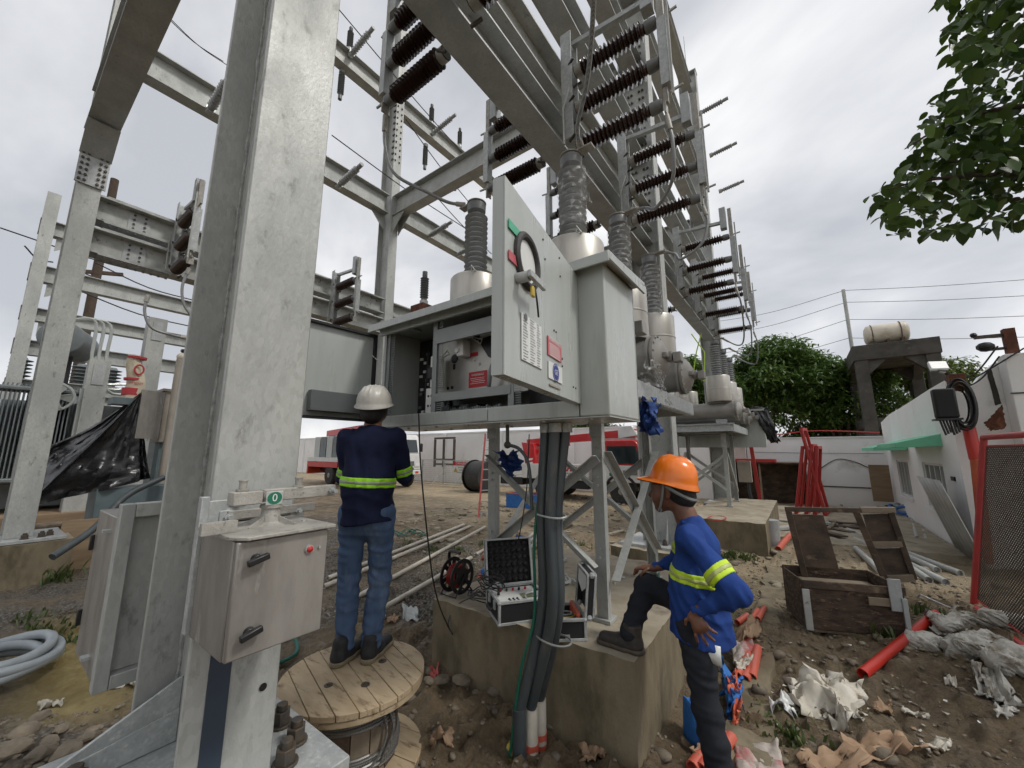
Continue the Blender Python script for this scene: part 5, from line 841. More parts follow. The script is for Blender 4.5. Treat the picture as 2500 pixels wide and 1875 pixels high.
def fold2(D, X, Y, Z): D = D + .018 * vn3(X, Y, Z, 8, 23) + .034 * np.abs(vn3(X, Y * 1.2, Z * .6, 14, 27)) + .012 * np.abs(np.sin((Z * .8 - Y * .7) * 46 + 5 * vn(X * 6, Y * 6 + Z * 5, 2))) * np.clip(1 - np.abs(Z - .98) / .22, 0, 1); return np.maximum(D, .765 + .015 * np.sin(Y * 11) + .02 * np.clip(Y, 0, .3) - Z).astype(np.float32)
tor2 = [rc((0, -.005, .56), (0, -.005, 1.02), .186, .166, s=(1, 1.10, 1)), rc((0, -.005, 1.02), (0, -.015, 1.20), .158, .160, s=(1, 1.36, 1), k=.06), rc((-.125, -.01, 1.275), (.125, .015, 1.275), .075, k=.06), rc((0, -.025, 1.22), (0, .005, 1.335), .10, .075, k=.05)]
arm2 = []
for s in 'lr': arm2 += [rc(K['s' + s], K['e' + s], .075, .062, k=.035), rc(K['e' + s], K['w' + s], .060, .040, k=.02)]
sh2 = skinmesh(F2, 'shirt', tor2 + arm2, .008, 'blue', p2, .045, fold2)
kp = lambda X, Y, Z: X - .9
slab_band(F2, 'reflective_band', tor2, fold2, .006, 'hivis_y', sh2, (0, -.10, 1), (0, 0, 1.085), .030, .006, .045); slab_band(F2, 'grey_stripe', tor2, fold2, .006, 'reflect_y', sh2, (0, -.10, 1), (0, 0, 1.085), .010, .010, .045)
for s in 'lr':
    a, b_ = np.array(K['s' + s]), np.array(K['e' + s]); pr = [q for q in arm2 if q['a'] == K['s' + s]]; slab_band(F2, 'sleeve_band', pr, fold2, .006, 'hivis_y', sh2, b_ - a, a + (b_ - a) * .66, .032, .006, .03); slab_band(F2, 'grey_stripe', pr, fold2, .006, 'reflect_y', sh2, b_ - a, a + (b_ - a) * .66, .011, .010, .03)
def fold2b(D, X, Y, Z): return (D + .010 * vn3(X, Y, Z, 8, 33) + .026 * np.abs(vn3(X * .6, Y * .6, Z * 1.6, 13, 36)) + .003 * np.sin(Z * 60 + Y * 40 + 9 * vn(X * 6, Z * 5, 4)) * np.clip(1 - np.abs(Z - .30) / .25, 0, 1)).astype(np.float32)
tr2 = skinmesh(F2, 'trousers', [rc((0, 0, .84), (0, 0, .92), .132, .128, s=(1, 1.22, 1)), rc((-.05, -.035, .82), (.05, -.035, .82), .08, k=.05), rc(K['hl'], K['kl'], .092, .073, k=.02), rc(K['kl'], K['al'], .073, .07, k=.02), rc(K['hr'], K['kr'], .092, .074, k=.02), rc(K['kr'], (K['ar'][0], K['ar'][1], K['ar'][2] + .02), .074, .065, k=.02)], .0085, 'charcoal', p2, .035, fold2b)
MB().grid(np.array([[F2.w((-.135 - .01 * math.sin(v_ * 3), -.02 - .10 * u_, .79 - .075 * v_ - .02 * u_ * v_)) for v_ in (0, .5, 1)] for u_ in (0, .33, .66, 1)])).build('white_paper', 'label_white', tr2, solid=.002)
for (ax_, ay, az), d in ((K['ar'], V((-.02, 1, -.10))), (K['al'], V((0, 1, 0)))):
    d = np.array(d.normalized()); a = np.array((ax_, ay, az)); flat = az - .088
    q_ = lambda t_, u_: tuple(a + d * t_ + np.array((0, 0, u_ - d[2] * t_))); fl_ = flat + .003
    sh = skinmesh(F2, 'boot', [rc(q_(-.03, -.045), q_(.05, -.045), .045, .044), rc(q_(.05, -.048), q_(.165, -.052), .045, .037), rc(q_(-.02, -.03), q_(-.015, .045), .048, .055)], .007, 'boot', p2, .025, lambda D, X, Y, Z: np.maximum(D, np.maximum(fl_ - Z, Z - (flat + .155))).astype(np.float32))
    skinmesh(F2, 'sole', [rc(q_(-.035, -.078), q_(.05, -.078), .05, .048), rc(q_(.05, -.078), q_(.175, -.078), .048, .042)], .006, 'steel_dark', sh, .02, lambda D, X, Y, Z: np.maximum(D, np.maximum(Z - (flat + .028), flat + .001 - Z)).astype(np.float32))
hc = (0, .088, 1.572); hh2 = hardhat(F2, p2, hc, .20, 'hat_orange', .062, (0,), rx=.114, ry=.134, h=.145)
skinmesh(F2, 'hair', [rc((0, .075, 1.55), (0, .095, 1.565), .092, .088), rc((0, .035, 1.49), (0, .045, 1.53), .070, .082)], .008, 'hair', p2, .03, lambda D, X, Y, Z: np.maximum(D, Y - .10 - .25 * (1.53 - Z)).astype(np.float32))
for s in (-1, 1):
    st_ = [F2.w((s * .104, .115, 1.565)), F2.w((s * .090, .135, 1.475)), F2.w((s * .058, .160, 1.412)), F2.w((s * .02, .170, 1.400))]; MB().tube(spl(st_, 10), .007, 6).build('chin_strap', 'strap', hh2)
    MB().tube(spl([F2.w((s * .104, .11, 1.56)), F2.w((s * .098, .05, 1.52)), F2.w((s * .06, -.01, 1.485)), F2.w((0, -.03, 1.475))], 10), .010, 6).build('nape_strap', 'strap', hh2)
MB().tube([F2.w((-.045, .160, 1.412)), F2.w((0, .176, 1.404)), F2.w((.045, .160, 1.412))], .013, 8).build('chin_cup', 'strap', hh2)
for s in (-1, 1): MB().tube([F2.w((s * .052, .185, 1.552)), F2.w((s * .034, .197, 1.556)), F2.w((s * .014, .198, 1.551))], .006, 6).build('eyebrow', 'hair', p2); MB().ball(F2.w((s * .032, .185, 1.527)), .012, 10).build('eye', 'eye', p2); MB().ball(F2.w((s * .031, .1945, 1.527)), .0058, 8).build('iris', 'hair', p2); MB().tube([F2.w((s * .050, .184, 1.533)), F2.w((s * .032, .198, 1.537)), F2.w((s * .016, .194, 1.531))], .0035, 6).build('eyelid', 'skin2', p2)
MB().tube([F2.w((-.02, .193, 1.448)), F2.w((0, .2, 1.449)), F2.w((.02, .193, 1.448))], .005, 6).build('lips', 'lips', p2)
# ------------------------------------------------------------------ cable spool
def clipplank(cx, cy, R_, o0, o1, ang, z0, z1, nseg=9):   # slice of a disc between two parallel lines
    P = []
    for s, seq in ((o0, np.linspace(-1, 1, 2)), (o1, np.linspace(1, -1, 2))): pass
    a0, a1 = math.acos(max(-1, min(1, o0 / R_))), math.acos(max(-1, min(1, o1 / R_))); arc = np.linspace(a0, a1, nseg); P = [(R_ * math.sin(t_), R_ * math.cos(t_)) for t_ in arc] + [(-R_ * math.sin(t_), R_ * math.cos(t_)) for t_ in arc[::-1]]
    c, s = math.cos(ang), math.sin(ang); u, v = (c, s, 0), (-s, c, 0); return MB().prof(P, (cx, cy, z0), (cx, cy, z1), u, v)
SC = (-2.25, 1.50); t = thing('cable_spool', 'wooden cable spool with steel rope that the person stands on', 'spool', (*SC, 0))
def flange(z0, z1, R_, ang, nm):
    n_ = 8; ed = np.linspace(-R_, R_, n_ + 1)
    for i in range(n_):
        o0, o1 = ed[i] + .002, ed[i + 1] - .002; dz = random.uniform(-.002, .002); o = clipplank(*SC, R_, max(o0, -R_ + .004), min(o1, R_ - .004), ang, z0, z1 + dz).build('plank', 'wood_spool', t, bevel=.003); o.name = 'plank'
flange(.445, .475, .40, -.25, 'top'); flange(.413, .4435, .395, 1.3, 'top2'); flange(.02, .055, .40, .2, 'bottom')
for i in range(16):
    a = i / 16 * 6.283; MB().ob((SC[0] + .245 * math.cos(a), SC[1] + .245 * math.sin(a), .234), V((-math.sin(a), math.cos(a), 0)) * .047, V((math.cos(a), math.sin(a), 0)) * .008, V((0, 0, .178))).build('stave', 'wood_dark' if i % 3 else 'wood_grey', t, bevel=.002)
for z0, n_ in ((.29, 6), (.10, 5)):
    P = [(SC[0] + (.264 + .004 * math.sin(k * .9)) * math.cos(k * .2094), SC[1] + (.264 + .004 * math.sin(k * .9)) * math.sin(k * .2094), z0 + k / 30 * .016) for k in range(30 * n_)]; MB().tube(P, .0078, 6).build('rope_coil', 'steel_wire', t)
MB().tube(spl([(SC[0] + .27, SC[1] + .02, .33), (SC[0] + .285, SC[1] + .03, .25), (SC[0] + .28, SC[1] - .01, .16), (SC[0] + .25, SC[1] - .1, .08)], 14), .0078, 6).build('rope_tail', 'steel_wire', t)
for k in range(2): MB().tube(spl([(SC[0] + .265, SC[1] + .05 + .02 * k, .36), (SC[0] + .29, SC[1] + .07, .25), (SC[0] + .275, SC[1] + .03 - .02 * k, .12)], 12), .0078, 6).build('rope_tail', 'steel_wire', t)
for px, py in ((802, 1672), (892, 1670), (934, 1613)):
    p = GZ(px, py, .479); MB().lathe([(.024, 0), (.024, .004), (.018, .006), (.010, .004), (.009, .012), (.0, .013)], (p.x, p.y, .4755), XZ, 16).build('bolt_washer', 'steel_dark', t)
# ------------------------------------------------------------------ flight cases
def rodbox(mb, A, B_, w): mb.beam(A, B_, w, w)
def edges8(P, w, m, par, nm='edge_trim'):
    for a, b_ in ((0, 1), (1, 2), (2, 3), (3, 0), (4, 5), (5, 6), (6, 7), (7, 4), (0, 4), (1, 5), (2, 6), (3, 7)): MB().beam(P[a], P[b_], w, w, (P[4] - P[0]) if abs((P[b_] - P[a]).normalized().dot((P[4] - P[0]).normalized())) < .9 else (P[1] - P[0])).build(nm, m, par, bevel=.002)
    for q in P: MB().ball(q, w * .85, 8).build('corner_cap', 'galv_new', par)
def openbox(A, u, v, w, d, h, par, m='black_matte', th=.006):
    n_ = V((0, 0, 1)); P = [A, A + u * w, A + u * w + v * d, A + v * d]; P += [q + n_ * h for q in P]
    for a, b_ in ((0, 1), (1, 2), (2, 3), (3, 0)): c = (P[a] + P[b_]) / 2 + n_ * h / 2; e_ = (P[b_] - P[a]); MB().ob(c, e_ * .495, n_ * h * .495, e_.cross(n_).normalized() * th / 2).build('panel', m, par)
    MB().ob(A + u * w / 2 + v * d / 2 + n_ * .006, u * w * .49, v * d * .49, n_ * .004).build('panel', m, par); edges8(P, .018, 'galv_new', par); return P
zt = .578
A = GZ(1219, 1526, zt); Bp = GZ(1291, 1516, zt); u = (Bp - A).normalized(); v = V((-u.y, u.x, 0)); q = GZ(1155, 1487, zt); d_ = (q - A).length
t = thing('instrument_case', 'open black and silver case holding a test instrument with many leads', 'case', A)
W1, D1, H1 = .37, .34, .135
P = openbox(A, u, v, W1, D1, H1, t); n_ = V((0, 0, 1)); c = A + u * W1 / 2 + v * D1 / 2
pn = MB().ob(c + n_ * (H1 - .018), u * W1 * .46, v * D1 * .46, n_ * .004).build('instrument_panel', 'label_white', t)
MB().ob(A + u * W1 * .70 + v * D1 * .38 + n_ * (H1 - .012), u * .055, v * .04, n_ * .003).build('display', 'lcd', pn)
MB().tube(spl([A + u * W1 * .60 + v * .07 + n_ * (H1 - .014), A + u * W1 * .60 + v * .07 + n_ * (H1 + .022), A + u * W1 * .92 + v * .07 + n_ * (H1 + .022), A + u * W1 * .92 + v * .07 + n_ * (H1 - .014)], 14), .006, 8).build('panel_handle', 'galv_new', pn)
for i in range(3):
    for j in range(2): MB().cyl(A + u * (.10 + .03 * i) + v * (.06 + .03 * j) + n_ * (H1 - .013), A + u * (.10 + .03 * i) + v * (.06 + .03 * j) + n_ * (H1 - .006), .008, .008, 10).build('button', 'black', pn)
for i in range(5): MB().cyl(A + u * (.08 + .05 * i) + v * .26 + n_ * (H1 - .013), A + u * (.08 + .05 * i) + v * .26 + n_ * (H1 + .004), .009, .009, 10).build('socket', 'black' if i % 2 else 'red_label', pn)
MB().cyl(A + u * .05 + v * .2 + n_ * (H1 - .013), A + u * .05 + v * .2 + n_ * (H1 + .05), .011, .008, 10).build('plug', 'black', pn)
hl = GZ(1230, 1430, .9); ld = thing; L0 = A + v * D1 + n_ * (H1 + .01); lv_ = (n_ * .97 + v * .22).normalized(); LP = [L0, L0 + u * W1, L0 + u * W1 + lv_ * .33, L0 + lv_ * .33]; bk = (u.cross(lv_)).normalized(); bk = bk if bk.dot(v) > 0 else -bk
lid = MB().ob(L0 + u * W1 / 2 + lv_ * .165 + bk * .035, u * W1 * .49, lv_ * .16, bk * .004).build('lid', 'black_matte', t)
for s in (0, 1): MB().ob(L0 + u * (W1 * s) + lv_ * .165 + bk * .015, u * .004, lv_ * .16, bk * .02).build('lid_side', 'black_matte', lid)
MB().ob(L0 + u * W1 / 2 + lv_ * .326 + bk * .015, u * W1 * .49, lv_ * .004, bk * .02).build('lid_side', 'black_matte', lid)
for i in range(7):
    for j in range(6): MB().ball(L0 + u * (.04 + i * .048) + lv_ * (.03 + j * .052) + bk * .028, .022, 8, (1, 1, 1)).build('foam_bump', 'black_matte', lid)
for b_ in (bk * -.005, bk * .04):
    for k in range(4): MB().beam(LP[k] + b_, LP[(k + 1) % 4] + b_, .016, .016, bk).build('edge_trim', 'galv_new', lid, bevel=.002)
for s in (.2, .62): MB().ob(A - v * .012 + u * W1 * 0 + v * (D1 * s) - u * .012 + n_ * .10 + v * .03, u * .006, v * .018, n_ * .03).build('latch', 'galv_new', t, bevel=.003)
MB().tube(spl([A - u * .012 + v * (D1 * .34) + n_ * .07, A - u * .035 + v * (D1 * .36) + n_ * .06, A - u * .035 + v * (D1 * .6) + n_ * .06, A - u * .012 + v * (D1 * .62) + n_ * .07], 12), .011, 8).build('carry_handle', 'black', t)
def leads(nm, c0, lb, n_l, spread, m='black', r=.0042, seed=1, zz=.6):
    rr = random.Random(seed); t_ = thing(nm, lb, 'cable', c0)
    for i in range(n_l):
        a0 = rr.uniform(0, 6.28); P_ = []
        for k in range(10): a = a0 + k * .72 + rr.uniform(-.2, .2); rad = spread * (.55 + .45 * rr.random()); P_.append((c0[0] + rad * math.cos(a), c0[1] + rad * .7 * math.sin(a), c0[2] + .02 + .05 * rr.random() + .012 * i % .08))
        MB().tube(spl(P_, 50), r, 6).build('lead', m, t_)
    return t_
cl = A + v * .22 + n_ * (H1 + .01); leads('test_leads', cl, 'tangle of black test leads over the instrument case', 6, .12, seed=3)
leads('test_leads', A + v * .42 - u * .05, 'loops of black lead draped at the left end of the instrument case', 4, .10, seed=8)
tag(MB().tube(spl([GY(1022, 1010, 1.86), GY(1028, 1150, 1.88), GY(1052, 1380, 1.95), GY(1070, 1470, 2.1), GY(1092, 1525, 2.34), GY(1105, 1548, 2.34), GY(1094, 1520, 2.36), GY(1115, 1478, 2.42), GZ(1165, 1452, .66)], 60), .0055, 6).build('hanging_lead', 'black'), 'long black lead hanging from the open cabinet past the person to the cases', 'cable')
tag(MB().tube(spl([GY(1292, 1060, 2.5), GY(1285, 1200, 2.55), GY(1262, 1330, 2.6), GZ(1235, 1370, .85)], 30), .004, 6).build('hanging_lead', 'black'), 'thin black lead hanging beside the conduits', 'cable')
# second case
A = GZ(1340, 1564, zt); Bp = GZ(1433, 1561, zt); u = (Bp - A).normalized(); v = V((-u.y, u.x, 0)); t = thing('accessory_case', 'smaller open black and silver case with coiled wires and orange folder', 'case', A); W2, D2, H2 = .235, .27, .115
P = openbox(A, u, v, W2, D2, H2, t)
L0 = A + u * (W2 + .008) + n_ * (H2 + .008); lv_ = (n_ + u * .10).normalized(); bk = u; lid = MB().ob(L0 + v * D2 / 2 + lv_ * .125 + u * .04, v * D2 * .49, lv_ * .125, u * .004).build('lid', 'black_matte', t)
for s in (0, 1): MB().ob(L0 + v * (D2 * s) + lv_ * .125 + u * .018, v * .004, lv_ * .125, u * .022).build('lid_side', 'black_matte', lid)
MB().ob(L0 + v * D2 / 2 + lv_ * .252 + u * .018, v * D2 * .49, lv_ * .004, u * .022).build('lid_side', 'black_matte', lid); LP = [L0, L0 + v * D2, L0 + v * D2 + lv_ * .255, L0 + lv_ * .255]
for b_ in (u * -.006, u * .045):
    for k in range(4): MB().beam(LP[k] + b_, LP[(k + 1) % 4] + b_, .015, .015, u).build('edge_trim', 'galv_new', lid, bevel=.002)
for q in LP: MB().ball(q + u * .02, .02, 8).build('corner_cap', 'galv_new', lid)
MB().add([L0 + v * .03 + lv_ * .24 - u * .008, L0 + v * .24 + lv_ * .24 - u * .008, L0 + v * .24 + lv_ * .16 - u * .008, L0 + v * .12 + lv_ * .12 - u * .008, L0 + v * .03 + lv_ * .17 - u * .008], [(0, 1, 2, 3, 4)]).build('paper_note', 'label_white', lid)
for i in range(5): 
    P_ = [A + u * (W2 / 2 + (.085 - .008 * i) * math.cos(a)) + v * (.10 + (.055 - .006 * i) * math.sin(a)) + n_ * (H2 - .02 + .006 * i) for a in np.linspace(0, 6.28, 22, endpoint=False)]; MB().tube(P_, .006, 6, True).build('wire_coil', ('wire', 'rope_green', 'brass', 'wire', 'strap')[i], t)
MB().ob(A + u * (W2 * .86) + v * D2 * .55 + n_ * (H2 - .005), u * .012, v * .11, n_ * .03).build('folder', 'orange_cloth', t); MB().ob(A + u * .075 + v * .20 + n_ * (H2 - .03), u * .05, v * .04, n_ * .03).build('carton', 'label_white', t); MB().ob(A - v * .012 + u * W2 / 2 + n_ * .02, u * .014, v * .005, n_ * .014).build('latch', 'galv_new', t)
# cable reel
c = GY(1116, 1404, 2.56); t = thing('cable_reel', 'black cable reel with red wire standing at the left end of the foundation', 'cable reel', (c.x, c.y, .572)); Rr = .138
for s in (-1, 1):
    x = c.x + s * .06; mb = MB(); ring_o = [(Rr * math.cos(a), Rr * math.sin(a)) for a in np.linspace(0, 6.283, 40, endpoint=False)]
    def pt(rad, a, dx): return (x + dx, c.y + rad * math.cos(a), c.z + rad * math.sin(a))
    na = 48
    for r0, r1 in ((.108, Rr), (.02, .070)):
        q = []; 
        for k in range(na): a = k / na * 6.28318; q += [pt(r0, a, -.004), pt(r1, a, -.004), pt(r1, a, .004), pt(r0, a, .004)]
        f = []; 
        for k in range(na): b0, b1 = 4 * k, 4 * ((k + 1) % na); f += [(b0 + j, b0 + (j + 1) % 4, b1 + (j + 1) % 4, b1 + j) for j in range(4)]
        mb.add(q, f)
    for k in range(6): a = k / 6 * 6.283 + .3; mb.ob(((pt(.09, a, 0)[0]), pt(.09, a, 0)[1], pt(.09, a, 0)[2]), V((0, math.cos(a), math.sin(a))) * .026, V((0, -math.sin(a), math.cos(a))) * .017, V((.0038, 0, 0)))
    fl = mb.build('reel_flange', 'black', t)
MB().cyl((c.x - .055, c.y, c.z), (c.x + .055, c.y, c.z), .05, .05, 20).build('drum', 'black', t)
P_ = [(c.x - .05 + .1 * abs(((k / 30) % 2) - 1), c.y + (.075 + .0006 * k) * math.cos(k * .33), c.z + (.075 + .00012 * k) * math.sin(k * .33)) for k in range(120)]
P_ = [(c.x - .048 + .0965 * (k % 60) / 60 if (k // 60) % 2 == 0 else c.x + .048 - .0965 * (k % 60) / 60, c.y + (.072 + .006 * (k // 60)) * math.cos(k * .42), c.z + (.072 + .006 * (k // 60)) * math.sin(k * .42)) for k in range(240)]; MB().tube(P_, .0045, 5).build('red_wire', 'ladder_red' if 0 else 'red_paint', t)
MB().tube(spl([(c.x - .075, c.y, c.z), (c.x - .08, c.y - .02, c.z + .16), (c.x - .04, c.y - .02, c.z + .19), (c.x + .05, c.y - .02, c.z + .185)], 14), .013, 8).build('reel_handle', 'black', t)
zf = .582; MB().tube([(c.x - .078, c.y, c.z), (c.x - .085, c.y - .10, zf), (c.x + .085, c.y - .10, zf), (c.x + .078, c.y, c.z), (c.x + .085, c.y + .10, zf), (c.x - .085, c.y + .10, zf), (c.x - .078, c.y, c.z)], .007, 8).build('reel_stand', 'black', t)
# things behind the cases on the foundation
rag('tool_bag_cloth', (GZ(1180, 1385, .6), GZ(1225, 1395, .6), GY(1240, 1335, 3.0), GY(1190, 1345, 3.0)), 'orange_cloth', 'orange cloth heaped behind the cable reel', 'cloth', 14, .10, 12); rag('tool_bag_cloth', (GZ(1185, 1392, .6), GZ(1250, 1400, .6), GY(1275, 1318, 3.15), GY(1205, 1330, 3.1)), 'bluebag', 'blue and dark cloth heap between the cases and the left breaker leg', 'cloth', 14, .10, 15)
for i, (a, b_) in enumerate((((1265, 1350), (1330, 1290)), ((1272, 1358), (1340, 1296)), ((1255, 1345), (1322, 1285)))): p0, p1_ = GZ(*a, .62), GZ(*b_, .62); tag(MB().cyl(p0, p1_, .02, .02, 12).build('conduit_offcut', 'galv'), ['upper', 'middle', 'lower'][i] + ' of three short grey pipes lying behind the instrument case', 'pipe', 'short grey pipes on the foundation')
p = GZ(1370, 1420, .6); t = thing('chain_heap', 'heap of galvanised shackles and chain behind the small case', 'chain', p)
for i in range(16): q = p + V((random.uniform(-.15, .15), random.uniform(-.12, .12), .0 + .006 * (i % 6))); a = random.uniform(0, 3.14); MB().tube([(q.x + .045 * math.cos(b_) * math.cos(a) - .025 * math.sin(b_) * math.sin(a), q.y + .045 * math.cos(b_) * math.sin(a) + .025 * math.sin(b_) * math.cos(a), q.z + .012 * math.sin(b_ * 2)) for b_ in np.linspace(0, 6.28, 14, endpoint=False)], .011, 6, True).build('link', 'galv', t)
tag(MB().bx(*[k for k in (GZ(1520, 1410, .575).x - .02, GZ(1520, 1410, .575).x + .02, GZ(1520, 1410, .575).y - .02, GZ(1520, 1410, .575).y + .02, .573, .58)]).build('steel_washer', 'galv_old', bevel=.003), 'square steel washer lying on the foundation by the raised knee', 'washer')
tag(MB().tube(spl([GZ(1600, 1290, .6), GZ(1608, 1420, .6) + V((0, 0, .02)), GZ(1600, 1450, .58), GZ(1640, 1480, .58)], 20), .012, 8).build('green_hose', 'green_hose'), 'green hose beside the middle column behind the knee', 'hose')
# ------------------------------------------------------------------ pipes and litter on the ground
def gpipe(nm, a, b_, r, m, lb, cat='pipe', grp=None, z0=0., z1=0., hollow=True):
    p0, p1_ = GZ(*a, z0 + r), GZ(*b_, z1 + r); p0.z += max(0, gz(p0.x, p0.y)) * .8; p1_.z += max(0, gz(p1_.x, p1_.y)) * .8; L_ = (p1_ - p0).length; t_ = MB().lathe([(r * .8, .05), (r * .8, 0), (r, 0), (r, L_), (r * .8, L_), (r * .8, L_ - .05)], p0, p1_ - p0, 16).build(nm, m); return tag(t_, lb, cat, grp)
for a, b_, lb in (((935, 1487), (1268, 1293), 'nearest long white plastic pipe on the ground left of the foundation'), ((830, 1480), (1184, 1289), 'second long white plastic pipe on the ground'), ((790, 1432), (1147, 1289), 'third long white plastic pipe on the ground'), ((800, 1412), (1132, 1287), 'farthest long white plastic pipe on the ground')): gpipe('plastic_pipe', a, b_, .03, 'pvc_white', lb, grp='white pipes on the ground')
for a, b_, lb, z in (((805, 1340), (1100, 1318), 'short weathered batten on the ground behind the person on the spool', 0),): gpipe('timber_batten', a, b_, .015, 'wood_grey', lb, 'timber')
p0 = GZ(2106, 1646, .07); p1_ = GZ(2284, 1498, .16); L_ = (p1_ - p0).length; t = tag(MB().lathe([(.033, .06), (.033, 0), (.037, 0), (.037, L_), (.033, L_), (.033, L_ - .06)], p0, p1_ - p0, 28).build('drain_pipe', 'red_pipe'), 'big bright red plastic pipe lying by the white sacks', 'pipe')
redp = [((1690, 1875), (1745, 1800)), ((1712, 1880), (1768, 1795)), ((1735, 1885), (1785, 1800)), ((1800, 1655), (1828, 1600)), ((1818, 1660), (1845, 1600)), ((1835, 1655), (1850, 1590)), ((1836, 1520), (1850, 1490)), ((1850, 1520), (1866, 1484)), ((1800, 1520), (1825, 1505)), ((1815, 1575), (1850, 1545))]
for i, (a, b_) in enumerate(redp): gpipe('red_conduit', a, b_, .035 if i < 6 else .028, 'salmon_pipe', (ORD[i] + ' short red pipe from the left at the lower edge beside the standing leg' if i < 3 else ORD[i - 3] + ' red pipe end from the bottom in the trench right of the blue shirt') , grp='red pipes at the lower edge' if i < 3 else 'red pipes in the trench', z0=.0, z1=.02)
t = thing('blue_bag', 'open blue woven bag on the ground behind the standing leg', 'bag', GZ(1705, 1790, 0)); b0 = GZ(1712, 1800, 0)
a = np.linspace(0, 2 * np.pi, 40, endpoint=False); zz = np.linspace(0, .20, 8); Ag, Zg = np.meshgrid(a, zz, indexing='ij'); rr = .095 * (1 + .18 * vn(Ag * 3, Zg * 9, 5)) * (1 - .12 * (Zg / .2)); 
MB().grid(np.stack([b0.x + rr * np.cos(Ag), b0.y + 1.1 * rr * np.sin(Ag), Zg + .03 * np.sin(Ag * 2) * Zg / .2], -1), True).build('bag_wall', 'bluebag', t, solid=.004)
rag('bag_scrap', (GZ(1760, 1650, .08), GZ(1800, 1640, .12), GZ(1812, 1720, .06), GZ(1770, 1730, .06)), 'bluebag', 'torn blue woven bag scrap over the red pipes', 'bag', 14, .06, 21); rag('bag_scrap', (GZ(1775, 1660, .10), GZ(1800, 1655, .12), GZ(1805, 1690, .1), GZ(1785, 1700, .1)), 'orange_cloth', 'torn orange plastic scrap over the red pipes', 'plastic', 10, .04, 22)
rag('bag_scrap', (GZ(1785, 1710, .05), GZ(1812, 1690, .06), GZ(1806, 1770, .04), GZ(1790, 1775, .04)), 'orange_cloth', 'lower torn orange plastic scrap beside the trousers', 'plastic', 10, .04, 27)
rag('paper_sheet', (GZ(1788, 1610, .12), GZ(1825, 1595, .12), GZ(1838, 1618, .1), GZ(1798, 1630, .1)), 'paper', 'white wrinkled paper on top of the red pipes', 'paper', 8, .02, 23); rag('card_sheet', (GZ(1790, 1540, .10), GZ(1850, 1530, .08), GZ(1862, 1550, .06), GZ(1800, 1580, .1)), 'card', 'brown cardboard over the red pipes beside the hand', 'cardboard', 8, .03, 24); rag('card_sheet', (GZ(1786, 1560, .12), GZ(1838, 1570, .1), GZ(1845, 1592, .08), GZ(1790, 1605, .1)), 'tile_red', 'pink speckled board over the red pipes', 'board', 6, .01, 25, .02)
rag('card_sheet', (GZ(1690, 1830, .06), GZ(1735, 1815, .08), GZ(1748, 1850, .06), GZ(1700, 1855, .06)), 'card', 'brown sheet lying over the red pipe ends at the lower edge', 'cardboard', 8, .03, 26)
rag('woven_sack', (GZ(1922, 1662, .03), GZ(2110, 1690, .03), GZ(2100, 1755, .02), GZ(1950, 1745, .02)), 'paper', 'crumpled torn white woven sack lying flat on the mud', 'sack', 22, .05, 31); rag('woven_sack', (GZ(1935, 1665, .08), GZ(2060, 1690, .08), GZ(2040, 1770, .03), GZ(2115, 1785, .02)), 'paper', 'folded flap of torn white sack with frayed end', 'sack', 20, .05, 33)
rag('paper_sheet', (GZ(1880, 1715, .02), GZ(1940, 1725, .02), GZ(1945, 1755, .02), GZ(1885, 1745, .02)), 'label_white', 'small crumpled white plastic on the mud left of the torn sack', 'plastic', 12, .03, 34)
rag('card_sheet', (GZ(1945, 1850, .02), GZ(2120, 1815, .03), GZ(2290, 1860, .02), GZ(2000, 1900, .02)), 'card', 'large flat brown cardboard at the lower right edge', 'cardboard', 20, .03, 35)
rag('board', (GZ(1795, 1812, .03), GZ(1900, 1822, .03), GZ(1920, 1900, .03), GZ(1800, 1900, .03)), 'tile_red', 'speckled grey and pink board at the lower edge by the trouser leg', 'board', 6, .004, 36, .015)
for px, py, w_, h_, m, lb in ((2160, 1750, 45, 22, 'card', 'small brown wrapper on the mud right of the torn sack'), (2240, 1760, 60, 14, 'paper', 'narrow pale strip of paper on the mud'), (2330, 1700, 24, 30, 'paper', 'small pale scrap below the sacks'), (2290, 1840, 70, 22, 'paper', 'pale crumpled paper at the lower right'), (2420, 1720, 60, 70, 'sack', 'flattened dirty sack edge at the right border'), (2470, 1800, 50, 30, 'sack', 'pale muddy cloth at the lower right corner'), (1003, 1500, 40, 34, 'galv_new', 'small perforated white steel bracket on the gravel'), (935, 1508, 12, 26, 'label_white', 'small white tag on the gravel'), (958, 1520, 30, 14, 'card', 'dry brown leaf litter beside the white tag'), (1060, 1665, 20, 22, 'ladder_red', 'small red rag beside the foundation corner'), (1080, 1835, 55, 24, 'card', 'pale brown paper scrap on the mud right of the spool'), (1450, 1850, 60, 34, 'card', 'pale scrap at the foot of the foundation'), (130, 1690, 60, 16, 'paper', 'white flat litter beside the grey coiled hose'), (310, 1650, 70, 16, 'paper', 'white flat litter under the grey box')):
    rag('litter', (GZ(px - w_ / 2, py - h_ / 2, .02), GZ(px + w_ / 2, py - h_ / 3, .02), GZ(px + w_ / 2.4, py + h_ / 2, .02), GZ(px - w_ / 2.2, py + h_ / 2.3, .02)), m, lb, 'litter', 8, .018, int(px) % 50)
sm = {'paper': MB(), 'label_white': MB(), 'card': MB()}
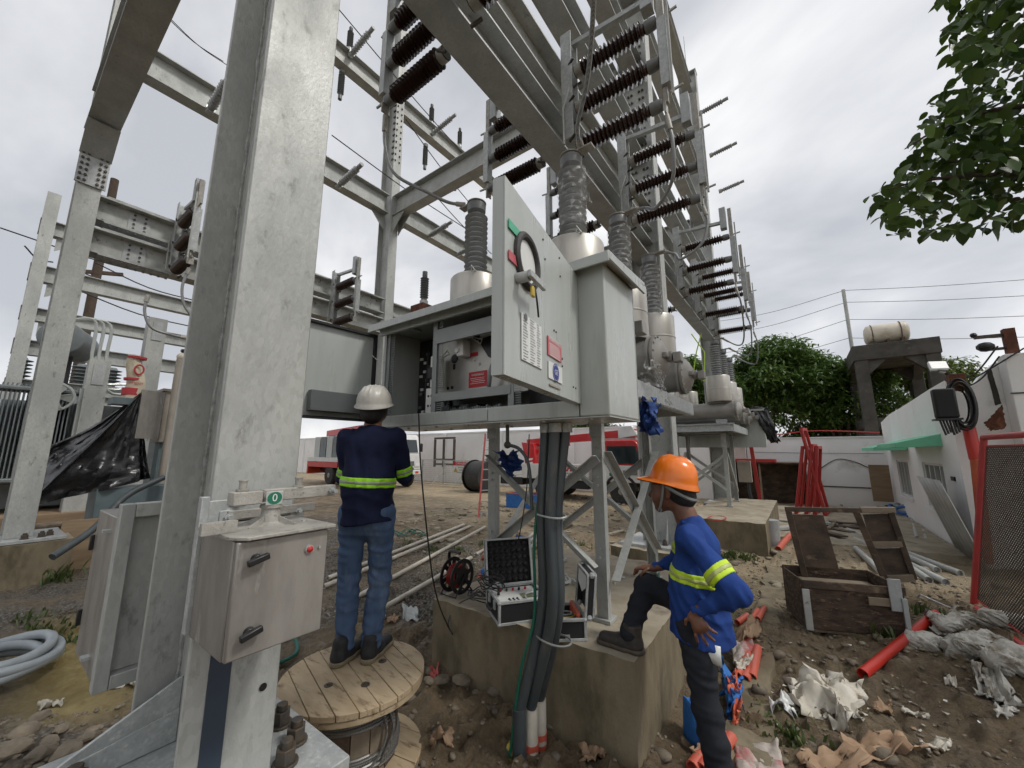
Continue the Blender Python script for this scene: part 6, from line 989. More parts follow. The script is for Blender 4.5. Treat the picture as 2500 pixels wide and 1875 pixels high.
for i in range(120):
    px, py = random.uniform(1780, 2490), random.uniform(1400, 1870); q = GZ(px, py, .0); s = random.uniform(.006, .022); a = random.uniform(0, 6.28); z = gz(q.x, q.y) + .008
    sm[random.choice(list(sm))].add([(q.x + s * math.cos(a + k) * random.uniform(.4, 1.2), q.y + s * math.sin(a + k) * random.uniform(.4, 1.2), z + random.uniform(0, .012)) for k in (0, 1.4, 3, 4.6)], [(0, 1, 2, 3)])
for k_, v_ in sm.items(): tag(struct(v_.build('paper_scraps', k_), 'stuff'), {'paper': 'dirty cream', 'label_white': 'white', 'card': 'brown'}[k_] + ' scraps trodden into the mud on the right', 'litter')
# sacks
def sack(px, py, sx, sy, sz, ang, lb, seed, zb=0.):
    p = GZ(px, py, zb); z0 = zb + (gz(p.x, p.y) if zb < .05 else 0); ca_, sa = math.cos(ang), math.sin(ang)
    U, Vv = np.meshgrid(np.linspace(0, 2 * np.pi, 64, endpoint=False), np.linspace(-1, 1, 44), indexing='ij'); k = (1 - np.abs(Vv) ** 3.2) ** .5; k = np.maximum(k, .02)
    x = sx * Vv * 1.0; y = sy * k * np.sign(np.cos(U)) * np.abs(np.cos(U)) ** .8; z = sz * k * np.sign(np.sin(U)) * np.abs(np.sin(U)) ** .8; cu, su = np.cos(U) * 1.3, np.sin(U) * 1.3; n_ = 1 + .42 * fbm(cu + seed, Vv * 2.4 + su, seed, 3) - .42 * np.abs(fbm(cu * 2.3 + seed * 3, Vv * 4 + su * 2.3, seed + 4, 4)) + .05 * np.sin(Vv * 34 + 9 * vn(cu * 2, Vv * 3 + su, seed)) * np.clip((np.abs(Vv) - .45) * 3, 0, 1)
    y, z = y * n_, z * n_; z = np.maximum(z, -sz * .75); P_ = np.stack([p.x + x * ca_ - y * sa, p.y + x * sa + y * ca_, z0 + sz * .75 + z], -1); return tag(MB().grid(P_, True).build('sand_sack', 'sack'), lb, 'sack', 'white sacks at right')
for i, (px, py, sx, sy, sz, an, zb, lb) in enumerate(((2262, 1602, .15, .105, .075, .5, 0, 'small white sack nearest the red pipe'), (2318, 1572, .15, .10, .06, 1.2, 0, 'slack white sack behind the small one'), (2350, 1628, .15, .11, .09, 1.5, 0, 'white sack with knotted neck in the middle of the pile'), (2420, 1640, .17, .12, .10, .3, 0, 'plump white sack below the top sack'), (2490, 1705, .18, .13, .11, .7, 0, 'lowest white sack at the right border'), (2380, 1545, .17, .11, .06, .2, 0, 'flat white sack under the red mesh panel'), (2470, 1560, .19, .12, .07, -.2, 0, 'long slack white sack at the foot of the mesh panel'), (2400, 1600, .16, .11, .07, -.3, .16, 'white sack lying on top of the pile'), (2478, 1622, .17, .12, .07, .4, .15, 'second upper sack at the right border'))): sack(px, py, sx, sy, sz, an, lb, 3 * i + 2, zb)
rag('woven_sack', (GZ(2395, 1690, .03), GZ(2450, 1700, .03), GZ(2500, 1790, .02), GZ(2440, 1765, .02)), 'sack', 'emptied white sack trailing below the pile at right', 'sack', 22, .05, 37); rag('woven_sack', (GZ(2265, 1530, .06), GZ(2360, 1518, .08), GZ(2370, 1560, .06), GZ(2290, 1570, .04)), 'sack', 'thin crumpled sack sheet under the pipe end', 'sack', 20, .05, 39)
# crate
Ac = V((-.12, 5.02, 0)); uc = V((.745, .28, 0)).normalized(); vc = V((-uc.y, uc.x, 0)); Wc, Dc, Hc = .80, .55, .50; t = thing('wooden_crate', 'rotten dark wooden crate with its frame lid standing open', 'crate', Ac)
def cb_(a0, a1, b0, b1, z0, z1, m, nm, par=t, bev=.004): return MB().ob(Ac + uc * (a0 + a1) / 2 + vc * (b0 + b1) / 2 + V((0, 0, (z0 + z1) / 2)), uc * (a1 - a0) / 2, vc * (b1 - b0) / 2, V((0, 0, (z1 - z0) / 2))).build(nm, m, par, bevel=bev)
cb_(0, Wc, 0, .02, .06, Hc - .04, 'osb', 'front_board'); cb_(0, Wc, Dc - .02, Dc, .06, Hc, 'osb', 'back_board'); cb_(0, .02, .022, Dc - .022, .06, Hc - .02, 'osb', 'side_board'); cb_(Wc - .02, Wc, .022, Dc - .022, .06, Hc, 'osb', 'side_board'); cb_(-.01, Wc + .01, -.02, -.001, Hc - .07, Hc, 'wood_dark', 'top_batten'); cb_(0, Wc, .0, Dc, .03, .055, 'wood_dark', 'floor_board'); cb_(.03, .11, .05, Dc, -.02, .03, 'wood_grey', 'skid'); cb_(Wc - .12, Wc - .04, .05, Dc, -.02, .03, 'wood_grey', 'skid'); cb_(-.025, .035, -.024, -.005, .05, Hc - .08, 'galv_rust', 'corner_iron'); cb_(.05, Wc - .05, .05, Dc - .05, Hc - .12, Hc - .10, 'wood_grey', 'inner_board')
cb_(.50, .72, -.045, -.025, .33, .40, 'wood_grey', 'loose_batten'); cb_(.66, .76, -.06, -.046, .30, .58, 'galv_old', 'steel_bracket'); cb_(.74, .78, -.08, -.062, .06, .42, 'galv_old', 'steel_strap')
zl = lambda px, py: GP(px, py, Ac + vc * (Dc - .05), vc)
def lb2(a, b_, w_, m, nm): return MB().beam(zl(*a), zl(*b_), .035, w_, None).build(nm, m, t, bevel=.004)
lb2((1925, 1248), (1965, 1408), .06, 'wood_dark', 'lid_post'); lb2((1917, 1243), (2105, 1246), .05, 'wood_dark', 'lid_rail'); lb2((2100, 1245), (2185, 1245), .06, 'wood_grey', 'lid_rail'); lb2((2090, 1250), (2165, 1425), .06, 'wood_dark', 'lid_post'); lb2((2175, 1250), (2232, 1415), .05, 'wood_dark', 'lid_post'); lb2((2130, 1330), (2208, 1328), .06, 'wood_grey', 'lid_slat'); lb2((2150, 1415), (2232, 1410), .07, 'wood_grey', 'lid_slat')
for q4, m in ((((1936, 1256), (2010, 1258), (2048, 1388), (1962, 1395)), 'wood_dark'), (((2108, 1256), (2172, 1254), (2200, 1322), (2128, 1324)), 'wood_dark'), (((2136, 1340), (2206, 1338), (2226, 1402), (2154, 1406)), 'wood_dark')):
    Pq = [GP(px, py, Ac + vc * (Dc - .02), vc) for px, py in q4]; MB().add([p for p in Pq] + [p + vc * .015 for p in Pq], [(0, 1, 2, 3), (7, 6, 5, 4), (0, 4, 5, 1), (1, 5, 6, 2), (2, 6, 7, 3), (3, 7, 4, 0)]).build('lid_panel', m, t)
gpipe('wood_stick', (1995, 1270), (2085, 1365), .018, 'wood_grey', 'thin batten leaning inside the open crate frame', 'timber')
for i, (a, b_) in enumerate((((2040, 1282), (2130, 1322)), ((2048, 1298), (2140, 1345)), ((2110, 1312), (2290, 1402)), ((2140, 1330), (2268, 1418)), ((2200, 1350), (2345, 1402)), ((2210, 1375), (2310, 1424)), ((2090, 1345), (2150, 1400)))): gpipe('steel_pipe', a, b_, .045, 'galv', ['upper left', 'second left', 'longest', 'lower', 'rightmost', 'short lower', 'small front'][i] + ' galvanised pipe in the heap behind the crate', grp='galvanised pipes behind the crate')
for i, (a, b_) in enumerate((((2215, 1235), (2240, 1320)), ((2225, 1235), (2255, 1318)), ((2240, 1240), (2270, 1318)), ((2232, 1242), (2262, 1322)))): gpipe('steel_pipe', a, b_, .03, 'galv_new', ['first', 'second', 'third', 'fourth'][i] + ' from the left of the short bright pipes beside the blue hose coil', grp='short bright pipes')
for px, py, w_, a_, lb in ((2230, 1455, 420, .02, 'long dark plank right of the crate'), (2290, 1470, 300, -.04, 'wet dark plank in front of the pipe heap')): 
    p0, p1_ = GZ(px - w_ / 2, py - 5, .03), GZ(px + w_ / 2, py + w_ * a_, .03); tag(MB().beam(p0, p1_, .18, .03, (0, 0, 1)).build('plank', 'wood_dark', bevel=.004), lb, 'plank')
tag(MB().tube(spl([GZ(2240, 1465, .05), GZ(2245, 1452, .12), GZ(2260, 1458, .12), GZ(2310, 1480, .05), GZ(2365, 1500, .03)], 20), .010, 6).build('bent_rod', 'galv_old'), 'bent steel rod on the planks beside the mesh panel', 'rod')
# coiled grey hose at left edge, green rope
t = thing('hose_coil', 'coiled thick grey hose at the lower left edge', 'hose', GZ(20, 1690, 0)); c = GZ(-20, 1650, 0)
for i in range(5): MB().tube([(c.x + (.34 - .05 * (i % 3)) * math.cos(a), c.y + (.34 - .05 * (i % 3)) * math.sin(a), .06 + .05 * (i // 2) + .02 * math.sin(a * 2 + i)) for a in np.linspace(0, 6.28, 40, endpoint=False)], .037, 12, True).build('loop', 'pvc_grey', t)
tag(MB().tube(spl([GZ(668, 1560, .02), GZ(690, 1545, .03), GZ(720, 1560, .02), GZ(725, 1590, .02), GZ(700, 1610, .02), GZ(672, 1618, .02)], 30), .016, 8).build('rope', 'rope_green'), 'green rope loop on the gravel behind the stainless box', 'rope')
for k in range(3): tag(MB().tube(spl([GZ(955 + 20 * j + 8 * k, 1292 + 8 * ((j + k) % 3), .02) for j in range(7)], 40), .012, 6).build('rope', 'rope_green'), ['nearest', 'middle', 'farthest'][k] + ' strand of green rope lying right of the person on the spool', 'rope')
tag(MB().tube(spl([GZ(1750 + 12 * math.cos(k * 1.3) * 2, 1265 + 6 * math.sin(k * 1.3), .58) for k in range(14)], 60), .006, 5).build('red_wire', 'red_paint'), 'loose red wire coil on the far foundation', 'wire')
p = GZ(1255, 1858, .0); t = thing('tin_can', 'yellow and green tin lying at the lower edge below the conduits', 'can', p); MB().cyl((p.x - .06, p.y + .03, .03), (p.x + .03, p.y - .02, .03), .035, .035, 20).build('can_body', 'brass', t); text('can_lettering', 'SEAL', .03, (p.x + .0, p.y - .055, .075), (.95, -.3, 0), (0, -.4, .9), 'green_sign', t)
tag(MB().cyl((-.62, 8.9, 0), (-.62, 8.9, .5), .14, .15, 20).build('paint_pail', 'galv_old'), 'grey pail standing at the corner of the far foundation', 'pail'); gpipe('red_conduit', (1900, 1345), (1928, 1310), .05, 'salmon_pipe', 'short red pipe leaning beside the grey pail', z1=.1)
tag(bpy.data.objects['paint_pail'], 'grey pail standing at the corner of the far foundation', 'pail')
# weeds
def weeds(pts, lb, n_=60, h=.12):
    mb = MB()
    for px, py in pts:
        c0 = GZ(px, py, 0)
        for i in range(n_):
            a = random.uniform(0, 6.28); rr_ = abs(random.gauss(0, .12)); x, y = c0.x + rr_ * math.cos(a), c0.y + rr_ * math.sin(a); z = gz(x, y); hh_ = h * random.uniform(.4, 1.2); d_ = random.uniform(0, 6.28); w_ = .006 + .01 * random.random(); lx, ly = .5 * hh_ * math.cos(d_), .5 * hh_ * math.sin(d_)
            mb.add([(x - w_ * math.sin(d_), y + w_ * math.cos(d_), z), (x + w_ * math.sin(d_), y - w_ * math.cos(d_), z), (x + lx * .5 + w_ * math.sin(d_), y + ly * .5 - w_ * math.cos(d_), z + hh_ * .7), (x + lx, y + ly, z + hh_)], [(0, 1, 2, 3)])
    return tag(struct(mb.build('weeds', 'grass', smooth=False), 'stuff'), lb, 'weeds')
weeds([(1915, 1790), (1930, 1800)], 'small green weeds on the mud by the cardboard', 50, .06); weeds([(1790, 1372), (1820, 1375), (1760, 1370), (1560, 1385), (1540, 1370)], 'green weeds along the foot of the far foundation'); weeds([(110, 1415), (140, 1420)], 'green weeds at the foot of the left pedestal', 70, .2); weeds([(2150, 1560), (2165, 1575), (2240, 1510)], 'green leaves beside the red pipe', 30, .12); weeds([(1000 + 60 * i, 1330 + 9 * (i % 3)) for i in range(9)], 'thin weeds scattered over the dirt behind the foundation', 40, .08); weeds([(60 + 35 * i, 1520 + 12 * (i % 4)) for i in range(9)], 'thin weeds round the yellow puddle at left', 30, .08)
# ------------------------------------------------------------------ boundary wall and buildings
YW = 16.4
t = thing('boundary_wall', 'long white plastered boundary wall behind the trucks', 'wall', (-8, YW, 0)); MB().bx(-40, -2.62, YW, YW + .2, -.2, 2.75).build('wall_panel', 'wall_white', t); MB().bx(-40, -2.62, YW - .03, YW + .23, 2.752, 2.82).build('coping', 'wall_white', t)
for x in np.arange(-38, -3, 4.2): MB().bx(x - .15, x + .15, YW - .07, YW - .001, -.2, 2.745).build('pier', 'wall_white', t)
t = thing('boundary_wall', 'lower white boundary wall in front of the green trees', 'wall', (0, YW, 0)); MB().bx(-1.6, 2.05, YW + .05, YW + .25, -.2, 2.18).build('wall_panel', 'wall_white', t); MB().bx(-1.6, 2.05, YW + .02, YW + .28, 2.182, 2.215).build('coping', 'wall_white', t); MB().bx(-1.6, 2.04, YW + .03, YW + .049, .62, .65).build('plinth_line', 'concrete_dark', t)
t = thing('boundary_wall', 'pinkish wall section behind the far breaker', 'wall', (-2.1, YW, 0)); MB().bx(-2.6, -1.62, YW - .2, YW + .3, -.2, 2.2).build('wall_panel', 'wall_pink', t)
tag(MB().tube(spl([(-3, YW + .1, 2.34), (-1, YW + .1, 2.30), (.4, YW + .1, 2.42), (2, YW + .1, 2.32)], 20), .02, 6).build('wall_pipe', 'red_paint'), 'thin red pipe running along the top of the white wall', 'pipe')
tag(MB().tube(spl([(.2, YW + .03, .9), (.5, YW + .03, 1.25), (.9, YW + .03, 1.5), (1.3, YW + .03, 1.42), (1.6, YW + .03, 1.25)], 20), .012, 6).build('wall_wire', 'wire'), 'grey wire arching over the white wall', 'wire'); tag(MB().tube(spl([(-1.5, YW + .02, 1.72), (.3, YW + .02, 1.69), (2.0, YW + .02, 1.68)], 12), .006, 5).build('wall_wire', 'wire'), 'straight thin wire across the white wall', 'wire')
tag(MB().bx(-1.75, -1.45, YW - .35, YW - .25, 1.95, 2.3).build('wire_basket', 'steel_dark'), 'dark wire basket fixed on the wall corner', 'basket')
# house with green awnings
t = thing('white_house', 'white single storey house with green awnings at right', 'house', (3, 12, 0)); HX = 2.05
def wallq(pts, m, nm, th=.18):
    P_ = [V((HX, y, z)) for y, z in pts]; n_ = len(P_); return MB().add(P_ + [p + V((th, 0, 0)) for p in P_], [tuple(range(n_)), tuple(range(n_, 2 * n_))[::-1]] + [(i, i + n_, (i + 1) % n_ + n_, (i + 1) % n_) for i in range(n_)]).build(nm, m, t)
W1_, W2_ = (13.55, 15.0), (10.55, 12.1); zb, zt_ = .62, 1.52
for seg in (((16.45, -.2), (16.45, 2.62), (15.0, 2.75), (15.0, -.2)), ((15.0, -.2), (15.0, zb), (13.55, zb), (13.55, -.2)), ((15.0, zt_), (15.0, 2.75), (13.55, 2.79), (13.55, zt_)), ((13.55, -.2), (13.55, 2.79), (12.1, 2.84), (12.1, -.2)), ((12.1, -.2), (12.1, zb), (10.55, zb), (10.55, -.2)), ((12.1, zt_), (12.1, 2.84), (10.55, 2.90), (10.55, zt_)), ((10.55, -.2), (10.55, 2.90), (9.682, 2.92), (9.682, -.2))): wallq(seg, 'wall_white', 'wall')
for y0, y1 in (W1_, W2_):
    w = MB().bx(HX + .09, HX + .11, y0 + .01, y1 - .01, zb + .01, zt_ - .01).build('window', 'glass_dark', t); k = 4
    for i in range(k + 1): y = y0 + (y1 - y0) * i / k; MB().bx(HX + .03, HX + .085, min(max(y - .025, y0), y1 - .05), min(max(y - .025, y0), y1 - .05) + .05, zb, zt_).build('window_mullion', 'win_frame', w)
    for z in (zb, zt_ - .05): MB().bx(HX + .032, HX + .083, y0, y1, z, z + .05).build('window_rail', 'win_frame', w)
    MB().bx(HX - .05, HX - .001, y0 - .05, y1 + .05, zb - .06, zb - .002).build('window_sill', 'wall_white', w)
for y0, y1, z in ((13.2, 15.6, 1.78), (10.3, 12.5, 1.84)): MB().prof([(0, 0), (-.62, -.02), (-.62, .06), (0, .22)], (HX - .001, y0, z), (HX - .001, y1, z), XA, XZ).build('awning', 'awning', t, bevel=.004)
HE = 9.5; MB().bx(HX + .18, 8, HE + .2, 16.45, 2.5, 2.6).build('roof', 'concrete_dark', t); MB().bx(HX - .02, HX - .002, 9.9, 10.1, 1.25, 1.32).build('number_plate', 'black', t)
prf = [(HX, -.2), (HX, 2.92)] + [(GY(px, py, HE).x, GY(px, py, HE).z) for px, py in ((2352, 962), (2380, 935), (2405, 905), (2432, 884))] + [(2.78, 3.0), (2.78, -.2)]; P_ = [V((x, HE, z)) for x, z in prf]; n_ = len(P_); MB().add(P_ + [p + V((0, .18, 0)) for p in P_], [tuple(range(n_))[::-1], tuple(range(n_, 2 * n_))] + [(i, (i + 1) % n_, (i + 1) % n_ + n_, i + n_) for i in range(n_)]).build('end_wall', 'wall_white', t)
pz = GY(2470, 863, HE - .3); t = thing('gate_pillar', 'tall white pillar at the right edge beside the house end wall', 'pillar', (3.1, HE, 0)); MB().bx(2.66, 3.6, HE - .3, HE - .002, -.2, pz.z).build('shaft', 'wall_white', t, bevel=.01); MB().bx(2.64, 3.62, HE - .315, HE - .301, pz.z - .62, pz.z - .60).build('groove', 'concrete_dark', t)
E = HE - .32
def ge(px, py, y=E): return GY(px, py, y)
pc = ge(2473, 862, HE - .15); u_ = thing('terminal_post', 'rusty steel post with dark insulators on top of the white pillar', 'post', pc); MB().bx(pc.x - .06, pc.x + .06, HE - .2, HE - .08, pz.z, pz.z + .42).build('post', 'rust', u_); MB().beam((pc.x, HE - .14, pz.z + .33), (pc.x - .36, HE - .14, pz.z + .34), .05, .05).build('arm', 'steel_dark', u_); MB().ball((pc.x - .26, HE - .14, pz.z + .17), .10, 10, (1.1, .8, .8)).build('insulator', 'black', u_); MB().beam((pc.x, HE - .14, pz.z + .12), (pc.x - .3, HE - .14, pz.z + .12), .04, .04).build('arm', 'steel_dark', u_); MB().ball((pc.x - .36, HE - .14, pz.z + .38), .045, 8).build('insulator', 'black', u_)
pd = ge(2366, 1050); pe = ge(2388, 1260); tag(MB().tube([(pe.x, E, .1), (pd.x + .01, E, 1.62)], .065, 14).build('downpipe', 'orange_pipe'), 'orange downpipe on the end wall of the white house', 'pipe'); tag(MB().cyl((pd.x + .01, E, 1.622), (pd.x, E, 2.12), .075, .075, 16).build('downpipe_collar', 'red_pipe'), 'red upper section of the orange downpipe', 'pipe')
cc_ = ge(2312, 1000, HE - .5); t = thing('splice_closure', 'black finned splice closure hung beside a cable coil', 'closure', cc_); MB().bx(cc_.x - .14, cc_.x + .11, cc_.y - .1, cc_.y + .08, cc_.z - .14, cc_.z + .33).build('closure_body', 'black_matte', t, bevel=.03)
for i in range(6): MB().cyl((cc_.x - .06 + .03 * i, cc_.y, cc_.z - .40 + .02 * (i % 3)), (cc_.x - .10 + .035 * i, cc_.y, cc_.z - .16), .014, .014, 8).build('cable_gland', 'black', t)
MB().bx(cc_.x - .17, cc_.x + .13, cc_.y - .12, cc_.y + .1, cc_.z - .17, cc_.z - .142).build('clamp_band', 'black', t)
cw = ge(2348, 990, HE - .40); t = thing('cable_coil', 'large coil of black cable hanging on the white wall', 'cable coil', cw)
for i in range(14): r_ = .20 + .035 * math.sin(i * 2.1); MB().tube([(cw.x + r_ * .62 * math.cos(a) + .012 * math.sin(i * 5), cw.y - .08 + .016 * i, cw.z + .02 + r_ * 1.75 * math.sin(a)) for a in np.linspace(0, 6.28, 30, endpoint=False)], .013, 6, True).build('loop', 'black', t)
fl_ = GX(2290, 893, 2.2); t = thing('flood_light', 'white flood light on a bracket above the house roof edge', 'lamp', fl_); u2, w2 = V((.35, -.66, .66)), V((0, .66, .75)); MB().ob(fl_, V((.13, .07, 0)), w2 * .11, u2 * .025).build('lamp_head', 'white', t, bevel=.01); MB().ob(fl_ - u2 * .045, V((.11, .05, 0)), w2 * .10, u2 * .018).build('heat_sink', 'paint_dark', t); MB().tube([fl_ - V((0, 0, .12)), ge(2310, 912), ge(2332, 915), ge(2336, 935)], .02, 6).build('bracket', 'steel_dark', t)
jb = ge(2338, 935); tag(MB().bx(jb.x - .10, jb.x + .08, E - .08, E + .1, jb.z - .12, jb.z + .14).build('junction_box', 'rust', bevel=.005), 'small rusty junction box above the black cable coil', 'box')
rag('rusty_plate', (ge(2405, 1035), ge(2447, 985), ge(2455, 1046), ge(2416, 1052)), 'rust', 'rusty torn sheet on the ledge at the right edge', 'sheet', 8, .02, 41)
rag('wall_stain_panel', (ge(2408, 905, HE - .006), ge(2420, 900, HE - .006), ge(2445, 985, HE - .006), ge(2430, 990, HE - .006)), 'concrete_dark', 'dark exposed patch where plaster fell off the end wall', 'patch', 8, .004, 43)
for i, (a, b_, c_) in enumerate((((2345, 925), (2385, 908), (2436, 845)), ((2340, 955), (2395, 925), (2440, 870)), ((2350, 940), (2410, 905), (2500, 850)))): tag(MB().tube(spl([ge(*a), ge(*b_), ge(*c_)], 14), .012, 6).build('service_cable', 'black'), ['upper', 'lower', 'middle'][i] + ' black service cable sagging to the white pillar', 'cable')
# red mesh panel at right
t = thing('mesh_panel', 'red framed wire mesh panel leaning at the right edge', 'fence panel', (1.42, 6, 0)); m0 = GZ(2378, 1482, .06); m1 = GY(2402, 1068, m0.y + .05); up_ = (m1 - m0).normalized(); Hm = (m1 - m0).length; al = V((.03, -1, 0)).normalized(); Wm = 2.6
def mp_(a, z, o_=0.): return m0 + al * a + up_ * z + al.cross(up_).normalized() * o_
for a, b_ in (((0, 0), (0, Hm)), ((Wm, 0), (Wm, Hm)), ((0, Hm), (Wm, Hm)), ((0, 0), (Wm, 0))): MB().tube([mp_(*a), mp_(*b_)], .032, 12).build('frame_tube', 'red_paint', t)
for a, b_ in (((.09, .1), (.09, Hm - .1)), ((.09, Hm - .1), (Wm - .1, Hm - .1)), ((.09, .1), (Wm - .1, .1))): MB().tube([mp_(*a), mp_(*b_)], .011, 8).build('inner_rod', 'red_paint', t)
mb = MB(); hp_, wp_ = Hm - .2, Wm - .2
for k in np.arange(-hp_, wp_, .042):
    for s in (1, -1):
        a0 = max(0, -k); a1 = min(hp_, wp_ - k)
        if a1 > a0: f_ = (lambda a: mp_(.1 + k + a, .1 + a, .004)) if s > 0 else (lambda a: mp_(.1 + k + a, Hm - .1 - a, -.004)); mb.beam(f_(a0), f_(a1), .006, .006)
struct(mb.build('wire_mesh', 'steel_dark', t, smooth=False), 'stuff')
# leaning sheet, red panels, shed and other far clutter
P_ = np.array([[[2.0 - .35 * (v_ / 1.3) + .02 * math.sin(u_ * 40), 9.2 + u_ * 1.5 - .3, .05 + v_] for v_ in np.linspace(0, 1.25, 4)] for u_ in np.linspace(0, 1, 40)]); tag(MB().grid(P_).build('roof_sheet', 'sheet_metal', solid=.003), 'corrugated metal sheet leaning by the house', 'metal sheet')
for i, (dx, h_, lean, m) in enumerate(((0, 1.75, .32, 'red_paint'), (.22, 1.8, .30, 'red_paint'), (.40, 1.75, .22, 'red_paint'), (.62, 2.25, -.28, 'red_paint'))):
    x = -.30 + dx; p0, p1_ = V((x, 13.3, .1)), V((x + lean, 13.35, .1 + h_)); t = thing('fence_panel', ['leftmost', 'second', 'third', 'tallest'][i] + ' of the red steel panels leaning together before the white wall', 'fence panel', p0, 'red panels leaning together'); MB().tube([p0, p1_], .045, 10).build('frame_tube', m, t); MB().tube([p0 + V((.1, .9, 0)), p1_ + V((.1, .5, 0))], .04, 10).build('frame_tube', m, t); MB().beam(p1_, p1_ + V((.1, .5, 0)), .08, .08).build('frame_tube', m, t); MB().beam(p0, p0 + V((.1, .9, 0)), .08, .08).build('frame_tube', m, t)
tag(MB().beam((-1.02, 12.7, .05), (-1.13, 12.7, 2.0), .09, .09).build('red_post', 'red_paint', bevel=.004), 'single red steel post right of the far breaker', 'post')
t = thing('storage_shelter', 'dark open storage shelter with red roof against the wall', 'shelter', (-1.2, 15.6, 0)); MB().bx(-2.0, .05, 16.1, 16.15, 0, 1.35).build('back_panel', 'wood_dark', t); MB().bx(-2.0, -1.95, 15.2, 16.09, 0, 1.35).build('side_panel', 'wood_dark', t); MB().bx(-.0, .05, 15.2, 16.09, 0, 1.35).build('side_panel', 'wood_dark', t); MB().bx(-2.1, .1, 15.1, 16.19, 1.352, 1.40).build('roof', 'wood_dark', t); MB().bx(-2.1, -.7, 15.05, 15.6, 1.402, 1.5).build('roof_sheet', 'red_paint', t); MB().bx(-1.2, -1.15, 15.2, 15.25, .0, 1.35).build('post', 'wood_grey', t)
sack(1905, 1212, .35, .25, .22, .2, 'dark plastic bag bundle inside the shelter', 18); bpy.data.objects[[o.name for o in bpy.data.objects if o.get('label', '').startswith('dark plastic bag')][0]].data.materials[0] = MT['black']
for i in range(6): sack(2028 + 22 * (i % 2), 1212 - 9 * (i // 2), .26, .2, .08, 0, ['bottom left', 'bottom right', 'middle left', 'middle right', 'top left', 'top right'][i] + ' cement bag in the small stack by the wall', 30 + i, .12 * (i // 2))
tag(MB().bx(1.55, 2.0, 15.9, 15.93, .3, 1.35).build('plywood_board', 'plywood'), 'plywood board leaning on the wall beside the house', 'board')
for i in range(5): c = GZ(2215, 1262, .05); 
t = thing('hose_coil', 'coiled blue and white hoses in front of the house', 'hose', GZ(2215, 1262, 0))
for i in range(8): c = GZ(2205 + 10 * (i % 3), 1262, 0); r_ = .42 - .03 * i; MB().tube([(c.x + r_ * math.cos(a), c.y + r_ * math.sin(a) * 1.2, .05 + .035 * i + .03 * math.sin(3 * a + i)) for a in np.linspace(0, 6.28, 26, endpoint=False)], .028, 7, True).build('loop', ('bluebag', 'pvc_grey', 'label_white')[i % 3], t)
def heap(px, py, n_, sp, mats, lb, cat, L=(.3, 1.2), z=.05):
    c = GZ(px, py, 0); t_ = thing('debris_heap', lb, cat, c)
    for i in range(n_): p = c + V((random.gauss(0, sp), random.gauss(0, sp), random.uniform(.02, z + .1))); a = random.uniform(0, 6.28); l_ = random.uniform(*L); d = V((math.cos(a), math.sin(a), random.uniform(-.08, .08))); MB().beam(p - d * l_ / 2, p + d * l_ / 2, random.uniform(.05, .18), random.uniform(.015, .05), (0, 0, 1)).build('timber_piece', random.choice(mats), t_)
heap(2050, 1300, 14, .5, ['wood_grey', 'wood_dark', 'galv'], 'scrap timber and steel heaped behind the crate', 'debris'); heap(1980, 1225, 12, .8, ['wood_dark', 'steel_dark', 'wood_grey'], 'dark scrap lying below the red panels', 'debris'); heap(2120, 1235, 12, .8, ['wood_grey', 'wood_dark', 'rust'], 'scrap boards lying along the white wall', 'debris'); heap(1700, 1285, 8, .4, ['wood_grey', 'galv_old'], 'loose boards between the breaker foundations', 'debris')
heap(1450, 1300, 10, .9, ['wood_grey', 'card', 'stone_pale'], 'scattered boards on the dirt before the second truck', 'debris', (.2, .6), .02)
# far switchgear cabinet and boxes
t = thing('control_cabinet', 'closed grey cabinet of the far breaker with black plastic flap', 'cabinet', (-1.5, 12.0, 1.9)); MB().bx(-2.8, -.70, 11.55, 12.1, 1.85, 2.75).build('case', 'paint_grey', t, bevel=.01); MB().bx(-2.85, -.66, 11.5, 12.15, 2.752, 2.80).build('roof', 'paint_grey', t)
rag('black_sheet', (V((-.95, 11.48, 2.84)), V((-.58, 11.5, 2.84)), V((-.42, 11.6, 2.0)), V((-.62, 11.6, 1.95))), 'tarp_black', 'black plastic sheet flapping on the far cabinet corner', 'plastic sheet', 12, .06, 44)
tag(MB().bx(-1.42, -1.12, 12.0, 12.2, .95, 1.5).build('terminal_box', 'beige_box', bevel=.01), 'small grey terminal box beside the farthest column', 'box'); tag(MB().tube(spl([(-1.2, 12.1, .95), (-1.18, 12.0, .6), (-1.0, 11.9, .05)], 10), .04, 8).build('box_conduit', 'black'), 'black conduit below the small grey terminal box', 'conduit')
# water tank tower
TY0, TY1 = 22.0, 25.0; TX0, TX1 = 2.42, 4.55; t = thing('tank_tower', 'dark concrete tank tower with haunched beams', 'tower', (3.4, 23.5, 0))
for x in (TX0, TX1):
    for y in (TY0, TY1): MB().bx(x - .21, x + .21, y - .21, y + .21, -.2, 5.55).build('leg', 'concrete_dark', t, bevel=.02)
MB().bx(TX0 - .25, TX1 + .25, TY0 - .25, TY1 + .25, 5.552, 6.2).build('deck', 'concrete_dark', t, bevel=.02)
for y in (TY0, TY1):
    for x, s in ((TX0 + .21, 1), (TX1 - .21, -1)): MB().prof([(0, 0), (s * .6, 0), (0, -.6)], (x, y - .15, 5.55), (x, y + .15, 5.55), XA, XZ).build('haunch', 'concrete_dark', t)
    MB().bx(TX0 + .212, TX1 - .212, y - .16, y + .16, 2.75, 3.1).build('tie_beam', 'concrete_dark', t)
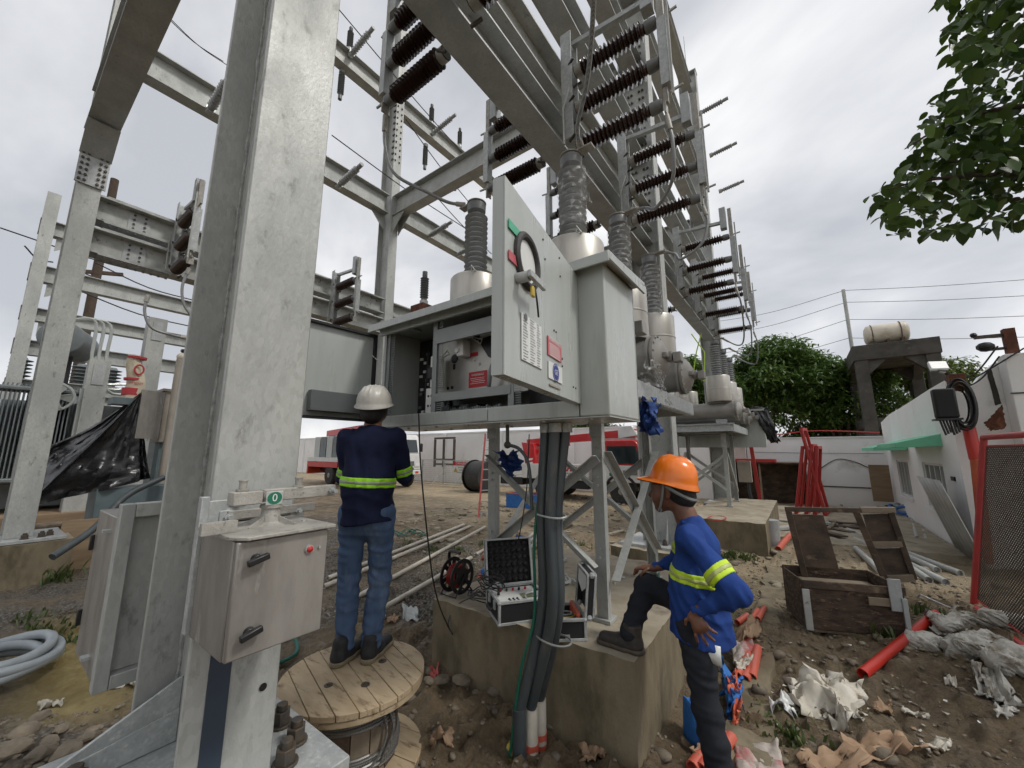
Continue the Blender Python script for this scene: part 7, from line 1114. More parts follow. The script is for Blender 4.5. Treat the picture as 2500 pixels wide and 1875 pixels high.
for x in (TX0, TX1):
    for y, s in ((TY0 + .21, 1), (TY1 - .21, -1)): MB().prof([(0, 0), (s * .6, 0), (0, -.6)], (x - .15, y, 5.55), (x + .15, y, 5.55), XB, XZ).build('haunch', 'concrete_dark', t)
    MB().bx(x - .16, x + .16, TY0 + .212, TY1 - .212, 2.75, 3.1).build('tie_beam', 'concrete_dark', t)
t = thing('water_tank', 'cream cylindrical water tank lying on the concrete tower', 'tank', (3.4, 23.0, 6.2)); MB().lathe([(.0, 0), (.30, .01), (.41, .08), (.44, .16), (.44, 1.25), (.41, 1.33), (.30, 1.40), (0, 1.41)], (2.72, 22.6, 6.74), XA, 28).build('tank_shell', 'tank_cream', t)
for x in (2.95, 3.4, 3.85): MB().bx(x - .05, x + .05, 22.1, 23.1, 6.202, 6.42).build('saddle', 'wood_dark', t)
for x in (2.95, 3.85): MB().tube([(x, 22.6 + .455 * math.cos(a), 6.74 + .455 * math.sin(a)) for a in np.linspace(0, 6.28, 26, endpoint=False)], .018, 6, True).build('band', 'wood_dark', t)
ms = GY(2068, 770, 26.0); tag(MB().tube([(ms.x, 26, 0), (ms.x, 26, GY(2060, 707, 26.0).z)], .08, 8).build('mast', 'galv'), 'thin grey mast beside the tank tower', 'mast')
for i, (pm, pl, pr_) in enumerate(((709, 768, 680), (738, 802, 720), (780, 848, 770), (825, 880, 822))):
    pa = GY(2062 + i * 4, pm, 26.0); tag(MB().tube(spl([GY(1745, pl + 18, 30), (GY(1745, pl + 18, 30) + pa) / 2 - V((0, 0, .25)), pa], 14), .014, 4).build('far_wire', 'wire_far'), ['top', 'second', 'third', 'lowest'][i] + ' overhead wire left of the mast', 'wire', 'overhead wires at the mast'); tag(MB().tube(spl([pa, GY(2280, (pm + pr_) / 2 + 4, 26), GY(2540, pr_, 26)], 14), .014, 4).build('far_wire', 'wire_far'), ['top', 'second', 'third', 'lowest'][i] + ' overhead wire right of the mast', 'wire', 'overhead wires at the mast')
# ------------------------------------------------------------------ trucks (built at origin, nose to +X)
def wheel(par, x, y, z, r, w):
    wl = MB().lathe([(r * .55, -w / 2), (r * .9, -w / 2), (r, -w * .35), (r, w * .35), (r * .9, w / 2), (r * .55, w / 2)], (x, y, z), XB, 28).build('wheel', 'tyre', par); MB().lathe([(r * .56, -w * .42), (r * .50, -w * .30), (r * .28, -w * .22), (r * .25, -w * .5), (r * .12, -w * .52), (.0, -w * .52)], (x, y, z), XB, 22).build('rim', 'rim', wl); 
    mb = MB(); [mb.cyl((x + r * .38 * math.cos(a), y - w * .32, z + r * .38 * math.sin(a)), (x + r * .38 * math.cos(a), y - w * .22, z + r * .38 * math.sin(a)), r * .06, r * .06, 6) for a in np.arange(0, 6.2, 1.05)]; struct(mb.build('wheel_nuts', 'black', wl), 'stuff')
def cab(par, x0, x1, w, z0, z1, m_lo, m_up, zs):
    w2 = w / 2; sl = .22
    prof_ = [(x0, z0), (x1 - .02, z0), (x1 + .02, z0 + .25), (x1, zs), (x1 - sl, z1 - .12), (x1 - sl - .12, z1), (x0 + .08, z1), (x0, z1 - .1)]
    lo = [(x0, z0), (x1 - .02, z0), (x1 + .02, z0 + .25), (x1, zs), (x0, zs)]; upp = [(x0, zs + .002), (x1, zs + .002), (x1 - sl, z1 - .12), (x1 - sl - .12, z1), (x0 + .08, z1), (x0, z1 - .1)]
    b1 = MB().prof(lo, (0, -w2, 0), (0, w2, 0), XA, XZ).build('cab_lower', m_lo, par, bevel=.03); b2 = MB().prof(upp, (0, -w2 + .02, 0), (0, w2 - .02, 0), XA, XZ).build('cab_upper', m_up, par, bevel=.03)
    for s in (-1, 1): y = s * (w2 - .016); q = [(x0 + .38, zs + .05), (x1 - .12, zs + .05), (x1 - sl - .06, z1 - .2), (x0 + .42, z1 - .2)]; MB().add([(a, y, z) for a, z in q], [(0, 1, 2, 3)]).build('side_window', 'glass_dark', b2)
    d = V((-sl, 0, z1 - .12 - zs)).normalized(); n_ = V((d.z, 0, -d.x)); p0 = V((x1, 0, zs)) + d * .06 + n_ * .012; p1_ = V((x1, 0, zs)) + d * (z1 - zs - .22) + n_ * .012; y = w2 - .16; MB().add([(p0.x, -y, p0.z), (p0.x, y, p0.z), (p1_.x, y, p1_.z), (p1_.x, -y, p1_.z)], [(0, 1, 2, 3)]).build('windscreen', 'glass_dark', b2)
    for s in (-1, 1): MB().bx(x1 + .022, x1 + .04, s * (w2 - .22) - .14, s * (w2 - .22) + .14, z0 + .16, z0 + .34).build('headlight', 'label_white', b1, bevel=.01); MB().bx(x1 - .15, x1 - .1, s * (w2 + .12) - .07, s * (w2 + .12) + .07, zs + .1, zs + .5).build('mirror', 'black', b2, bevel=.02); MB().tube([(x1 - .12, s * (w2 - .02), zs + .5), (x1 - .12, s * (w2 + .12), zs + .52)], .012, 6).build('mirror_arm', 'black', b2)
    MB().bx(x1 + .022, x1 + .035, -w2 + .4, w2 - .4, z0 + .2, z0 + .42).build('grille', 'paint_dark', b1); MB().bx(x1 + .0, x1 + .14, -w2, w2, z0 - .22, z0 - .005).build('bumper', m_lo if m_lo != 'red_truck' else 'white_truck', b1, bevel=.03); MB().bx(x1 + .141, x1 + .146, -.24, .24, z0 - .16, z0 - .04).build('number_plate', 'label_white', b1)
    for s in (-1, 1): MB().bx(x1 + .142, x1 + .15, s * (w2 - .3) - .09, s * (w2 - .3) + .09, z0 - .15, z0 - .06).build('indicator_lamp', 'orange_truck', b1)
    return b1, b2
t = thing('crane_truck', 'red and white crane truck marked NOT FOR HIRE parked before the wall', 'truck', (0, 0, 0)); w = 2.0
b1, b2 = cab(t, -.85, .85, w, .72, 2.12, 'white_truck', 'red_truck', 1.28); MB().bx(-5.0, .5, -.4, .4, .55, .70).build('chassis', 'steel_dark', t)
for x in (0.02, -3.0): 
    for s in (-1, 1): wheel(t, x, s * .86, .42, .42, .26)
for s in (-1, 1): MB().tube([(.02 + .54 * math.cos(a), s * 1.0, .42 + .54 * math.sin(a)) for a in np.linspace(.1, 3.04, 14)], .05, 6).build('wheel_arch', 'black', t)
MB().bx(-3.95, -1.1, -1.02, 1.02, .72, 1.22).build('load_bed', 'white_truck', t, bevel=.02); MB().bx(-3.95, -1.1, -1.06, -1.021, .74, 1.28).build('side_board', 'white_truck', t, bevel=.01); MB().bx(-4.3, -3.96, -.98, .98, .74, .80).build('rear_deck', 'white_truck', t); MB().bx(-5.1, -4.0, -.95, .95, .45, .738).build('rear_frame', 'black', t); MB().bx(-2.4, -1.2, -.95, -.7, .42, .7).build('side_locker', 'black', t)
text('lettering', 'NOT FOR HIRE', .20, (-1.95, -1.064, .90), XA, XZ, 'black', t)
for i in range(5): MB().prof([(0, 0), (.08, 0), (.16, .17), (.08, .17)], (-2.3 + .15 * i, -1.064, 1.03), (-2.3 + .15 * i, -1.0615, 1.03), XA, XZ).build('warning_stripe', 'red_truck', t)
MB().bx(-.36, .10, -1.012, -1.004, .92, 1.03).build('door_logo', 'green_sign', b1); MB().bx(-.22, .0, -1.014, -1.005, 1.03, 1.16).build('door_logo', 'green_sign', b1); MB().bx(.12, .6, -1.012, -1.004, .97, 1.12).build('door_stripe', 'strap', b1); MB().bx(-.72, -.68, -1.03, -1.0, 1.05, 1.2).build('door_handle', 'black', b1)
MB().prof([(0, 0), (.55, 0), (.35, 1.25), (-.25, 1.30), (-.15, .9)], (-4.15, -.45, .82), (-4.15, .45, .82), XA, XZ).build('crane_pedestal', 'red_truck', t, bevel=.02)
for i in range(4): MB().prof([(0, 0), (.2, .02), (.22, .10), (.02, .08)], (-4.05, -.456, .9 + .16 * i), (-4.05, -.4505, .9 + .16 * i), XA, XZ).build('warning_stripe', 'white_truck', t)
MB().prof([(0, 0), (0, .26), (4.6, .56), (4.6, .24)], (-4.3, -.2, 1.98), (-4.3, .2, 1.98), XA, XZ).build('crane_boom', 'red_truck', t, bevel=.02); MB().beam((-3.6, 0, 1.78), (-2.4, 0, 2.05), .12, .18).build('lift_cylinder', 'red_truck', t, bevel=.01); MB().prof([(0, 0), (0, .42), (.5, .45), (.7, .1)], (-.3, -.22, 2.2), (-.3, .22, 2.2), XA, XZ).build('boom_head', 'white_truck', t, bevel=.02); MB().bx(-.7, .5, -.7, .7, 2.125, 2.2).build('roof_rack', 'galv', t)
t.location = (-5.0, 13.9, 0)
t = thing('flatbed_truck', 'white truck with red crane partly hidden by the person on the spool', 'truck', (0, 0, 0)); w = 2.3
b1, b2 = cab(t, -1.1, .9, w, .85, 2.55, 'white_truck', 'white_truck', 1.62); MB().bx(-6.5, .5, -.45, .45, .65, .84).build('chassis', 'black', t)
for x in (0.0, -3.9): 
    for s in (-1, 1): wheel(t, x, s * 1.0, .5, .5, .3)
MB().bx(-6.6, -3.0, -1.15, 1.15, .90, 1.20).build('load_bed', 'red_truck', t, bevel=.01); MB().bx(-6.6, -3.0, -1.17, 1.17, 1.202, 1.42).build('bed_rail', 'white_truck', t); MB().bx(-6.75, -6.602, -1.1, 1.1, .5, 1.4).build('tail_panel', 'orange_truck', t)
for i in range(4): MB().bx(-6.4 + .75 * i, -5.75 + .75 * i, -.9, .9, 1.425, 2.55).build('steel_cabinet', 'trafo_grey' if i % 2 else 'paint_grey', t)
MB().tube([(-3.1, -1.1, 1.42), (-3.0, -1.1, 2.5), (-2.2, -1.1, 2.55)], .06, 8).build('head_frame', 'white_truck', t); MB().bx(-2.7, -1.3, -.8, .8, .9, 2.3).build('crane_pedestal', 'rust', t); MB().prof([(0, 0), (0, .34), (4.6, .55), (4.6, .1)], (-6.6, -.2, 2.62), (-6.6, .2, 2.62), XA, XZ).build('crane_boom', 'red_truck', t, bevel=.02); MB().bx(-2.4, -1.0, -.5, .5, 2.6, 3.1).build('crane_turret', 'red_truck', t, bevel=.05); MB().bx(-3.4, -3.0, -.205, -.201, 2.78, 2.95).build('label', 'label_white', t)
text('number_plate_lettering', 'NGU 775', .10, (1.0475, 0, .75), XB, XZ, 'black', t)
t.location = (-16.3, 12.1, 0); t.rotation_euler = (0, 0, R(-4))
# ladder, drum, danger sign, blue bin, gates
t = thing('ladder', 'red step ladder leaning up under the cabinet', 'ladder', (-7.05, 8.4, 0)); a0, a1 = GZ(1168, 1267, 0), GZ(1194, 1265, 0); d = V((-.55, .9, 2.3))
side = (a1 - a0).normalized() * .42; a1 = a0 + side
for a in (a0, a1): MB().beam(a, a + d * .98 - side * (.0 if a is a0 else .12), .04, .075).build('rail', 'ladder_red', t)
for i in range(8): f_ = .06 + i * .12; MB().beam(a0 + d * f_, a1 + d * f_ - side * .12 * f_, .03, .03).build('rung', 'galv_new', t)
p = GZ(1205, 1205, 0); t = thing('cable_drum', 'large black cable drum standing on edge behind the ladder', 'cable drum', (-11.3, 13.4, 0)); MB().lathe([(.2, 0), (.62, 0), (.64, .03), (.64, .9), (.62, .93), (.2, .93)], (-11.9, 13.4, .68), (1, -.15, 0), 28).build('drum_body', 'rubber', t); MB().lathe([(.1, 0), (.70, 0), (.70, .05), (.1, .05)], (-11.96, 13.4, .68), (1, -.15, 0), 28).build('drum_flange', 'black', t)
p = GZ(1120, 1185, 0); p = V((-13.6, 14.2, 0)); t = thing('danger_sign', 'white and red DANGER sign on a wire barrier', 'sign', p); px_, pz = p.x, 1.02
sg = MB().bx(px_ - .45, px_ + .45, 14.18, 14.2, .55, 1.25).build('sign_board', 'label_white', t); MB().bx(px_ - .45, px_ + .45, 14.172, 14.179, 1.06, 1.25).build('sign_header', 'red_label', sg); text('sign_lettering', 'DANGER', .17, (px_ + .08, 14.170, 1.155), XA, XZ, 'label_white', sg); MB().prof([(0, 0), (.26, 0), (.13, .24)], (px_ - .40, 14.172, .74), (px_ - .40, 14.178, .74), XA, XZ).build('hazard_symbol', 'brass', sg)
for i, s_ in enumerate(('ELECTRICAL', 'HAZARD', 'AUTHORIZED PERSONNEL ONLY')): text('sign_lettering', s_, .085 if i < 2 else .045, (px_ + .14, 14.172, .96 - .12 * i), XA, XZ, 'black', sg)
for x0_ in (-18, -16.4, -14.8, -13.2): 
    tt = thing('wire_barrier', ['first', 'second', 'third', 'fourth'][int(round((x0_ + 18) / 1.6))] + ' wire barrier panel from the left behind the truck', 'barrier', (x0_, 14.3, 0), 'wire barriers'); MB().tube([(x0_, 14.3, .1), (x0_, 14.3, 1.3), (x0_ + 1.55, 14.3, 1.3), (x0_ + 1.55, 14.3, .1), (x0_, 14.3, .1)], .02, 6).build('frame_tube', 'galv', tt); MB().beam((x0_ + .1, 14.3, 1.1), (x0_ - .35, 13.7, .0), .03, .03).build('strut', 'galv_new', tt)
    mb = MB(); [mb.beam((x0_ + k * .1, 14.3, .1), (x0_ + k * .1, 14.3, 1.3), .006, .006) for k in range(1, 16)]; [mb.beam((x0_, 14.302, .1 + k * .1), (x0_ + 1.55, 14.302, .1 + k * .1), .006, .006) for k in range(1, 12)]; struct(mb.build('wire_mesh', 'galv', tt, smooth=False), 'stuff')
tt = thing('forklift_mast', 'dark steel lifting frame behind the white truck cab', 'frame', (-15.5, 15.3, 0)); [MB().bx(-16.6 + x, -16.5 + x, 15.2, 15.3, .9, 2.4).build('upright', 'steel_dark', tt) for x in (0, .7, 1.5)]; [MB().bx(-16.6, -15.0, 15.21, 15.29, z, z + .1).build('crossbar', 'steel_dark', tt) for z in (1.0, 1.25, 2.41)]
pb_ = GZ(1290, 1240, 0); t = thing('planter_box', 'blue wooden box with orange rim on the dirt behind the foundation', 'box', pb_); cx_, cy_ = pb_.x - .1, pb_.y
for a, b_, c_, d_ in ((-.55, .55, -.3, -.27), (-.55, .55, .27, .3), (-.55, -.52, -.269, .269), (.52, .55, -.269, .269)): MB().bx(cx_ + a, cx_ + b_, cy_ + c_, cy_ + d_, 0, .42).build('side_board', 'bluebag', t); MB().bx(cx_ + a - .01, cx_ + b_ + .01, cy_ + c_ - .01, cy_ + d_ + .01, .421, .44).build('rim', 'orange_pipe', t)
# ------------------------------------------------------------------ left yard: transformer, boxes, tarp
TX = -14.4; t = thing('transformer', 'grey power transformer with finned radiators, fan and round conservator at left', 'transformer', (TX, 2, 0)); MB().bx(TX - 1.5, TX + .2, .2, 3.0, .5, 2.9).build('tank', 'trafo_grey', t, bevel=.02)
for k in range(34): y = -.9 + k * .062; MB().bx(TX + .5, TX + .95, y, y + .022, 1.15, 3.2).build('radiator_fin', 'trafo_grey', t)
for z in (1.15, 3.1): MB().bx(TX + .45, TX + 1.0, -.95, 1.25, z - .06, z + .04).build('header_pipe', 'trafo_grey', t, bevel=.03)
MB().bx(TX + .4, TX + 1.0, 1.26, 1.4, 1.0, 3.2).build('end_plate', 'paint_grey', t)
fc_ = GX(132, 968, TX + 1.1); fn = MB().tube([(fc_.x, fc_.y + .30 * math.cos(a), fc_.z + .30 * math.sin(a)) for a in np.linspace(0, 6.28, 36, endpoint=False)], .03, 6, True).build('fan_ring', 'paint_grey', t)
for k in range(5): a = k * 1.2566; MB().prof([(.05, -.04), (.26, -.11), (.28, .06), (.05, .04)], (fc_.x + .02, fc_.y, fc_.z), (fc_.x + .035, fc_.y, fc_.z), (0, math.cos(a), math.sin(a)), (.3, -math.sin(a), math.cos(a))).build('fan_blade', 'paint_grey', fn)
MB().cyl((fc_.x - .02, fc_.y, fc_.z), (fc_.x + .14, fc_.y, fc_.z), .075, .06, 18).build('fan_motor', 'paint_grey', fn)
for a in np.arange(.3, 6, 1.57): MB().beam((fc_.x + .06, fc_.y, fc_.z), (fc_.x + .06, fc_.y + .30 * math.cos(a), fc_.z + .30 * math.sin(a)), .012, .015).build('guard_rod', 'paint_grey', fn)
cv = GX(148, 822, TX + .6); MB().lathe([(.0, 0), (.36, .01), (.39, .03), (.39, 1.2), (.0, 1.22)], (cv.x, cv.y, cv.z), (-1, .35, 0), 30).build('conservator', 'trafo_grey', t); MB().cyl((cv.x, cv.y + .05, cv.z - .02), (cv.x + .05, cv.y + .05, cv.z - .02), .09, .08, 20).build('oil_gauge', 'label_white', t); MB().cyl((cv.x + .051, cv.y + .05, cv.z - .02), (cv.x + .06, cv.y + .05, cv.z - .02), .065, .065, 20).build('gauge_face', 'paint_dark', t)
for y, z0 in ((cv.y - .2, 2.9), (cv.y + .25, 2.9)): MB().bx(cv.x - .5, cv.x - .42, y - .04, y + .04, z0, cv.z - .35).build('support', 'black', t)
for dy, dz in ((.5, .1), (.62, .0), (.75, -.1)): MB().tube(spl([(cv.x + .02, cv.y + .1, cv.z + .45), (cv.x + .05, cv.y + dy, cv.z + .5), (cv.x + .05, cv.y + dy + .05, cv.z - .4), (cv.x + .05, cv.y + dy + .2, 3.3 + dz), (TX + .6, 1.8 + dy, 3.3 + dz), (TX + .6, 2.1 + dy, 2.6)], 24), .035, 7).build('oil_pipe', 'paint_grey', t)
for k in range(3): x, y = TX - .4, .8 + .85 * k; MB().lathe([(.1, 0)] + sheds(0, .8, .075, .15, 9) + [(.05, .82), (.04, 1.0)], (x, y, 2.9), XZ, 14).build('bushing', 'porcelain', t)
t = thing('pier_pad', 'low yellow brown concrete pad under the transformer', 'foundation', (TX, 1.5, 0)); MB().bx(TX - 2, TX + 1.4, -1.2, 3.6, -.2, .42).build('pad', 'plywood', t)
# marshalling box + black tarp + cement bag
bx0 = GX(347, 953, -9.4); bx1 = GX(437, 945, -9.4); zb0 = GX(400, 1080, -9.4).z; t = thing('marshalling_box', 'beige control box left of the near column with tarp on its corner', 'box', (-9.5, 1.9, 0)); by0 = GX(397, 1000, -9.4).y; MB().bx(-9.9, -9.4, by0, by0 + .6, zb0, bx0.z + .02).build('case', 'beige_box', t, bevel=.01); MB().bx(-9.95, -9.36, by0 - .04, by0 + .64, bx0.z + .022, bx0.z + .07).build('roof', 'beige_box', t); MB().prof([(0, 0), (.10, -.34), (.13, -.33), (.03, .0)], (-9.40, by0 - .005, zb0 + .06), (-9.40, by0 - .005, bx0.z), XA, XB).build('door', 'stainless', t); MB().bx(-9.8, -9.5, by0 + .05, by0 + .5, .3, zb0 - .002).build('leg', 'teal_paint', t)
T_ = np.array(GX(345, 957, -9.35)); tipn = np.array(GX(55, 1243, -9.0)); brn = np.array(GX(366, 1168, -9.35)); uln = np.array(GX(95, 1095, -10.3)); lln = np.array(GX(110, 1190, -10.0)); n_ = 60; t = thing('black_tarp', 'glossy black plastic tarp draped from the beige control box', 'tarp', tuple(T_))
s_, q_ = np.meshgrid(np.linspace(0, 1, n_), np.linspace(0, 1, n_), indexing='ij')   # s along from the tied corner, q from upper edge over the ridge to the lower edge
K_ = np.stack([uln, lln * .5 + uln * .5, lln * .4 + tipn * .6, tipn, tipn * .55 + brn * .45, tipn * .1 + brn * .9, brn]); kq = np.linspace(0, 1, len(K_)); E2 = np.stack([np.interp(q_[0], kq, K_[:, c_]) for c_ in range(3)], -1)
P_ = T_[None, None] * (1 - s_[..., None]) + E2[None] * s_[..., None]; rid = np.exp(-((q_ - .46) / .07) ** 2) * .30 * np.sin(np.pi * np.clip(s_ * .9 + .05, 0, 1)) + .10 * np.exp(-((q_ - .16) / .05) ** 2) * s_ + .14 * np.exp(-((q_ - .78) / .06) ** 2) * s_
P_[..., 0] += rid + .05 * np.sin(q_ * 70 + 3 * fbm(s_ * 3, q_ * 5, 52, 3)) * s_ * (1 - .5 * s_) + .22 * fbm(s_ * 4, q_ * 9, 51, 4) * s_; P_[..., 2] -= .22 * np.sin(np.pi * s_) * (np.abs(q_ - .46) > .08) * np.clip(np.abs(q_ - .46) * 5, 0, 1) * .6
MB().grid(P_).build('sheet', 'tarp_black', t)
q = GX(330, 905, -9.6); t = thing('cement_bag', 'crumpled red and cream cement bag stood on the box left of the near column', 'bag', (q.x, q.y, bx0.z)); 
a = np.linspace(0, 2 * np.pi, 28, endpoint=False); zz = np.linspace(0, 1.0, 14); Ag, Zg = np.meshgrid(a, zz, indexing='ij'); rr = .125 * (1 + .30 * fbm(Ag * 1.4, Zg * 5, 61, 3)) * (1 - .35 * Zg ** 3); rr[0] = rr[-1]; z0 = GX(330, 975, -9.6).z; hb = GX(330, 868, -9.6).z - z0; MB().grid(np.stack([q.x + rr * np.cos(Ag), q.y + rr * np.sin(Ag) + .04 * np.sin(Zg * 5), z0 + hb * Zg], -1), True).build('bag_body', 'sack_cream', t)
for z_, h_ in ((.08, .16), (.42, .05), (.92, .05)): MB().lathe([(.132, 0), (.136, hb * h_), (.13, hb * h_ + .001)], (q.x, q.y, z0 + hb * z_), XZ, 20).build('red_print', 'sack_red', t)
MB().tube([(q.x + .137, q.y + .03 + .06 * math.cos(a_), z0 + hb * .66 + .085 * math.sin(a_)) for a_ in np.linspace(0, 6.28, 22, endpoint=False)], .014, 6, True).build('red_emblem', 'sack_red', t); text('bag_lettering', 'CEMENT', .06, (q.x + .14, q.y + .0, z0 + hb * .34), XB, XZ, 'sack_red', t)
MB().bx(q.x - .2, q.x + .2, q.y - .25, q.y + .25, z0 - .12, z0 - .002).build('support_box', 'teal_paint', t)
q = GX(440, 905, -9.0); t = thing('wrapped_post', 'pole end wrapped in plastic behind the near column', 'post', (q.x, q.y, 0)); MB().cyl((q.x, q.y, 1.2), (q.x, q.y, q.z + .2), .09, .08, 18).build('post', 'beige_box', t); MB().ball((q.x, q.y, q.z + .25), .085, 12).build('plastic_cap', 'tank_cream', t); MB().ball((q.x, q.y, q.z + .37), .04, 8).build('knot', 'black', t)
t = thing('teal_cabinet', 'dark teal steel cabinet base below the black tarp', 'cabinet', (-9.6, 1.6, 0)); q0 = GX(245, 1250, -9.2); MB().bx(-9.9, -9.2, 1.25, 2.35, .45, 1.15).build('case', 'teal_paint', t, bevel=.01); MB().bx(-9.199, -9.14, 1.55, 1.9, .75, .78).build('handle', 'teal_paint', t)
p0, p1_, p2_ = GX(128, 1360, -7.6), GX(230, 1290, -7.9), GX(400, 1165, -8.4); tag(MB().tube(spl([p0, p1_, GX(310, 1210, -8.2), p2_], 20), .045, 12).build('thick_conduit', 'conduit'), 'thick dark conduit rising diagonally behind the grey box', 'conduit')
for i, (a, b_, w_, lb) in enumerate((((90, 1285), (260, 1262), .5, 'grey plank on the dirt behind the left pedestal'), ((95, 1310), (240, 1290), .35, 'weathered plank nearest the left pedestal'), ((130, 1330), (250, 1305), .25, 'short plank resting behind the thick conduit'))): pa, pb2 = GZ(*a, .25), GZ(*b_, .25); tag(MB().beam(pa, pb2, w_, .05, (0, 0, 1)).build('plank', 'wood_grey', bevel=.005), lb, 'plank')
q = GZ(195, 1395, 0); tag(MB().ob(q + V((-.2, .1, .35)), V((.05, .35, 0)), V((-.05, .02, .36)), V((.06, -.01, 0))).build('board', 'plywood'), 'brown board standing behind the grey box', 'board'); sack(118, 1385, .22, .15, .16, .4, 'pale crumpled sack at the foot of the left pedestal', 71)
# grey posts in the far bay + wooden pole + far wires
for px, y_, zt2, lb in ((365, 3.6, 5.2, 'grey square post right of the cement bag'), (240, 6.0, 3.9, 'short grey post behind the oil pipes')):
    q = GX(px, 900, -13.5); t = thing('steel_post', lb, 'post', (q.x, q.y, 0)); MB().bx(q.x - .2, q.x + .2, q.y - .18, q.y + .18, 0, zt2).build('shaft', 'galv', t); MB().bx(q.x + .201, q.x + .22, q.y - .1, q.y + .1, zt2 - .6, zt2 - .1).build('splice_plate', 'galv_old', t)
t = thing('wooden_pole', 'dark wooden utility pole behind the thin beams at left', 'pole', (-30, 5.4, 0)); q0, q1 = GX(195, 880, -30), GX(243, 630, -30); MB().cyl((q0.x, q0.y, 0), (q0.x, q0.y, 17), .24, .18, 12).build('shaft', 'wood_pole', t); MB().beam((q0.x, q0.y - .6, 11.2), (q0.x, q0.y + 1.0, 11.6), .18, .18).build('cross_arm', 'wood_pole', t)
for i, (a, b_) in enumerate((((0, 556), (470, 690)), ((230, 640), (480, 735)), ((170, 700), (480, 800)), ((180, 655), (470, 760)), ((60, 600), (130, 640)), ((410, 40), (556, 160)), ((395, 30), (545, 150)))): tag(MB().tube(spl([GX(*a, -26), (GX(*a, -26) + GX(*b_, -26)) / 2 - V((0, 0, .25)), GX(*b_, -26)], 8), .03, 4).build('far_wire', 'wire'), ['uppermost long', 'second', 'lowest', 'third', 'short left', 'right high', 'left high'][i] + ' thin overhead wire at the left of the sky', 'wire', 'thin wires at left')
for i, (a, b_) in enumerate((((825, 20), (1180, 430)), ((810, 330), (1140, 560)), ((990, 290), (1150, 500)), ((1030, 440), (1200, 620)))): tag(MB().tube(spl([GX(*a, -8.2), (GX(*a, -8.2) + GX(*b_, -8.2)) / 2 - V((0, 0, .08)), GX(*b_, -8.2)], 8), .014, 5).build('stay_wire', 'wire'), ['highest', 'left', 'right', 'lowest'][i] + ' thin wire running past the slim column', 'wire', 'wires past the slim column')
# line post insulators on the row beams
def postins(p, d, lb, L=.95, dark=False):
    t_ = thing('line_insulator', lb, 'insulator', p, 'line insulators on the beams'); MB().lathe([(.06, 0)] + sheds(.05, L * .8, .055, .085, 9) + [(.04, L * .82), (.05, L * .84), (.05, L)], p, d, 12).build('insulator_body', 'silicone' if not dark else 'paint_dark', t_); MB().cyl(V(p) - V(d).normalized() * .1, p, .08, .08, 10).build('base', 'galv_new', t_); return t_
for i, (px, py) in enumerate(((860, 130), (1062, 322), (1160, 385))): postins(GX(px, py, LX + .2), (1, 0, .12), ['left', 'middle', 'right'][i] + ' grey insulator on the upper row beam right of the near column')
for i, (px, py) in enumerate(((830, 450), (1050, 575), (1120, 620))): postins(GX(px, py, LX + .2), (1, 0, .12), ['left', 'middle', 'right'][i] + ' grey insulator on the lower row beam right of the near column')
postins(GX(515, 265, LX + .2), (1, 0, .15), 'grey insulator on the pale beam left of the near column')
for i, (px, py) in enumerate(((853, 120), (1053, 300), (1122, 355))): postins(GX(px, py, LX - .05), (0, 0, 1), ['left', 'middle', 'right'][i] + ' upright dark insulator on the upper row beam', .7, True); postins(GX(px - 18 + 4 * i, py + 60, LX - .05), (0, 0, -1), ['left', 'middle', 'right'][i] + ' hanging dark insulator under the upper row beam', .8, True)
for i, (px, py) in enumerate(((1712, 275), (1740, 377), (1762, 465))): postins(GX(px, py, NX + .35), (1, 0, .1), ['upper', 'middle', 'lower'][i] + ' slim grey insulator sticking out at the sky edge of the switch row', .75)
q = GX(1035, 735, -5.6); postins((q.x, q.y, q.z), (0, 0, 1), 'brown bushing on a rusty block above the open cabinet', .6, True); tag(MB().bx(q.x - .18, q.x + .18, q.y - .18, q.y + .18, q.z - .35, q.z - .11).build('rusty_block', 'rust', bevel=.02), 'rusty brown terminal block above the open cabinet roof', 'block')
for k in range(5): q = GX(60 + 75 * k, 850, -20); t = thing('post_insulator', ['first', 'second', 'third', 'fourth', 'fifth'][k] + ' ribbed insulator from the left in the far bay', 'insulator', (q.x, q.y, 0), 'ribbed insulators in the far bay'); MB().lathe([(.12, 0)] + sheds(0, 1.1, .13, .26, 9) + [(.1, 1.15)], (q.x, q.y, 3.6), XZ, 14).build('insulator_body', 'trafo_grey', t); MB().bx(q.x - .1, q.x + .1, q.y - .1, q.y + .1, 0, 3.6).build('stand', 'galv', t)
for i in range(2): tag(MB().tube([GY(1712 - 3 * i * 8, 815, 8.9), GY(1700 + 20 * i, 860, 8.95), GY(1690 + 30 * i, 930, 9.0)], .012, 5).build('lime_rope', 'rope_lime'), ['left', 'right'][i] + ' lime green rope hanging beside the far bushings', 'rope')
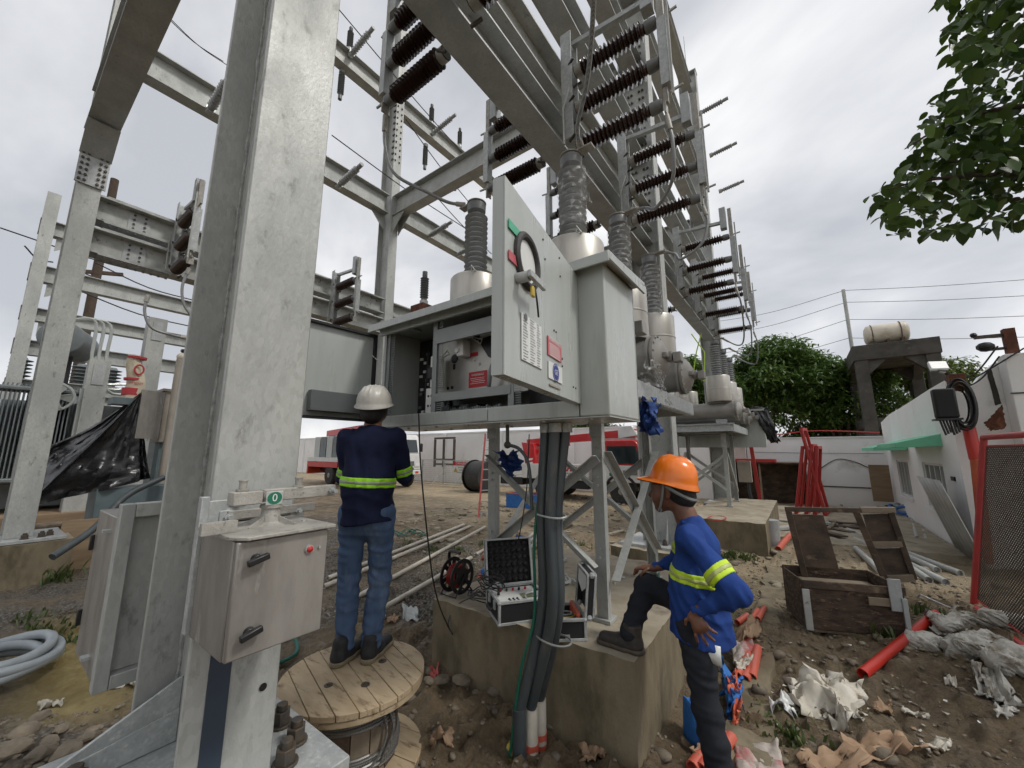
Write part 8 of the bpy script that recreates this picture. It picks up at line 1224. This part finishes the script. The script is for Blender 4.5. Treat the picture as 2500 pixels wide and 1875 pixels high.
# ------------------------------------------------------------------ trees
def leafcloud(name, blobs, n, L, Wd, m, droop=.5, seed=0, shell=.55):
    r_ = np.random.default_rng(seed); w = np.array([b_[1][0] * b_[1][1] * b_[1][2] for b_ in blobs]) ** .67; w /= w.sum(); cnt = (w * n).astype(int); C_ = []
    for (c, rad), k in zip(blobs, cnt):
        d = r_.normal(size=(k, 3)); d /= np.linalg.norm(d, axis=1)[:, None]; rr = (shell + (1 - shell) * r_.random(k) ** .5) * (1 + .12 * r_.normal(size=k)); C_.append(np.array(c) + d * rr[:, None] * np.array(rad))
    C_ = np.concatenate(C_); k = len(C_); a = r_.uniform(0, 6.283, k); tl = r_.uniform(-.9, .25, k) - droop * .3; d = np.stack([np.cos(a) * np.cos(tl), np.sin(a) * np.cos(tl), np.sin(tl)], -1); up = np.tile([0, 0, 1.], (k, 1)) + r_.normal(size=(k, 3)) * .35; s = np.cross(d, up); s /= np.linalg.norm(s, axis=1)[:, None]; nn = np.cross(s, d)
    l = L * r_.uniform(.6, 1.25, k)[:, None]; w_ = Wd * r_.uniform(.7, 1.2, k)[:, None]; v = np.stack([C_, C_ + d * l * .45 + s * w_ + nn * l * .04, C_ + d * l, C_ + d * l * .45 - s * w_ + nn * l * .04], 1).reshape(-1, 3); q = np.arange(k * 4).reshape(-1, 4); return fast_mesh(name, v, q)
def tree(lb, base, h, blobs, n, m, L=.30, Wd=.045, seed=0):
    t = thing('mango_tree', lb, 'tree', base, 'trees behind the wall'); x, y, z = base; MB().tube(spl([(x, y, z), (x + .1, y, z + h * .3), (x - .05, y + .1, z + h * .55), (x, y, z + h * .8)], 10), [.28 - .018 * i for i in range(11)], 10).build('trunk', 'bark', t)
    for i in range(6): c, rd = blobs[i % len(blobs)]; MB().tube(spl([(x, y, z + h * .4), ((x + c[0]) / 2, (y + c[1]) / 2, z + h * .5), c], 8), [.11 - .009 * k for k in range(9)], 7).build('limb', 'bark', t)
    me = leafcloud('crown', [((c[0] - x, c[1] - y, c[2] - z), rd) for c, rd in blobs], n, L, Wd, m, seed=seed); o = link('crown', me, m, t, smooth=False, o0=V(base)); return t
def blobs(cx, cy, cz, rx, ry, rz, n, s, seed):
    r_ = np.random.default_rng(seed); o = []
    for i in range(n): d = r_.normal(size=3); d /= np.linalg.norm(d); d[2] = abs(d[2]) * .9 if i % 3 else d[2]; k = r_.uniform(.55, .95); o.append(((cx + d[0] * rx * k, cy + d[1] * ry * k, cz + d[2] * rz * k), (s * r_.uniform(.7, 1.25), s * r_.uniform(.7, 1.25), s * r_.uniform(.55, .9))))
    return o
tree('dense dark green mango tree in the middle behind the white wall', (-1.5, 26, 0), 5.4, blobs(-1.3, 26, 4.8, 3.7, 2.2, 3.5, 34, 1.2, 3), 42000, 'leaf_far', .34, .05, seed=1)
tree('dark green mango tree just left of the tank tower', (1.7, 26, 0), 4.8, blobs(1.9, 26.2, 3.9, 2.2, 1.6, 2.9, 24, .95, 5), 24000, 'leaf_far', .34, .05, seed=2)
tree('tree partly hidden by the far breaker bushings', (-5.4, 26, 0), 5.2, blobs(-5.4, 26, 4.6, 3.2, 2.0, 3.4, 26, 1.15, 7), 28000, 'leaf_far', .34, .05, seed=3)
tree('paler yellow green tree seen through the tank tower', (5.0, 30, 0), 5.4, blobs(4.8, 30, 4.3, 3.6, 1.8, 2.6, 24, 1.05, 9), 18000, 'leaf_far2', .34, .05, seed=4)
tree('low green tree showing above the wall under the cabinet', (-11.5, 25, 0), 3.9, blobs(-11.5, 25, 2.7, 2.1, 1.6, 1.7, 12, .9, 11), 8000, 'leaf_far', .34, .05, seed=6)
# overhanging broad leaved branch near the camera
T = V((3.6, 6.6, 0)); t = thing('broadleaf_tree', 'branch of broad green leaves hanging in at the upper right', 'tree', T); MB().tube(spl([T, T + V((.1, -.1, 2)), T + V((0, -.3, 4)), T + V((-.2, -.5, 6.5))], 16), [.22 - .008 * i for i in range(17)], 12).build('trunk', 'bark', t)
limbs = [[(3.5, 6.4, 3.2), (2.6, 5.7, 3.9), (1.9, 5.2, 4.15), (1.2, 4.75, 4.15), (.85, 4.5, 4.05)], [(3.5, 6.3, 3.8), (2.6, 5.6, 4.6), (1.9, 5.2, 4.85), (1.35, 4.9, 4.7), (1.05, 4.7, 4.5)], [(3.5, 6.2, 4.5), (2.7, 5.6, 5.4), (2.1, 5.2, 5.7), (1.6, 5.0, 5.6)], [(3.4, 6.1, 5.0), (2.6, 5.5, 6.0), (2.0, 5.2, 6.3), (1.75, 5.1, 6.2)], [(3.5, 6.5, 3.0), (2.8, 5.9, 3.7), (2.2, 5.5, 3.95), (1.5, 5.0, 3.95)], [(2.6, 5.6, 4.6), (2.0, 5.4, 4.5), (1.6, 5.1, 4.4), (1.3, 4.9, 4.35)]]
for l_ in limbs: MB().tube(spl(l_, 14), [.035 - .0021 * i for i in range(15)], 7).build('limb', 'bark', t)
def leafmesh(k):
    r_ = random.Random(k); Wl, Ll, cur = .42 + .06 * r_.random(), 1., r_.uniform(-.35, -.1); pr = [(0, .0), (.06, .25), (.2, .42), (.4, .5), (.6, .43), (.8, .25), (.93, .08), (1.0, .0)]; vs = []; 
    for s_, w_ in pr: z = cur * s_ * s_ * .8; vs += [(s_ * Ll, -w_ * Wl * 1.6, z + .16 * w_), (s_ * Ll, 0, z), (s_ * Ll, w_ * Wl * 1.6, z + .16 * w_)]
    f = []; 
    for i in range(len(pr) - 1): f += [(3 * i, 3 * i + 1, 3 * i + 4, 3 * i + 3), (3 * i + 1, 3 * i + 2, 3 * i + 5, 3 * i + 4)]
    me = bpy.data.meshes.new('leaf'); me.from_pydata(vs, [], f); me.materials.append(MT['leaf_near']); me.polygons.foreach_set('use_smooth', [True] * len(f)); return me
LM = [leafmesh(k) for k in range(6)]
leafpts = []
rl = random.Random(5)
def okpt(p):   # keep the crown's outline: photo sight line bounds, tested in the yard's own coordinates
    v_ = p - _C; z = v_.dot(_f)
    if z < .3: return True
    x, y = 1250 + FPX * v_.dot(_r) / z, 937.5 - FPX * v_.dot(_u) / z
    if y < 215: return x > 2318 - (215 - y) * .02 + 20 * math.sin(y * .05)
    lim = 2300 - (y - 215) * .62 if y < 480 else 2118 + (y - 480) * .6
    return x > lim and y < 575 - max(0, (x - 2350)) * .22
while len(leafpts) < 3000:
    if len(leafpts) % 3 == 0: l_ = rl.choice(limbs); P_ = spl(l_, 20); p = P_[int(rl.uniform(.25, 1) * 20)] + V((rl.gauss(0, .2), rl.gauss(0, .2), rl.gauss(0, .22)))
    else: d_ = rl.uniform(3.2, 4.9); p = V((rl.uniform(.6, 3.4), rl.uniform(3.4, 6.2), rl.uniform(3.5, 7.2)))
    v_ = p - _C; zz_ = v_.dot(_f)
    if okpt(p) and 3.0 < zz_ < 4.9 and (zz_ > 4.1 or rl.random() < .8): leafpts.append(p)
rl.shuffle(leafpts); leafpts.sort(key=lambda p: (p - _C).length + rl.uniform(0, 1.2))
inner = MB()
for i, p in enumerate(leafpts):
    a = rl.uniform(0, 6.28); tl = rl.uniform(-1.25, -.1); s_ = rl.uniform(.075, .15); d = V((math.cos(a) * math.cos(tl), math.sin(a) * math.cos(tl), math.sin(tl))); sd_ = d.cross(V((rl.gauss(0, .3), rl.gauss(0, .3), 1))).normalized(); nn = sd_.cross(d)
    if nn.z < 0: nn, sd_ = -nn, -sd_
    M_ = Matrix(((d.x * s_, sd_.x * s_, nn.x * s_, p.x - T.x), (d.y * s_, sd_.y * s_, nn.y * s_, p.y - T.y), (d.z * s_, sd_.z * s_, nn.z * s_, p.z), (0, 0, 0, 1)))
    if i % 10 == 0: o = bpy.data.objects.new('leaf', LM[i % 6]); COL.objects.link(o); o.parent = t; o.matrix_local = M_
    else: me = LM[i % 6]; inner.add([M_ @ v_.co + T for v_ in me.vertices], [tuple(f.vertices) for f in me.polygons])
struct(inner.build('inner_leaves', 'leaf_near', t), 'stuff')
S.cycles.max_bounces = 5; S.cycles.diffuse_bounces = 3; S.cycles.glossy_bounces = 3; S.cycles.transmission_bounces = 3; S.cycles.transparent_max_bounces = 6; S.cycles.use_adaptive_sampling = True; S.cycles.adaptive_threshold = .03; S.cycles.use_denoising = True; S.cycles.caustics_reflective = False; S.cycles.caustics_refractive = False
bpy.data.scenes.remove(TS)
